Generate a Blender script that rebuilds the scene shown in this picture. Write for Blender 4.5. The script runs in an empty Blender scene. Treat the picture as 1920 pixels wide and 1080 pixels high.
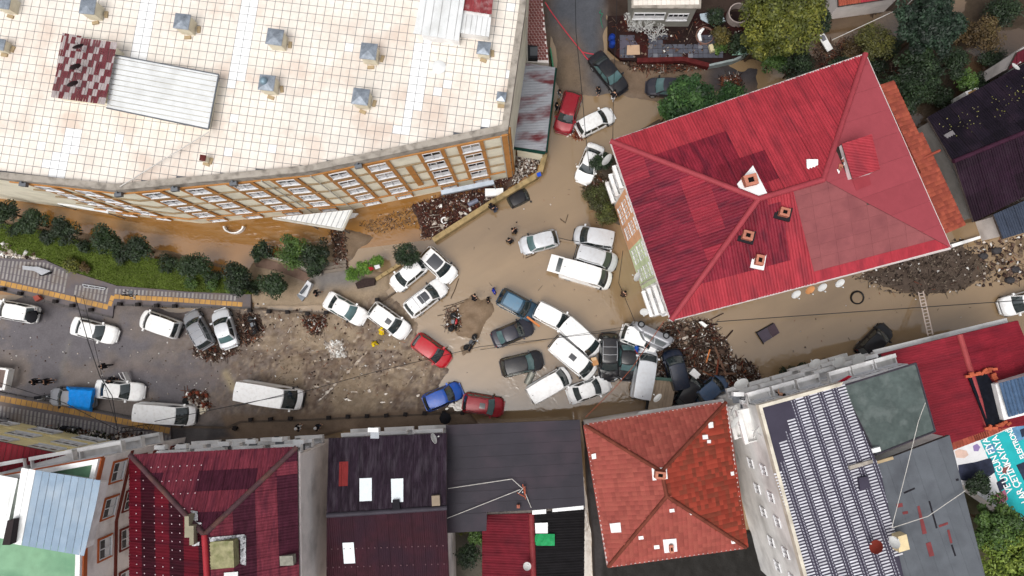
import bpy, bmesh, math, random
import numpy as np
from mathutils import Vector, Matrix
random.seed(7)
rng = np.random.default_rng(11)
SC = bpy.context.scene
COL = SC.collection
# ------------------------------------------------------------------ camera
FPX, NAD, CAMH = 1280.0, (1000.0, 655.0), 64.0
_d = Vector((NAD[0]-960, -(NAD[1]-540), -FPX)).normalized()
_zw = -_d
_xw = (Vector((1, 0, 0)) - _zw*_zw.x).normalized()
_yw = _zw.cross(_xw)
RCW = Matrix((_xw, _yw, _zw))            # camera axes -> world axes
cam_d = bpy.data.cameras.new('camera')
cam_d.sensor_width = 36.0
cam_d.lens = 36.0*FPX/1920.0
cam_d.clip_end = 2000.0
cam = bpy.data.objects.new('camera', cam_d)
COL.objects.link(cam)
cam.matrix_world = Matrix.Translation((0, 0, CAMH)) @ RCW.to_4x4()
SC.camera = cam
# ------------------------------------------------------------------ sky, sun, exposure (overcast)
SUN_EL, SUN_AZ = math.radians(66), math.radians(-150)   # azimuth from +Y (top of picture), negative = towards the left
w = bpy.data.worlds.new('World'); SC.world = w; w.use_nodes = True
nt = w.node_tree; nt.nodes.clear()
sky = nt.nodes.new('ShaderNodeTexSky'); sky.sky_type = 'NISHITA'; sky.sun_disc = False
sky.sun_elevation = SUN_EL; sky.sun_rotation = SUN_AZ
sky.air_density = 1.0; sky.dust_density = 6.0; sky.ozone_density = 1.0
hs = nt.nodes.new('ShaderNodeHueSaturation'); hs.inputs['Saturation'].default_value = 0.22
bgn = nt.nodes.new('ShaderNodeBackground'); bgn.inputs['Strength'].default_value = 0.15
wo = nt.nodes.new('ShaderNodeOutputWorld')
nt.links.new(sky.outputs[0], hs.inputs['Color']); nt.links.new(hs.outputs[0], bgn.inputs['Color']); nt.links.new(bgn.outputs[0], wo.inputs[0])
sl = bpy.data.lights.new('sun', 'SUN'); sl.energy = 0.9; sl.angle = math.radians(34); sl.color = (1.0, 0.96, 0.9)
sun = bpy.data.objects.new('sun', sl); COL.objects.link(sun)
_sd = Vector((math.sin(SUN_AZ)*math.cos(SUN_EL), math.cos(SUN_AZ)*math.cos(SUN_EL), math.sin(SUN_EL)))
sun.rotation_euler = _sd.to_track_quat('Z', 'Y').to_euler()
SC.view_settings.view_transform = 'Standard'
SC.view_settings.look = 'None'
SC.view_settings.exposure = 0.09
SC.view_settings.gamma = 1.0
SC.cycles.max_bounces = 6
# ------------------------------------------------------------------ where a point of the plan lies on the ground
CP = Vector((0, 0, CAMH))
def P(px, py, z=0.0):
    d = RCW @ Vector((px-960.0, -(py-540.0), -FPX))
    return CP + d*((z-CAMH)/d.z)
def PX(X, Y, Z=0.0):
    """plan coordinates of world points (numpy)"""
    R = np.array(RCW.transposed())
    v = np.stack([X, Y, np.zeros_like(X)+Z-CAMH], -1) @ R.T
    s = -FPX/v[..., 2]
    return 960+v[..., 0]*s, 540-v[..., 1]*s
def lin(c):
    c = c/255.0
    return c/12.92 if c <= .04045 else ((c+.055)/1.055)**2.4
def A(r, g, b, k=0.9):
    return tuple(min(.86, lin(c)*k) for c in (r, g, b))
# ------------------------------------------------------------------ materials
MATS = {}
def mat(name, col, rough=.6, metal=0., var=.12, scale=1.5, fine=.06, fscale=14., dirt=None, dirt_amt=.35, dscale=.7, rnd=0.,
        bump=0., bscale=20., attr=None, spec=.1, stretch=None, coat=0., ior=None, trans=0., bump_alpha=False):
    if name in MATS: return MATS[name]
    m = bpy.data.materials.new(name); m.use_nodes = True
    N, L = m.node_tree.nodes, m.node_tree.links
    b = N['Principled BSDF']
    b.inputs['Roughness'].default_value = rough
    b.inputs['Metallic'].default_value = metal
    b.inputs['Specular IOR Level'].default_value = spec
    if coat: b.inputs['Coat Weight'].default_value = coat; b.inputs['Coat Roughness'].default_value = .06
    if ior: b.inputs['IOR'].default_value = ior
    if trans: b.inputs['Transmission Weight'].default_value = trans
    geo = N.new('ShaderNodeNewGeometry')
    pos = geo.outputs['Position']
    if stretch:
        mp = N.new('ShaderNodeMapping'); mp.vector_type = 'TEXTURE'; mp.inputs['Rotation'].default_value = (0, 0, stretch[0]); mp.inputs['Scale'].default_value = (1/stretch[1], 1/stretch[2], 1)
        L.new(pos, mp.inputs[0]); pos = mp.outputs[0]
    if attr:
        at = N.new('ShaderNodeAttribute'); at.attribute_name = attr; cur = at.outputs['Color']
    else:
        rgb = N.new('ShaderNodeRGB'); rgb.outputs[0].default_value = (*col, 1); cur = rgb.outputs[0]
    def noise(sc, det=3):
        n = N.new('ShaderNodeTexNoise'); n.inputs['Scale'].default_value = sc; n.inputs['Detail'].default_value = det
        L.new(pos, n.inputs['Vector']); return n.outputs['Fac']
    def scaleby(cur, fac, lo, hi):
        mr = N.new('ShaderNodeMapRange'); mr.inputs['From Min'].default_value = .25; mr.inputs['From Max'].default_value = .75
        mr.inputs['To Min'].default_value = lo; mr.inputs['To Max'].default_value = hi
        L.new(fac, mr.inputs['Value'])
        vm = N.new('ShaderNodeVectorMath'); vm.operation = 'SCALE'
        L.new(cur, vm.inputs[0]); L.new(mr.outputs[0], vm.inputs['Scale']); return vm.outputs[0]
    if var: cur = scaleby(cur, noise(scale), 1-var, 1+var)
    if fine: cur = scaleby(cur, noise(fscale, 2), 1-fine, 1+fine)
    if rnd:
        oi = N.new('ShaderNodeObjectInfo')
        mr = N.new('ShaderNodeMapRange'); mr.inputs['To Min'].default_value = 1-rnd; mr.inputs['To Max'].default_value = 1+rnd
        L.new(oi.outputs['Random'], mr.inputs['Value'])
        vm = N.new('ShaderNodeVectorMath'); vm.operation = 'SCALE'
        L.new(cur, vm.inputs[0]); L.new(mr.outputs[0], vm.inputs['Scale']); cur = vm.outputs[0]
    if dirt:
        mr = N.new('ShaderNodeMapRange'); mr.inputs['From Min'].default_value = .48; mr.inputs['From Max'].default_value = .68
        mr.inputs['To Max'].default_value = dirt_amt
        L.new(noise(dscale, 6), mr.inputs['Value'])
        mx = N.new('ShaderNodeMix'); mx.data_type = 'RGBA'
        L.new(mr.outputs[0], mx.inputs['Factor']); L.new(cur, mx.inputs['A']); mx.inputs['B'].default_value = (*dirt, 1); cur = mx.outputs['Result']
    L.new(cur, b.inputs['Base Color'])
    if bump:
        bp = N.new('ShaderNodeBump'); bp.inputs['Strength'].default_value = bump; bp.inputs['Distance'].default_value = .03
        L.new(noise(bscale, 4), bp.inputs['Height'])
        if attr and bump_alpha: mm = N.new('ShaderNodeMath'); mm.operation = 'MULTIPLY'; mm.inputs[1].default_value = bump; L.new(at.outputs['Alpha'], mm.inputs[0]); L.new(mm.outputs[0], bp.inputs['Strength'])
        L.new(bp.outputs[0], b.inputs['Normal'])
    MATS[name] = m
    return m
# ------------------------------------------------------------------ mesh building
class MB:
    def __init__(s): s.v = []; s.f = []; s.c = None
    def add(s, vs, fs):
        o = len(s.v); s.v += [tuple(x) for x in vs]; s.f += [tuple(i+o for i in f) for f in fs]; return s
    def box(s, c, d, rz=0., M=None):
        x, y, z = d[0]/2, d[1]/2, d[2]/2
        vs = [Vector(q) for q in ((-x,-y,-z),(x,-y,-z),(x,y,-z),(-x,y,-z),(-x,-y,z),(x,-y,z),(x,y,z),(-x,y,z))]
        T = Matrix.Translation(c) @ (M.to_4x4() if M is not None else Matrix.Rotation(rz, 4, 'Z'))
        return s.add([T @ q for q in vs], [(0,3,2,1),(4,5,6,7),(0,1,5,4),(1,2,6,5),(2,3,7,6),(3,0,4,7)])
    def prism(s, poly, z0, z1):
        """poly: 2-D points (any winding); z0 / z1 numbers or lists"""
        n = len(poly)
        ar = sum(poly[i][0]*poly[(i+1) % n][1]-poly[(i+1) % n][0]*poly[i][1] for i in range(n))
        poly = [tuple(p[:2]) for p in poly]
        zz0 = list(z0) if isinstance(z0, (list, tuple)) else [z0]*n
        zz1 = list(z1) if isinstance(z1, (list, tuple)) else [z1]*n
        if ar < 0: poly = poly[::-1]; zz0 = zz0[::-1]; zz1 = zz1[::-1]
        vs = [(p[0], p[1], z) for p, z in zip(poly, zz0)]+[(p[0], p[1], z) for p, z in zip(poly, zz1)]
        fs = [tuple(range(n-1, -1, -1)), tuple(range(n, 2*n))]+[(i, (i+1) % n, (i+1) % n+n, i+n) for i in range(n)]
        return s.add(vs, fs)
    def tube(s, pts, r, n=6, r2=None, cap=True):
        pts = [Vector(p) for p in pts]; rings = []; m = len(pts)
        for i, p in enumerate(pts):
            d = (pts[min(i+1, m-1)]-pts[max(i-1, 0)]).normalized()
            a = d.orthogonal().normalized() if abs(d.z) > .95 else d.cross(Vector((0, 0, 1))).normalized()
            b = d.cross(a)
            rr = r if r2 is None else r+(r2-r)*i/(m-1)
            rings.append([p+(a*math.cos(2*math.pi*k/n)+b*math.sin(2*math.pi*k/n))*rr for k in range(n)])
        vs = [q for R in rings for q in R]
        fs = [(i*n+k, i*n+(k+1) % n, (i+1)*n+(k+1) % n, (i+1)*n+k) for i in range(m-1) for k in range(n)]
        if cap: fs += [tuple(range(n-1, -1, -1)), tuple(range((m-1)*n, m*n))]
        return s.add(vs, fs)
    def lathe(s, prof, n=16, M=None):
        """prof: (r, z) list; around local Z, moved by M"""
        M = M or Matrix(); vs = []; fs = []
        for r, z in prof:
            vs += [M @ Vector((r*math.cos(2*math.pi*k/n), r*math.sin(2*math.pi*k/n), z)) for k in range(n)]
        for i in range(len(prof)-1):
            fs += [(i*n+k, i*n+(k+1) % n, (i+1)*n+(k+1) % n, (i+1)*n+k) for k in range(n)]
        fs += [tuple(range(n-1, -1, -1)), tuple(range((len(prof)-1)*n, len(prof)*n))]
        return s.add(vs, fs)
    def grid(s, fn, nu, nv):
        vs = [fn(i/nu, j/nv) for i in range(nu+1) for j in range(nv+1)]
        fs = [(i*(nv+1)+j, (i+1)*(nv+1)+j, (i+1)*(nv+1)+j+1, i*(nv+1)+j+1) for i in range(nu) for j in range(nv)]
        return s.add(vs, fs)
    def mesh(s, name, m=None, smooth=None):
        me = bpy.data.meshes.new(name)
        me.from_pydata(s.v, [], s.f); me.update()
        if m: me.materials.append(m)
        if smooth:
            me.polygons.foreach_set('use_smooth', [True]*len(me.polygons))
            me.set_sharp_from_angle(angle=math.radians(smooth))
        return me
    def build(s, name, m, parent=None, smooth=None):
        return put(name, s.mesh(name, m, smooth), parent)
def put(name, me, parent=None, loc=None, local=False):
    o = bpy.data.objects.new(name, me); COL.objects.link(o)
    if parent is not None:
        o.parent = parent
        if not local:                         # vertices are in world coordinates: undo the (unrotated) parents' places
            q = parent; t = Vector()
            while q is not None: t += q.location; q = q.parent
            o.location = -t
    if loc is not None: o.location = loc
    return o
def tag(o, label=None, cat=None, group=None, kind=None):
    if label: o['label'] = label
    if cat: o['category'] = cat
    if group: o['group'] = group
    if kind: o['kind'] = kind
    return o
def thing(name, label, cat, loc=(0, 0, 0), rz=0., group=None):
    o = bpy.data.objects.new(name, None); COL.objects.link(o)
    o.empty_display_size = .3
    o.location = loc; o.rotation_euler = (0, 0, rz)
    return tag(o, label, cat, group)
def struct(name, mb, m, smooth=None):
    return tag(mb.build(name, m, None, smooth), kind='structure')
def pieces(parent, name, items, cap=300):
    """items: (mesh or MB-of-world-verts, matrix or None, material). Largest `cap` become parts, the rest one part of kind stuff."""
    for k, (me, M, m) in enumerate(items[:cap]):
        if isinstance(me, MB): put(name, me.mesh(name, m), parent)
        else:
            o = bpy.data.objects.new(name, me); COL.objects.link(o); o.parent = parent
            q = parent; t = Vector()
            while q is not None: t += q.location; q = q.parent
            o.matrix_local = Matrix.Translation(-t) @ M
            if m is not None and me.materials[0] != m:
                o.material_slots[0].link = 'OBJECT'; o.material_slots[0].material = m
    rest = items[cap:]
    bym = {}
    for me, M, m in rest:
        mb = bym.setdefault(m.name, (MB(), m))[0]
        if isinstance(me, MB): mb.add(me.v, me.f)
        else: mb.add([M @ v.co for v in me.vertices], [tuple(p.vertices) for p in me.polygons])
    for mb, m in bym.values():
        tag(mb.build(name+'_field', m, parent), kind='stuff')
# ------------------------------------------------------------------ 2-D helpers
def inside(p, poly):
    c = False; n = len(poly); x, y = p[0], p[1]
    for i in range(n):
        x1, y1 = poly[i][0], poly[i][1]; x2, y2 = poly[(i+1) % n][0], poly[(i+1) % n][1]
        if (y1 > y) != (y2 > y) and x < (x2-x1)*(y-y1)/(y2-y1)+x1: c = not c
    return c
def clip(poly, a, b, c):
    """keep a*x+b*y+c >= 0"""
    out = []; n = len(poly)
    for i in range(n):
        p, q = poly[i], poly[(i+1) % n]
        dp, dq = a*p[0]+b*p[1]+c, a*q[0]+b*q[1]+c
        if dp >= 0: out.append(p)
        if (dp >= 0) != (dq >= 0):
            t = dp/(dp-dq); out.append((p[0]+(q[0]-p[0])*t, p[1]+(q[1]-p[1])*t))
    return out
def inset(poly, d):
    """move each edge of a polygon inwards by d"""
    n = len(poly); ar = sum(poly[i][0]*poly[(i+1) % n][1]-poly[(i+1) % n][0]*poly[i][1] for i in range(n))
    sg = 1 if ar > 0 else -1; L = []
    dd = d if isinstance(d, (list, tuple)) else [d]*n
    for i in range(n):
        p, q = Vector(poly[i][:2]), Vector(poly[(i+1) % n][:2]); e = (q-p).normalized(); nn = Vector((-e.y, e.x))*sg
        L.append((p+nn*dd[i], e))
    out = []
    for i in range(n):
        (p, e), (q, f) = L[i-1], L[i]
        den = e.x*f.y-e.y*f.x
        if abs(den) < 1e-6: out.append((q.x, q.y)); continue
        t = ((q.x-p.x)*f.y-(q.y-p.y)*f.x)/den
        out.append((p.x+e.x*t, p.y+e.y*t))
    return out
def vnoise(x, y, seed=0):
    r = np.random.default_rng(seed).random((257, 257))
    xi, yi = np.floor(x).astype(int), np.floor(y).astype(int)
    fx, fy = x-xi, y-yi
    fx = fx*fx*(3-2*fx); fy = fy*fy*(3-2*fy)
    xi %= 256; yi %= 256
    return (r[xi, yi]*(1-fx)+r[xi+1, yi]*fx)*(1-fy)+(r[xi, yi+1]*(1-fx)+r[xi+1, yi+1]*fx)*fy
def fbm(x, y, seed=0, o=4):
    t = 0; a = .5
    for k in range(o):
        t = t+a*vnoise(x*2**k+17*k, y*2**k+31*k, seed+k); a *= .5
    return t
def sdist(X, Y, poly):
    """signed distance, positive inside"""
    d = np.full(X.shape, 1e9); ins = np.zeros(X.shape, bool); n = len(poly)
    for i in range(n):
        x1, y1 = poly[i]; x2, y2 = poly[(i+1) % n]
        ex, ey = x2-x1, y2-y1
        t = np.clip(((X-x1)*ex+(Y-y1)*ey)/(ex*ex+ey*ey+1e-9), 0, 1)
        d = np.minimum(d, np.hypot(X-x1-t*ex, Y-y1-t*ey))
        if y1 != y2:
            c = ((y1 > Y) != (y2 > Y)) & (X < (x2-x1)*(Y-y1)/(y2-y1)+x1)
            ins ^= c
    return np.where(ins, d, -d)
def pdist(X, Y, pts):
    d = np.full(X.shape, 1e9)
    for (x1, y1), (x2, y2) in zip(pts[:-1], pts[1:]):
        ex, ey = x2-x1, y2-y1
        t = np.clip(((X-x1)*ex+(Y-y1)*ey)/(ex*ex+ey*ey+1e-9), 0, 1)
        d = np.minimum(d, np.hypot(X-x1-t*ex, Y-y1-t*ey))
    return d
def smooth(d, w): 
    t = np.clip(d/w*.5+.5, 0, 1); return t*t*(3-2*t)
# ================================================================== THE GROUND
WL = 0.0     # flood level
x0, x1, y0, y1, st = -56.0, 52.0, -27.0, 38.0, .16
gx = np.arange(x0, x1, st); gy = np.arange(y0, y1, st)
GX, GY = np.meshgrid(gx, gy, indexing='ij')
U, V = PX(GX, GY)                                   # plan coordinates
nz = fbm(GX*.35, GY*.35, 3, 5); nf = fbm(GX*1.6, GY*1.6, 9, 4); nb = fbm(GX*.12, GY*.12, 21, 3)
wob = (nz-.47)*38
def reg(poly, soft=10., w=1.0):
    return smooth(sdist(U, V, poly)+wob*w, soft)
H = np.full(U.shape, -.5)+(nz-.5)*.12
C = np.zeros(U.shape+(3,)); C[:] = A(118, 100, 82)
def raise_to(m, top, rel):
    global H
    H = np.maximum(H, -.5+m*(top+.5)+rel*m)
def paint(m, col):
    global C
    C = C*(1-m[..., None])+np.array(col)*m[..., None]
mud_c, asp_c = A(130, 116, 105), A(104, 100, 104)
street = [(-200, 548), (60, 552), (215, 570), (460, 575), (610, 570), (660, 520), (742, 505), (735, 545), (800, 600), (792, 640), (850, 690), (826, 730), (870, 770), (900, 800), (600, 815), (320, 830), (-200, 760)]
m = reg(street, 26.)
nff = fbm(GX*3.1+nb*6, GY*2.3, 57, 3)
ridge = 1-np.abs(2*fbm(GX*.9+nb*4, GY*.9-nb*3, 41, 4)-1)
mudness = smooth(U-425+wob*3.2+(660-V)*.35, 170)*m
raise_to(m, .12, (nf-.5)*.10*mudness+(ridge-.6)*.07*mudness+(nff-.5)*.16*mudness+(.14*(1-mudness)))
# wheel tracks pressed into the mud
for pts in ([(430, 655), (560, 690), (690, 670), (800, 690)], [(470, 690), (590, 665), (640, 700), (670, 720)], [(520, 710), (600, 720), (720, 765)], [(560, 640), (650, 690), (760, 700)],
            [(590, 760), (650, 700), (700, 650)], [(440, 640), (520, 630), (620, 640)], [(560, 700), (640, 740), (780, 750)]):
    q = [(a, b) for a, b in pts]
    for off in (-14, 14):
        d = pdist(U, V+off*.5+wob*.25, [(a+off*.5, b) for a, b in q])
        H -= .07*np.exp(-(d/2.4)**2)*mudness
        H += .035*np.exp(-((d-4.2)/1.6)**2)*mudness
paint(m, mud_c)
_r = random.Random(5)
for _ in range(150):                       # boot and tyre prints, silted puddles
    while True:
        sx, sy = _r.uniform(440, 840), _r.uniform(575, 770)
        if inside((sx, sy), street): break
    a_ = _r.gauss(-.5, .7); l_ = _r.uniform(5, 26); pts_ = [(sx, sy), (sx+math.cos(a_)*l_, sy+math.sin(a_)*l_), (sx+math.cos(a_+_r.gauss(0, .4))*l_*1.8, sy+math.sin(a_+_r.gauss(0, .4))*l_*1.8)]
    x_, y_ = P(sx, sy)[:2]; i0, i1 = max(0, int((x_-x0-3)/st)), int((x_-x0+3)/st); j0, j1 = max(0, int((y_-y0-3)/st)), int((y_-y0+3)/st)
    w_ = (slice(i0, i1), slice(j0, j1)); d = np.exp(-(pdist(U[w_], V[w_], pts_)/_r.uniform(1.2, 2.6))**2)*mudness[w_]
    H[w_] -= .07*d; k_ = _r.choice([(A(160, 142, 118), .7), (A(98, 82, 70), .7), (A(150, 134, 112), .5)]); C[w_] = C[w_]*(1-d[..., None]*k_[1])+np.array(k_[0])*d[..., None]*k_[1]
ASPH = m*(1-mudness)
paint(m*(1-mudness), asp_c)
paint(m*(1-mudness)*np.clip((nz-.46)*5, 0, .8), A(124, 114, 108))
nfine = fbm(GX*4.7-nb*9, GY*3.6+nb*5, 77, 2)
paint(m*mudness*np.clip((nff-.44)*6, 0, .7), A(104, 87, 74))
paint(m*mudness*np.clip((nfine-.42)*7, 0, .6), A(88, 72, 62))
paint(m*mudness*np.clip((.30-nfine)*7, 0, .6), A(166, 148, 126))
paint(m*mudness*np.clip((nf-.5)*4, 0, .5), A(112, 92, 76))
paint(m*mudness*smooth(U-470, 60)*np.clip((.5-nz)*6, 0, .55), A(158, 140, 116))
# seams and old repairs in the asphalt
paint(m*(1-mudness)*np.exp(-(pdist(U, V, [(134, 640), (120, 690), (116, 730)])/4.)**2)*.5, A(120, 116, 112))
paint(np.exp(-(pdist(U, V, [(425, 700), (432, 715), (440, 728)])/7.)**2)*.8, A(170, 155, 125))
paint(m*np.exp(-(pdist(U, V, [(200, 680), (330, 700), (420, 710)])/9.)**2)*.45*(1-mudness), A(120, 108, 104))
# lower footway, caked with mud
m = reg([(420, 778), (880, 768), (905, 800), (640, 812), (560, 830), (300, 850), (330, 800), (420, 800)], 8., .2); raise_to(m, .3, (nf-.5)*.04); paint(m, A(122, 104, 88))
paint(reg([(300, 800), (420, 796), (440, 820), (300, 850)], 10., .4), A(84, 80, 80))
# mud bank with motorcycles, shoals
m = reg([(832, 590), (850, 572), (885, 556), (925, 560), (940, 585), (915, 610), (900, 636), (858, 640), (826, 615)], 22., .8); raise_to(m, .16, (ridge-.6)*.3+(nf-.5)*.15); paint(m, A(130, 110, 90))
m = reg([(930, 590), (985, 588), (1010, 625), (985, 652), (930, 660)], 30., .9); raise_to(m, .03, (nf-.5)*.1)
m = reg([(850, 640), (900, 635), (890, 665), (860, 690)], 20., .9); raise_to(m, .04, (nf-.5)*.1)
# forecourt by the steps and planters
m = reg([(470, 490), (560, 455), (610, 450), (655, 500), (735, 508), (735, 545), (640, 580), (500, 575), (440, 560)], 12., .4); raise_to(m, .22, (nf-.5)*.06); paint(m, A(150, 132, 110))
paint(reg([(560, 500), (660, 500), (700, 530), (600, 555)], 20.), A(118, 114, 112))
# courtyard strip beside the lawn: drowned paving
m = reg([(-60, 380), (200, 440), (480, 500), (470, 520), (200, 470), (-60, 420)], 9., .3); raise_to(m, .03, (nf-.5)*.05)
m = reg([(600, 470), (650, 430), (700, 445), (640, 500)], 10.); raise_to(m, .18, 0)
# top road
road = [(1020, -80), (1140, -80), (1136, 110), (1215, 140), (1215, 175), (1120, 190), (1060, 180), (1040, 150)]
m = reg(road, 26., .8); raise_to(m, .26, (nf-.5)*.02+np.clip((150-V)/600, 0, .3)); paint(m, A(86, 88, 94))
dirtm = m*smooth(1090-U+(V-100)*.4+wob*1.3, 30)*smooth(V-70+wob, 40); paint(dirtm*.8, A(126, 106, 84))
m = reg([(1130, 95), (1200, 115), (1430, 120), (1430, 185), (1330, 180), (1240, 200), (1150, 185)], 20., .9); raise_to(m, .17, (nf-.5)*.16); paint(m, A(116, 98, 82))
paint(reg([(1325, 120), (1440, 100), (1440, 165), (1330, 180)], 22., .8), A(70, 66, 68))
# soil under the yard and the trees to the top right
m = reg([(1130, -80), (1430, -80), (1430, 110), (1300, 125), (1145, 100)], 8., .3); raise_to(m, .3, (nf-.5)*.2); paint(m, A(62, 50, 44))
m = reg([(1380, -80), (1720, -80), (1740, 60), (1700, 220), (1600, 120), (1480, 150), (1400, 110)], 20., .8); raise_to(m, .25, (nf-.5)*.4); paint(m, A(62, 50, 42))
m = reg([(1500, 20), (1590, 10), (1700, 25), (1690, 90), (1600, 110), (1560, 120), (1520, 90)], 26., 1.2); H -= m*.42
m = reg([(1700, 60), (1790, 40), (1830, 110), (1800, 180), (1850, 150), (1840, 200), (1740, 230), (1690, 200)], 20., .8); raise_to(m, .18, (nf-.5)*.3); paint(m, A(60, 50, 40))
m = reg([(1800, -60), (1960, -60), (1960, 60), (1870, 60), (1800, 110)], 20., .8); raise_to(m, .15, (nf-.5)*.35); paint(m, A(64, 54, 44))
# weeds and soil along the red roofed block
m = reg([(1092, 330), (1115, 290), (1160, 280), (1200, 420), (1160, 420), (1118, 400), (1098, 370)], 14., .6); raise_to(m, .25, (nf-.5)*.3); paint(m, A(74, 64, 54))
m = reg([(1170, 255), (1240, 215), (1250, 250), (1180, 290)], 12., .5); raise_to(m, .15, (nf-.5)*.2); paint(m, A(86, 74, 62))
# gravel bank on the right and the shallows
bank = [(1596, 520), (1620, 505), (1700, 470), (1800, 448), (1838, 470), (1868, 505), (1848, 530), (1790, 548), (1725, 556), (1650, 545)]
m = reg(bank, 16., .45); raise_to(m, .2, (nf-.5)*.5); paint(m, A(82, 70, 62))
m = reg([(1780, 430), (1990, 420), (1990, 560), (1850, 560), (1830, 480)], 40., 1.3); raise_to(m, .0, (nf-.5)*.3); paint(m*.6, A(110, 94, 74))
# the flotsam heap
heap = [(1180, 590), (1260, 590), (1330, 600), (1365, 650), (1425, 690), (1432, 722), (1330, 765), (1210, 770), (1190, 690)]
m = reg(heap, 14., .5); raise_to(m, -.05, (nf-.5)*.5); paint(m, A(70, 54, 46))
# courtyard jam of reeds
m = reg([(770, 385), (900, 340), (1000, 300), (1010, 320), (900, 400), (815, 450), (788, 450)], 10., .5); raise_to(m, .05, (nf-.5)*.25); paint(m, A(70, 52, 44))
m = reg([(965, 285), (1015, 285), (1010, 325), (950, 360)], 8., .4); raise_to(m, .12, (nf-.5)*.3); paint(m, A(86, 74, 66))
# soil along the foot of the lower buildings
m = reg([(840, 960), (910, 960), (910, 1200), (840, 1200)], 6., .2); raise_to(m, .3, (nf-.5)*.2); paint(m, A(96, 90, 80))
m = reg([(1090, 790), (1120, 790), (1170, 1150), (1120, 1200)], 6., .2); raise_to(m, .3, (nf-.5)*.2); paint(m, A(60, 56, 56))
m = reg([(1130, 1030), (1420, 990), (1480, 1250), (1120, 1250)], 6., .2); raise_to(m, .3, (nf-.5)*.2); paint(m, A(36, 34, 32))
m = reg([(1780, 780), (2100, 740), (2100, 1250), (1700, 1250)], 6., .2); raise_to(m, .3, (nf-.5)*.2); paint(m, A(70, 66, 48))
nX, nY = GX.shape
vs = np.stack([GX, GY, H], -1).reshape(-1, 3)
idx = np.arange(nX*nY).reshape(nX, nY)
fa = np.stack([idx[:-1, :-1], idx[1:, :-1], idx[1:, 1:], idx[:-1, 1:]], -1).reshape(-1, 4)
me = bpy.data.meshes.new('ground')
me.vertices.add(len(vs)); me.vertices.foreach_set('co', vs.ravel())
me.loops.add(fa.size); me.loops.foreach_set('vertex_index', fa.ravel().astype(np.int32))
me.polygons.add(len(fa)); me.polygons.foreach_set('loop_start', np.arange(0, fa.size, 4, dtype=np.int32)); me.polygons.foreach_set('loop_total', np.full(len(fa), 4, np.int32))
me.polygons.foreach_set('use_smooth', np.ones(len(fa), bool))
me.update(calc_edges=True)
ca = me.color_attributes.new('Col', 'FLOAT_COLOR', 'POINT')
ca.data.foreach_set('color', np.concatenate([C, np.clip(1-ASPH, .12, 1)[..., None]], -1).reshape(-1).astype(np.float32))
me.materials.append(mat('wet_mud_and_asphalt', (0, 0, 0), .5, attr='Col', var=.14, scale=1.3, fine=.1, fscale=7., bump=.8, bscale=7., bump_alpha=True))
tag(put('ground', me), kind='structure')
def hz(px, py):
    """height of the ground under a plan point"""
    p = P(px, py, .1); i = int(round((p.x-x0)/st)); j = int(round((p.y-y0)/st))
    return float(H[min(max(i, 0), nX-1), min(max(j, 0), nY-1)])
def gz(px, py): return max(hz(px, py), WL)
# wide sheet that carries the ground on past the picture
mb = MB(); mb.add([(-400, -400, -1), (400, -400, -1), (400, 400, -1), (-400, 400, -1)], [(0, 1, 2, 3)])
struct('far_ground', mb, mat('far_ground', A(110, 98, 84), .8, var=.2, scale=.2))
# ------------------------------------------------------------------ water
def water_mat(name, col, col2, ripple, rsc, var=.10, foam=0.):
    m = mat(name, col, .04, var=var, scale=.12, fine=0, stretch=(.5, .5, 1.5), dirt=col2, dirt_amt=.75, dscale=.09, spec=1., ior=1.55)
    N, L = m.node_tree.nodes, m.node_tree.links; b = N['Principled BSDF']
    geo = N.new('ShaderNodeNewGeometry')
    wv = N.new('ShaderNodeTexNoise'); wv.inputs['Scale'].default_value = rsc; wv.inputs['Detail'].default_value = 3; wv.inputs['Distortion'].default_value = 1.2
    n2 = N.new('ShaderNodeTexNoise'); n2.inputs['Scale'].default_value = .16; n2.inputs['Detail'].default_value = 2
    mr = N.new('ShaderNodeMapRange'); mr.inputs['From Min'].default_value = .5; mr.inputs['From Max'].default_value = .68; mr.inputs['To Min'].default_value = .12
    mu = N.new('ShaderNodeMath'); mu.operation = 'MULTIPLY'
    bp = N.new('ShaderNodeBump'); bp.inputs['Strength'].default_value = ripple; bp.inputs['Distance'].default_value = .05
    L.new(geo.outputs['Position'], wv.inputs['Vector']); L.new(geo.outputs['Position'], n2.inputs['Vector'])
    L.new(n2.outputs['Fac'], mr.inputs['Value']); L.new(mr.outputs[0], mu.inputs[0]); L.new(wv.outputs['Fac'], mu.inputs[1])
    L.new(mu.outputs[0], bp.inputs['Height']); L.new(bp.outputs[0], b.inputs['Normal'])
    return m
W_FLOOD = water_mat('muddy_flood_water', A(146, 122, 92), A(112, 92, 70), .6, 1.5, .12)
W_COURT = water_mat('ochre_flood_water', A(146, 104, 54), A(160, 124, 82), .35, 1.8)
W_RIVER = water_mat('brown_river_water', A(84, 66, 50), A(124, 102, 78), 1.6, 1.6, .25)
def sheet(name, px, z, m):
    mb = MB(); mb.add([tuple(P(a, b, z)) for a, b in px], [tuple(range(len(px)-1, -1, -1))]); return struct(name, mb, m)
sheet('flood_water', [(640, 470), (700, 463), (820, 448), (1012, 322), (1020, 285), (1040, -60), (1470, 115), (1690, 260), (1800, 420), (2050, 380), (2050, 1300), (560, 1300), (-200, 900), (-200, 545), (480, 570), (640, 520)], WL, W_FLOOD)
sheet('courtyard_water', [(-200, 200), (1000, 200), (1012, 322), (820, 448), (700, 463), (640, 470), (640, 520), (480, 570), (-200, 545)], WL, W_COURT)
sheet('river_water', [(1470, 115), (1040, -60), (1040, -120), (2050, -120), (2050, 380), (1800, 420), (1690, 260)], WL, W_RIVER)
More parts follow.
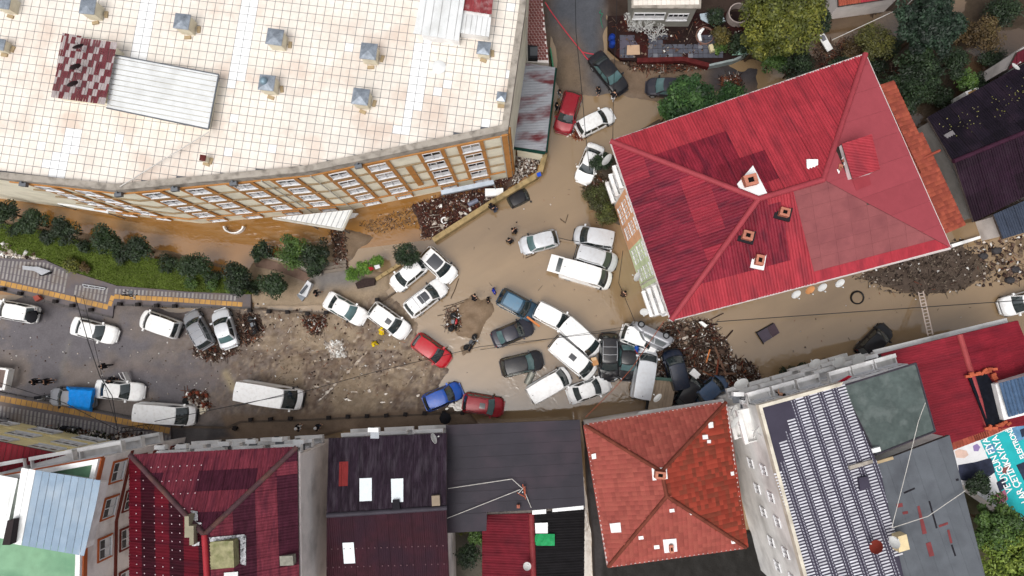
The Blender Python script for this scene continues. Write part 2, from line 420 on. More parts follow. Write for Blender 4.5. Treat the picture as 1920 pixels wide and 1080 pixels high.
# ------------------------------------------------------------------ footways, kerbs
M_PDARK = mat('dark_paving', A(104, 98, 102), .55, var=.12, dirt=A(120, 104, 90), dirt_amt=.5, rnd=.06)
M_PLITE = mat('light_paving', A(150, 146, 144), .55, var=.12, dirt=A(120, 106, 92), dirt_amt=.5, rnd=.1)
M_PYEL = mat('yellow_tactile_paving', A(190, 146, 84), .55, var=.12, dirt=A(130, 108, 84), dirt_amt=.55, rnd=.1)
M_KERB = mat('kerb_stone', A(88, 84, 84), .6, var=.2)
KZ = .42
def plist(pts, z): return [tuple(P(a, b, z)) for a, b in pts]
up_edge = [(-60, 488), (0, 484), (85, 488), (130, 508), (220, 536), (350, 547), (470, 552)]
up_kerb = [(470, 577), (300, 574), (213, 571), (211, 595), (145, 579), (50, 556), (0, 543), (-60, 530)]
fw = MB(); fw.prism(plist(up_edge+up_kerb, KZ), -.6, KZ); fwo = struct('footway', fw, M_PDARK)
lo_top = [(-60, 724), (0, 737), (160, 766), (320, 797)]
lo_bot = [(320, 832), (240, 836), (100, 820), (-60, 800)]
fw2 = MB(); fw2.prism(plist(lo_top+lo_bot, KZ), -.6, KZ); fwo2 = struct('lower_footway', fw2, M_PDARK)
def lerp_line(pts, t):
    Ls = [math.dist(a, b) for a, b in zip(pts[:-1], pts[1:])]; d = t*sum(Ls)
    for (a, b), l in zip(zip(pts[:-1], pts[1:]), Ls):
        if d <= l or b is pts[-1]: return (a[0]+(b[0]-a[0])*d/l, a[1]+(b[1]-a[1])*d/l)
        d -= l
def strip_tiles(parent, name, line, wpx, step, m, z):
    L = sum(math.dist(a, b) for a, b in zip(line[:-1], line[1:])); n = int(L/step); it = []
    for i in range(n):
        a = P(*lerp_line(line, (i+.05)/n), z); b = P(*lerp_line(line, (i+.95)/n), z)
        d = (b-a).normalized(); nn = Vector((-d.y, d.x, 0))*(wpx/40.)
        mb = MB(); mb.prism([(a+nn)[:2], (b+nn)[:2], (b-nn)[:2], (a-nn)[:2]], z-.03, z+random.uniform(.010, .018)); it.append((mb, None, m))
    pieces(parent, name, it)
strip_tiles(fwo, 'tactile_tile', [(-40, 523), (0, 530), (100, 552), (203, 576)], 9.5, 10., M_PYEL, KZ)
strip_tiles(fwo, 'tactile_tile', [(214, 556), (330, 562), (455, 571)], 8.5, 10., M_PYEL, KZ)
strip_tiles(fwo, 'tactile_tile', [(205, 574), (212, 554)], 8., 9., M_PYEL, KZ)
strip_tiles(fwo2, 'tactile_tile', [(-40, 740), (0, 747), (160, 776), (319, 808)], 11., 10., M_PYEL, KZ)
def stripes(parent, xs, topf, botf, lean, wpx, m, z, rows=3):
    it = []
    for x in xs:
        t, b = topf(x), botf(x)
        if b-t < 4: continue
        for r in range(rows):
            a0 = t+(b-t)*(r+.04)/rows; a1 = t+(b-t)*(r+.96)/rows
            q = [(x+lean*(a0-t), a0), (x+wpx+lean*(a0-t), a0), (x+wpx+lean*(a1-t), a1), (x+lean*(a1-t), a1)]
            mb = MB(); mb.prism([tuple(P(u, v, z))[:2] for u, v in q], z-.03, z+random.uniform(.004, .01)); it.append((mb, None, m))
    pieces(parent, 'paver', it)
def fy(line): 
    return lambda x: float(np.interp(x, [p[0] for p in line], [p[1] for p in line]))
stripes(fwo, np.arange(-20, 128, 7.2), fy([(-60, 492), (0, 488), (85, 492), (140, 518)]), fy([(-60, 512), (0, 521), (100, 544), (203, 568)]), -.18, 3.6, M_PLITE, KZ)
stripes(fwo, np.arange(142, 206, 7.2), fy([(130, 533), (220, 541)]), fy([(100, 544), (203, 568)]), -.18, 3.6, M_PLITE, KZ, 2)
stripes(fwo, np.arange(216, 440, 7.2), fy([(200, 540), (350, 549), (470, 555)]), fy([(200, 550), (330, 557), (455, 565)]), -.1, 3.6, M_PLITE, KZ, 1)
stripes(fwo2, np.arange(0, 318, 7.2), fy([(0, 760), (160, 788), (320, 818)]), fy([(0, 795), (160, 812), (320, 832)]), -.12, 3.8, M_PLITE, KZ, 3)
def kerb_row(parent, line, step, z):
    L = sum(math.dist(a, b) for a, b in zip(line[:-1], line[1:])); n = max(1, int(L/step)); it = []
    for i in range(n):
        a = P(*lerp_line(line, (i+.03)/n), z); b = P(*lerp_line(line, (i+.97)/n), z); d = (b-a).normalized(); nn = Vector((-d.y, d.x, 0))*.09
        mb = MB(); mb.prism([(a+nn)[:2], (b+nn)[:2], (b-nn)[:2], (a-nn)[:2]], -.2, z+.02+random.uniform(0, .01)); it.append((mb, None, M_KERB))
    pieces(parent, 'kerb_stone', it)
kerb_row(fwo, [(-60, 530), (0, 543), (50, 556), (145, 579), (211, 595)], 18, KZ)
kerb_row(fwo, [(213, 571), (300, 574), (470, 577)], 18, KZ)
kerb_row(fwo2, lo_top, 18, KZ)
# mud-caked kerb line of the lower side, and of the upper side further on
lk = MB(); lk.prism(plist([(320, 798), (425, 800), (450, 789), (560, 786), (880, 772), (882, 775), (560, 790), (452, 793), (428, 804), (320, 802)], .35), -.3, .36)
struct('far_kerb', lk, mat('muddy_kerb', A(92, 80, 70), .6, var=.25))
lk = MB(); lk.prism(plist([(470, 577), (560, 584), (665, 588), (712, 564), (742, 546), (741, 549), (714, 567), (667, 591), (560, 587), (470, 580)], .3), -.3, .3)
struct('near_kerb', lk, MATS['muddy_kerb'])
# ------------------------------------------------------------------ lawn
lawn_px = [(-60, 412), (0, 418), (60, 428), (150, 452), (230, 470), (320, 492), (420, 515), (500, 535), (470, 552), (350, 546), (220, 535), (130, 507), (85, 486), (0, 470), (-60, 470)]
lw = MB(); lw.prism(plist(lawn_px, .4), -.6, .43); lwo = struct('lawn', lw, mat('turf_soil', A(84, 96, 46), .9, var=.3, scale=1.2, fine=.2))
gv, gf = [], []
cnt = 0
for _ in range(60000):
    u, v = random.uniform(-50, 490), random.uniform(412, 552)
    if not inside((u, v), lawn_px): continue
    p = P(u, v, .43); a = random.uniform(0, 6.28); h = random.uniform(.06, .16); s = .035
    dx, dy = math.cos(a)*s, math.sin(a)*s; lx, ly = random.uniform(-.08, .08), random.uniform(-.08, .08)
    k = len(gv); gv += [(p.x-dx, p.y-dy, .425), (p.x+dx, p.y+dy, .425), (p.x+lx, p.y+ly, .43+h)]; gf.append((k, k+1, k+2))
gm = MB(); gm.v = gv; gm.f = gf
tag(gm.build('grass', mat('grass_blades', A(112, 132, 56), .7, var=.45, scale=.55, fine=.25, fscale=5.)), 'green lawn grass between the round trees and the striped footway', 'grass', kind='stuff')
# ================================================================== BUILDINGS
def V3(t): return P(t[0], t[1], t[2])
def plane_frame(pts, udir=None):
    n = Vector()
    for i in range(len(pts)):
        a, b = pts[i], pts[(i+1) % len(pts)]
        n += Vector(((a.y-b.y)*(a.z+b.z), (a.z-b.z)*(a.x+b.x), (a.x-b.x)*(a.y+b.y)))
    n.normalize()
    if n.z < 0: n = -n
    if udir is not None: u = Vector((udir[0], udir[1], 0)); u = (u-n*u.dot(n)).normalized()
    elif abs(n.z) > .9999: u = Vector((1, 0, 0))
    else: u = Vector((0, 0, 1)).cross(n).normalized()
    v = n.cross(u)
    o = sum(pts, Vector())/len(pts)
    return o, u, v, n
def area2(p): return .5*abs(sum(p[i][0]*p[(i+1) % len(p)][1]-p[(i+1) % len(p)][0]*p[i][1] for i in range(len(p))))
def roof_plane(parent, pts, sw, sl, matf, period=.22, amp=.034, name='roof_sheet', udir=None, lift=.05, jit=.006, cap=300, gap=.01):
    """lay corrugated (or plain) sheets over a convex roof plane, each sheet a piece of its own"""
    pts = [V3(p) for p in pts]
    o, u, v, n = plane_frame(pts, udir)
    poly = [((p-o).dot(u), (p-o).dot(v)) for p in pts]
    us, vs_ = [p[0] for p in poly], [p[1] for p in poly]
    items = []
    v0 = min(vs_); j = 0
    while v0 < max(vs_):
        u0 = min(us)
        while u0 < max(us):
            c = clip(clip(clip(clip(poly, 1, 0, -u0), -1, 0, u0+sw-(.004 if amp else gap)), 0, 1, -v0), 0, -1, v0+(sl if amp else sl*.97-gap))
            if len(c) >= 3 and area2(c) > .03:
                mb = MB(); k0 = min(p[0] for p in c); k1 = max(p[0] for p in c); jz = random.uniform(0, jit)
                if amp > 0:
                    s = math.floor(k0/(period/2))
                    while s*period/2 < k1:
                        a, b = s*period/2, (s+1)*period/2
                        q = clip(clip(c, 1, 0, -a), -1, 0, b)
                        if len(q) >= 3 and area2(q) > 1e-4:
                            lapz = .03 if b > k1-period*.75 else 0.
                            ws = [lapz+(amp*((t[0]-a)/(b-a)) if s % 2 == 0 else amp*(1-(t[0]-a)/(b-a))) for t in q]
                            mb.add([o+u*t[0]+v*t[1]+n*(lift+jz+wv+.02*(1-(t[1]-v0)/sl)) for t, wv in zip(q, ws)], [tuple(range(len(q)))])
                        s += 1
                else:
                    m_ = len(c); top = [o+u*t[0]+v*t[1]+n*(lift+jz+.012*(1-(t[1]-v0)/sl)) for t in c]; bot = [p-n*.02 for p in top]
                    mb.add(top+bot, [tuple(range(m_))]+[(i, i+m_, (i+1) % m_+m_, (i+1) % m_) for i in range(m_)])
                cc = o+u*(sum(p[0] for p in c)/len(c))+v*(sum(p[1] for p in c)/len(c))
                pu, pv = PX(np.array([cc.x]), np.array([cc.y]), cc.z)
                items.append((mb, None, matf(float(pu[0]), float(pv[0]), j)))
            u0 += sw
        v0 += sl*.97; j += 1
    pieces(parent, name, items, cap)
def tile_mesh(name, w_, l_, m, wave=.05, th=.02):
    """a pantile: curved across, tilted to overlap the one below"""
    mb = MB(); n = 4; vs = []
    for t in (0, 1):
        for i in range(n+1):
            s = i/n; vs.append((-w_/2+w_*s, -l_/2+l_*t, .035*(1-t)+wave*math.sin(math.pi*s)))
    for i in range(n+1): s = i/n; vs.append((-w_/2+w_*s, -l_/2, .035+wave*math.sin(math.pi*s)-th))
    fs = [(i, i+1, i+n+2, i+n+1) for i in range(n)]+[(2*n+2+i, 2*n+3+i, i+1, i) for i in range(n)]
    mb.add(vs, fs); return mb.mesh(name, m)
def tile_plane(pts, me, tw, tl, mats_, lift=.04, udir=None, pad=.0):
    pts = [V3(p) for p in pts]; o, u, v, n = plane_frame(pts, udir)
    poly = [((p-o).dot(u), (p-o).dot(v)) for p in pts]; out = []
    us, vs_ = [p[0] for p in poly], [p[1] for p in poly]
    y = min(vs_)+tl*.4
    while y < max(vs_):
        x = min(us)+tw*.5
        while x < max(us):
            if inside((x, y), poly):
                R = Matrix((u, v, n)).transposed().to_4x4(); R = R @ Matrix.Rotation(random.gauss(0, .012), 4, 'Z')
                pos = o+u*x+v*y+n*(lift+random.uniform(0, .012))
                out.append((me, Matrix.Translation(pos) @ R, mats_(pos) if callable(mats_) else random.choice(mats_)))
            x += tw
        y += tl*.95
    return out
def deck(parent, planes, m, th=.14):
    mb = MB()
    for pl in planes:
        q = [V3(p) for p in pl]; o, u, v, n = plane_frame(q)
        zs = [o.z-(n.x*(p.x-o.x)+n.y*(p.y-o.y))/n.z for p in q]
        mb.prism([p[:2] for p in q], [z-th-.03 for z in zs], [z-.02 for z in zs])
    return mb.build('roof_deck', m, parent)
def caps(parent, lines, m, r=.16, name='hip_cap', lift=.04):
    for a, b in lines:
        a, b = V3(a), V3(b); n = max(1, int((b-a).length/2.2))
        for i in range(n):
            mb = MB(); p, q = a.lerp(b, i/n), a.lerp(b, (i+1.02)/n)
            mb.tube([p+Vector((0, 0, lift+.015)), q+Vector((0, 0, lift))], r, 8); mb.build(name, m, parent, 50)
def house(name, label, eave, ze, ins, wm, cat='building', zb=-.6):
    pts = [P(a, b, ze) for a, b in eave]
    c = sum(pts, Vector())/len(pts)
    t = thing(name, label, cat, (c.x, c.y, 0))
    ip = inset([p[:2] for p in pts], ins)
    mb = MB(); mb.prism(ip, zb, ze-.1); mb.build('wall', wm, t)
    return t, [Vector((p[0], p[1])) for p in ip]
def frame_at(a, b, u, z):
    """matrix on a wall from a to b (outside on the right hand): x along, y outwards, z up"""
    d = (b-a).normalized(); n = Vector((d.y, -d.x))
    return Matrix(((d.x, n.x, 0, a.x+d.x*u), (d.y, n.y, 0, a.y+d.y*u), (0, 0, 1, z), (0, 0, 0, 1)))
WIN = {}
M_FR = mat('white_window_frame', A(226, 226, 228), .4, var=.06)
M_PANE = mat('window_glass', (.02, .024, .03), .06, var=.2, scale=.6, spec=.8)
def win_mesh(w_, h_, n=2):
    k = (w_, h_, n)
    if k in WIN: return WIN[k]
    f = MB(); t = .07
    f.box((0, .05, h_/2-t/2), (w_, .1, t)); f.box((0, .05, -h_/2+t/2), (w_, .1, t))
    for i in range(n+1): f.box((-w_/2+t/2+(w_-t)*i/n, .05, 0), (t, .098, h_-2*t))
    f.box((0, .08, -h_/2-.03), (w_+.1, .15, .05))
    p = MB(); p.box((0, .02, 0), (w_-.02, .03, h_-.02))
    f.box((0, .028, -h_*.2), (w_-.06, .03, h_*.42))
    WIN[k] = (f.mesh('window', M_FR), p.mesh('pane', M_PANE)); return WIN[k]
def set_on(parent, name, me, M):
    o = bpy.data.objects.new(name, me); COL.objects.link(o); o.parent = parent
    q = parent; t = Vector()
    while q is not None: t += q.location; q = q.parent
    o.matrix_local = Matrix.Translation(-t) @ M; return o
def window(parent, a, b, u, z, w_, h_, n=2, surround=None):
    f, p = win_mesh(round(w_, 2), round(h_, 2), n); M = frame_at(a, b, u, z)
    o = set_on(parent, 'window', f, M)
    q = bpy.data.objects.new('pane', p); COL.objects.link(q); q.parent = o
    if surround is not None:
        s = MB(); e = .15; d = .1
        s.box((0, d/2, h_/2+e/2), (w_+2*e, d, e)); s.box((0, d/2, -h_/2-e/2-.06), (w_+2*e, d, e))
        for sg in (-1, 1): s.box((sg*(w_/2+e/2), d/2, 0), (e, d-.004, h_))
        so = bpy.data.objects.new('surround', s.mesh('surround', surround)); COL.objects.link(so); so.parent = o
    return o
def balcony(parent, a, b, u, z, w_, dep, m, rail=None, hgt=.95):
    hgt = min(hgt, .55); M = frame_at(a, b, u, z); mb = MB()
    mb.box((0, dep/2, 0), (w_, dep, .14))
    for sg in (-1, 1): mb.box((sg*(w_/2-.04), dep/2, hgt/2), (.08, dep-.1, hgt-.14))
    mb.box((0, dep-.05, hgt/2), (w_, .1, hgt-.14)); mb.box((0, dep-.1, hgt), (w_+.06, .3, .06))
    o = set_on(parent, 'balcony', mb.mesh('balcony', m), M)
    if rail is not None:
        r = MB(); r.box((0, dep+.02, hgt*.5), (w_*.92, .03, hgt*.6)); q = bpy.data.objects.new('panel', r.mesh('panel', rail)); COL.objects.link(q); q.parent = o
    return o
def wall_u(a, b, z, px):
    """how far along a wall a given plan column lies at height z"""
    d = (b-a); ts = np.linspace(0, 1, 400); X = a.x+d.x*ts; Y = a.y+d.y*ts
    return float(d.length*ts[int(np.argmin(np.abs(PX(X, Y, z)[0]-px)))])
M_CONC = mat('weathered_concrete', A(168, 160, 150), .8, var=.2, scale=1.2, dirt=A(84, 78, 72), dirt_amt=.6, dscale=1.5, bump=.3)
M_CREAM = mat('cream_render', (.84, .79, .64), .75, var=.06, dirt=A(180, 170, 148), dirt_amt=.35, dscale=.5)
M_OCHRE = mat('ochre_trim', A(190, 134, 78), .7, var=.12, dirt=A(150, 104, 60), dirt_amt=.4)
M_DECK = mat('roof_deck_board', A(90, 80, 76), .8)
M_WHITE = mat('white_render', (.88, .87, .86), .75, var=.07, dirt=A(150, 146, 140), dirt_amt=.5, dscale=.6)
M_GREYW = mat('stained_white_render', (.86, .85, .83), .8, var=.08, dirt=A(130, 126, 122), dirt_amt=.5, dscale=.3, stretch=(0, 1, 1))
M_BEIGE = mat('beige_render', (.80, .74, .71), .8, var=.06, dirt=A(120, 112, 108), dirt_amt=.4, dscale=.4)
# ------------------------------------------------------------------ 1. the long cream building with the white tiled roof
ZR = 14.0
big_px = [(-330, 290), (0, 334), (213, 357), (575, 322), (952, 244), (986, 10), (992, -130), (-330, -130)]
bp = [P(a, b, ZR) for a, b in big_px]
big = thing('apartment_block', 'long cream apartment block with ochre window trim and white tiled flat roof', 'building', (bp[2].x, bp[2].y+4, 0))
fp = [Vector(p[:2]) for p in bp]
mb = MB(); mb.prism(inset([p for p in fp], .06), -.6, ZR-.45); mb.build('wall', M_CREAM, big)
pin = inset(fp, .5)
mb = MB(); n_ = len(fp)
for i in range(n_):
    a, b, c, d = fp[i], fp[(i+1) % n_], pin[(i+1) % n_], pin[i]
    mb.prism([a, b, c, d], ZR-.9, ZR)
mb.build('parapet', M_CONC, big)
mb = MB(); mb.prism(inset(fp, .3), ZR-.5, ZR-.422); mb.build('roof_screed', mat('grout', A(104, 106, 112), .9, var=.2), big)
M_T1 = mat('white_roof_tile', A(236, 228, 218), .5, var=.08, scale=.4, fine=.06, fscale=3., rnd=.06, dirt=A(208, 182, 164), dirt_amt=.55, dscale=.35)
M_T2 = mat('bright_roof_tile', A(255, 254, 252), .4, var=.02, rnd=.02)
ga = math.radians(-7.6); gu = Vector((math.cos(ga), math.sin(ga))); gvv = Vector((-gu.y, gu.x)); gs = .665
te = MB(); te.box((0, 0, .018), (gs-.038, gs-.038, .036)); tme = te.mesh('roof_tile', M_T1)
org = P(500, 150, ZR-.45); items = []
pin2 = inset(fp, .42)
lanes = [((470, -40), (440, 150)), ((280, -20), (260, 105)), ((140, 245), (110, 320)), ((795, 82), (760, 240))]
for i in range(-70, 40):
    for j in range(-30, 34):
        q = Vector(org[:2])+gu*(i*gs)+gvv*(j*gs)
        if not inside(q, pin2): continue
        pu, pv = PX(np.array([q.x]), np.array([q.y]), ZR-.44); pu, pv = float(pu[0]), float(pv[0])
        if pu < -60 or pv < -60: continue
        m = M_T1
        for (ax, ay), (bx, by) in lanes:
            if ay-9 < pv < by+9 and abs(pu-(ax+(bx-ax)*(pv-ay)/(by-ay))) < 15: m = M_T2
        if random.random() < .012: m = M_T2
        M = Matrix.Translation((q.x, q.y, ZR-.44+random.uniform(-.004, .004))) @ Matrix.Rotation(ga+random.gauss(0, .006), 4, 'Z')
        items.append((math.hypot(pu-700, pv-200), (tme, M, m)))
items.sort(key=lambda t: t[0])
pieces(big, 'roof_tile', [t[1] for t in items])
# facades
A0, A1, A2, A3, A4 = fp[1], fp[2], fp[3], fp[4], fp[5]
floors = [11.75, 9.15, 6.55, 3.95]
def big_facade(a, b, cols, tall=(), w_=1.45):
    L = (b-a).length
    for z in (13.0, 10.45, 7.85, 5.25, 2.65):
        t = .22 if z < 3 else .12
        s = MB(); s.box((L/2, .05, 0), (L, .1, t)); set_on(big, 'string_course', s.mesh('string_course', M_OCHRE if z in (13.0, 2.65) else mat('brown_band', A(150, 128, 98), .7)), frame_at(a, b, 0, z))
    for k, u in enumerate(cols):
        for sg in (-1, 1):
            s = MB(); s.box((sg*(w_/2+.17), .04, 0), (.3, .08, 10.2)); set_on(big, 'pilaster', s.mesh('pilaster', M_OCHRE), frame_at(a, b, u, 7.85))
        for fi, z in enumerate(floors):
            window(big, a, b, u, z, w_, 1.35 if k not in tall else 1.75, 2)
            [set_on(big, 'spandrel', MB().box((0, .03, dz_), (w_+.02, .06, .34)).mesh('spandrel', M_OCHRE), frame_at(a, b, u, z)) for dz_ in (.98, -.98)]
        window(big, a, b, u+.1, 1.35, w_-.1, .8, 2, M_OCHRE)
L1 = (A1-A0).length
big_facade(A0, A1, [L1-3.4-3.3*k for k in range(8) if L1-3.4-3.3*k > 1])
big_facade(A1, A2, [wall_u(A1, A2, 11.75, x) for x in (292, 372, 459, 540)])
big_facade(A2, A3, [wall_u(A2, A3, 11.75, x) for x in (637, 709, 811, 883)], tall=(2, 3))
s = MB(); s.box((0, .05, 0), (.5, .1, 6.4)); set_on(big, 'pilaster', s.mesh('pilaster', M_OCHRE), frame_at(A2, A3, wall_u(A2, A3, 8, 775), 7.2))
for (a, b, u) in ((A2, A3, (A3-A2).length-.3), (A3, A4, .3)):
    s = MB(); s.box((0, .06, 0), (.45, .12, 12.6)); set_on(big, 'quoin', s.mesh('quoin', M_OCHRE), frame_at(a, b, u, 6.9))
for (a, b, px) in ((A1, A2, 165), (A1, A2, 330), (A1, A2, 440), (A2, A3, 672), (A0, A1, 48)):
    s = MB(); s.box((0, .2, 0), (.55, .3, .34)); s.box((0, .03, .1), (.12, .2, .5))
    set_on(big, 'floodlight', s.mesh('floodlight', mat('grey_metal', A(120, 124, 130), .4, .6)), frame_at(a, b, wall_u(a, b, 13.2, px), 13.35))
for (a, b, px) in ((A1, A2, 500), (A1, A2, 602), (A2, A3, 940), (A3, A4, 985)):
    s = MB(); s.tube([(0, .1, -6.8), (0, .1, 6.2)], .06, 6); set_on(big, 'downpipe', s.mesh('downpipe', mat('pipe_grey', A(190, 186, 176), .5)), frame_at(a, b, wall_u(a, b, 12, px), 6.9))
# basement canopies
M_SHEETW = mat('white_metal_sheet', A(236, 238, 238), .35, .2, var=.05, dirt=A(190, 190, 186), dirt_amt=.4)
def slab_on(parent, name, px, z0, z1, m):
    mb = MB(); mb.prism([tuple(P(a, b, z1))[:2] for a, b in px], z0, z1); return mb.build(name, m, parent)
cn = thing('entrance_canopy', 'white ribbed metal canopy over the entrance at the foot of the cream block', 'canopy', P(590, 415, 0))
q = [(512, 408), (660, 393), (643, 430)]
mb = MB(); mb.prism([tuple(P(a, b, 2.6))[:2] for a, b in q], [2.5]*3, [2.6]*3); mb.build('roof_panel', M_SHEETW, cn)
for k in range(14):
    t = (k+.5)/14; a = P(512+(660-512)*t, 408+(393-408)*t, 2.6); b = P(512+(643-512)*t, 408+(430-408)*t, 2.6)
    mb = MB(); mb.tube([a+Vector((0, 0, .02)), b+Vector((0, 0, .02))], .045, 6); mb.build('rib', mat('canopy_rib', A(206, 208, 210), .4, .3), cn)
for (a, b) in (((512, 409), (643, 431)), ((643, 431), (660, 394))):
    p, r = P(*a, 2.55), P(*b, 2.55); mb = MB(); mb.tube([p, r], .12, 8); mb.build('gutter', mat('pipe_grey', A(190, 186, 176), .5), cn)
for a in ((642, 429), (580, 420)):
    p = P(*a, 2.5); mb = MB(); mb.tube([(p.x, p.y, -.5), (p.x, p.y, 2.5)], .06, 6); mb.build('post', mat('grey_metal', A(120, 124, 130), .4, .6), cn)
an = thing('glass_awning', 'long grey glazed awning above the debris jam beside the cream block', 'awning', P(870, 355, 0))
mb = MB(); qq = [P(826, 357, 2.7), P(925, 337, 2.7), P(927, 346, 2.5), P(828, 366, 2.5)]
mb.prism([p[:2] for p in qq], [p.z-.05 for p in qq], [p.z for p in qq]); mb.build('panel', mat('awning_glass', A(170, 178, 188), .2, .3), an)
mb = MB(); mb.tube([qq[2], qq[3]], .06, 6); mb.build('front_bar', MATS['grey_metal'], an)
for p in (qq[2], qq[3]): mb = MB(); mb.tube([p, (p.x, p.y, -.4)], .05, 6); mb.build('post', MATS['grey_metal'], an)
aw = thing('small_awning', 'narrow white awning on the left wing of the cream block', 'awning', P(150, 390, 0))
mb = MB(); qq = [P(108, 379, 2.7), P(203, 396, 2.7), P(203, 400, 2.55), P(108, 383, 2.55)]; mb.prism([p[:2] for p in qq], [p.z-.1 for p in qq], [p.z for p in qq]); mb.build('panel', M_SHEETW, aw)
for p in (qq[2], qq[3]): mb = MB(); mb.tube([p, (p.x, p.y, -.4)], .05, 6); mb.build('post', MATS['grey_metal'], aw)
# roof vents
M_CAP = mat('galvanised_cap', A(150, 158, 168), .35, .55, var=.3, scale=3., fine=.2, fscale=20.)
M_VENT = mat('cream_vent_render', A(226, 218, 196), .7, dirt=A(180, 160, 130), dirt_amt=.4)
def vent(px, py, s=1.25, h=1.25, dome=False, capm=None):
    p = P(px, py, ZR-.44+h); T = Matrix.Rotation(ga+random.uniform(-.03, .03), 4, 'Z')
    v = MB(); v.box((p.x, p.y, ZR-.44+h/2-.06), (s*.86, s*.86, h-.12), M=T); o = v.build('roof_vent', M_VENT, big)
    c = MB(); r = s/2; z = ZR-.44+h
    pts = [T @ Vector(q) for q in ((-r, -r, -.06), (r, -r, -.06), (r, r, -.06), (-r, r, -.06), (-r, -r, .02), (r, -r, .02), (r, r, .02), (-r, r, .02), (0, 0, .12))]
    c.add([(p.x+q.x, p.y+q.y, z+q.z) for q in pts], [(3, 2, 1, 0), (0, 1, 5, 4), (1, 2, 6, 5), (2, 3, 7, 6), (3, 0, 4, 7), (4, 5, 8), (5, 6, 8), (6, 7, 8), (7, 4, 8)]); c.build('cap', capm or M_CAP, o)
    if dome:
        d = MB(); d.lathe([(.3, 0), (.3, .1), (.22, .22), (.08, .28)], 14, Matrix.Translation((p.x-.2, p.y+.1, z+.08))); d.build('cowl', mat('blue_grey_cowl', A(130, 152, 166), .4, .3), o, 50)
    for ang in (0., -1.57):
        if random.random() < .8:
            b = MB(); dv = T @ Vector((math.cos(ang)*s*.62, math.sin(ang)*s*.62, 0)); b.box((p.x+dv.x, p.y+dv.y, ZR-.36), (.25, .5, .16), rz=ang+ga+random.uniform(-.3, .3)); b.build('loose_block', mat('tan_block', A(176, 156, 124), .8), o)
for a in ((164, 12, 1.2), (341, 40, 1.2), (515, 69, 1.25), (691, 96, 1.25), (676, 181, 1.25)): vent(a[0], a[1], a[2])
vent(500, 155, 1.2, 1.2, True); vent(907, 90, 1.0, .9); vent(940, 181, .72, .9); vent(-2, 83, .9, .8); vent(5, 2, 1.2, 1.1)
vent(380, 296, .46, .8, capm=mat('rusty_red_cap', A(96, 46, 44), .6))
c = MB(); p = P(823, 126, ZR-.4); c.lathe([(.55, 0), (.55, .05), (.3, .14), (.05, .17)], 22, Matrix.Translation((p.x, p.y, ZR-.4))); c.build('round_hatch', mat('white_hatch', A(226, 228, 228), .4), big, 40)
# stair head: red patterned roof and white metal roof
pent = thing('rooftop_hut', 'low stair head with patterned red roof beside a white metal roof, on the tiled roof', 'roof structure', P(260, 160, ZR-.44))
slab_on(pent, 'wall', [(224, 112), (402, 146), (384, 236), (206, 200)], ZR-.44, ZR+.45, M_CREAM)
slab_on(pent, 'wall', [(124, 72), (216, 88), (194, 190), (102, 178)], ZR-.44, ZR+.75, M_CREAM)
M_RP = mat('aged_red_sheet', A(108, 54, 60), .5, var=.2, rnd=.12, dirt=A(150, 140, 140), dirt_amt=.15)
M_RPG = mat('grey_faded_sheet', A(170, 160, 160), .5, var=.15, rnd=.1)
roof_plane(pent, [(118, 62, ZR+.8), (221, 80, ZR+.95), (198, 197, ZR+.95), (97, 183, ZR+.8)], .2, .56, lambda x, y, j: M_RPG if (j+int(x/11)) % 2 and random.random() < .8 else M_RP, .17, .015, 'roof_sheet', udir=(math.cos(-.16), math.sin(-.16)), lift=.02)
roof_plane(pent, [(213, 104, ZR+.6), (410, 141, ZR+.5), (391, 241, ZR+.5), (200, 201, ZR+.6)], 20, .42, lambda x, y, j: M_SHEETW, .3, 0, 'roof_sheet', gap=.04, udir=(math.cos(-.19), math.sin(-.19)), lift=.02)
for a, b in (((410, 141), (391, 241)), ((200, 202), (391, 242)), ((213, 103), (410, 140))):
    mb = MB(); mb.tube([P(*a, ZR+.55), P(*b, ZR+.5)], .07, 6); mb.build('edge_trim', MATS['grey_metal'], pent)
shed = thing('roof_shed', 'white metal roofed shed with a faded red section on the tiled roof', 'roof structure', P(850, 30, ZR-.44))
slab_on(shed, 'wall', [(800, -60), (868, -60), (858, 68), (788, 58)], ZR-.44, ZR+1.2, M_WHITE)
slab_on(shed, 'wall', [(868, -60), (926, -60), (914, 62), (862, 56)], ZR-.44, ZR+.9, M_WHITE)
roof_plane(shed, [(800, -60, ZR+1.4), (880, -60, ZR+1.4), (860, 77, ZR+1.25), (775, 63, ZR+1.25)], .62, 12, lambda x, y, j: M_SHEETW, .3, 0, 'roof_sheet', gap=.04, udir=(math.cos(-.14), math.sin(-.14)), lift=.02)
roof_plane(shed, [(862, -60, ZR+1.1), (930, -60, ZR+1.1), (922, 28, ZR+1.02), (856, 18, ZR+1.02)], .5, 4, lambda x, y, j: mat('faded_red_sheet', A(140, 62, 66), .5, var=.2, rnd=.12, dirt=A(190, 170, 170), dirt_amt=.4, dscale=2.), .17, .02, 'roof_sheet', udir=(math.cos(-.14), math.sin(-.14)), lift=.02)
roof_plane(shed, [(857, 24, ZR+1.0), (921, 33, ZR+1.0), (917, 69, ZR+.95), (856, 61, ZR+.95)], .4, 4, lambda x, y, j: M_SHEETW, .3, 0, 'roof_sheet', gap=.04, udir=(math.cos(-.14), math.sin(-.14)), lift=.02)
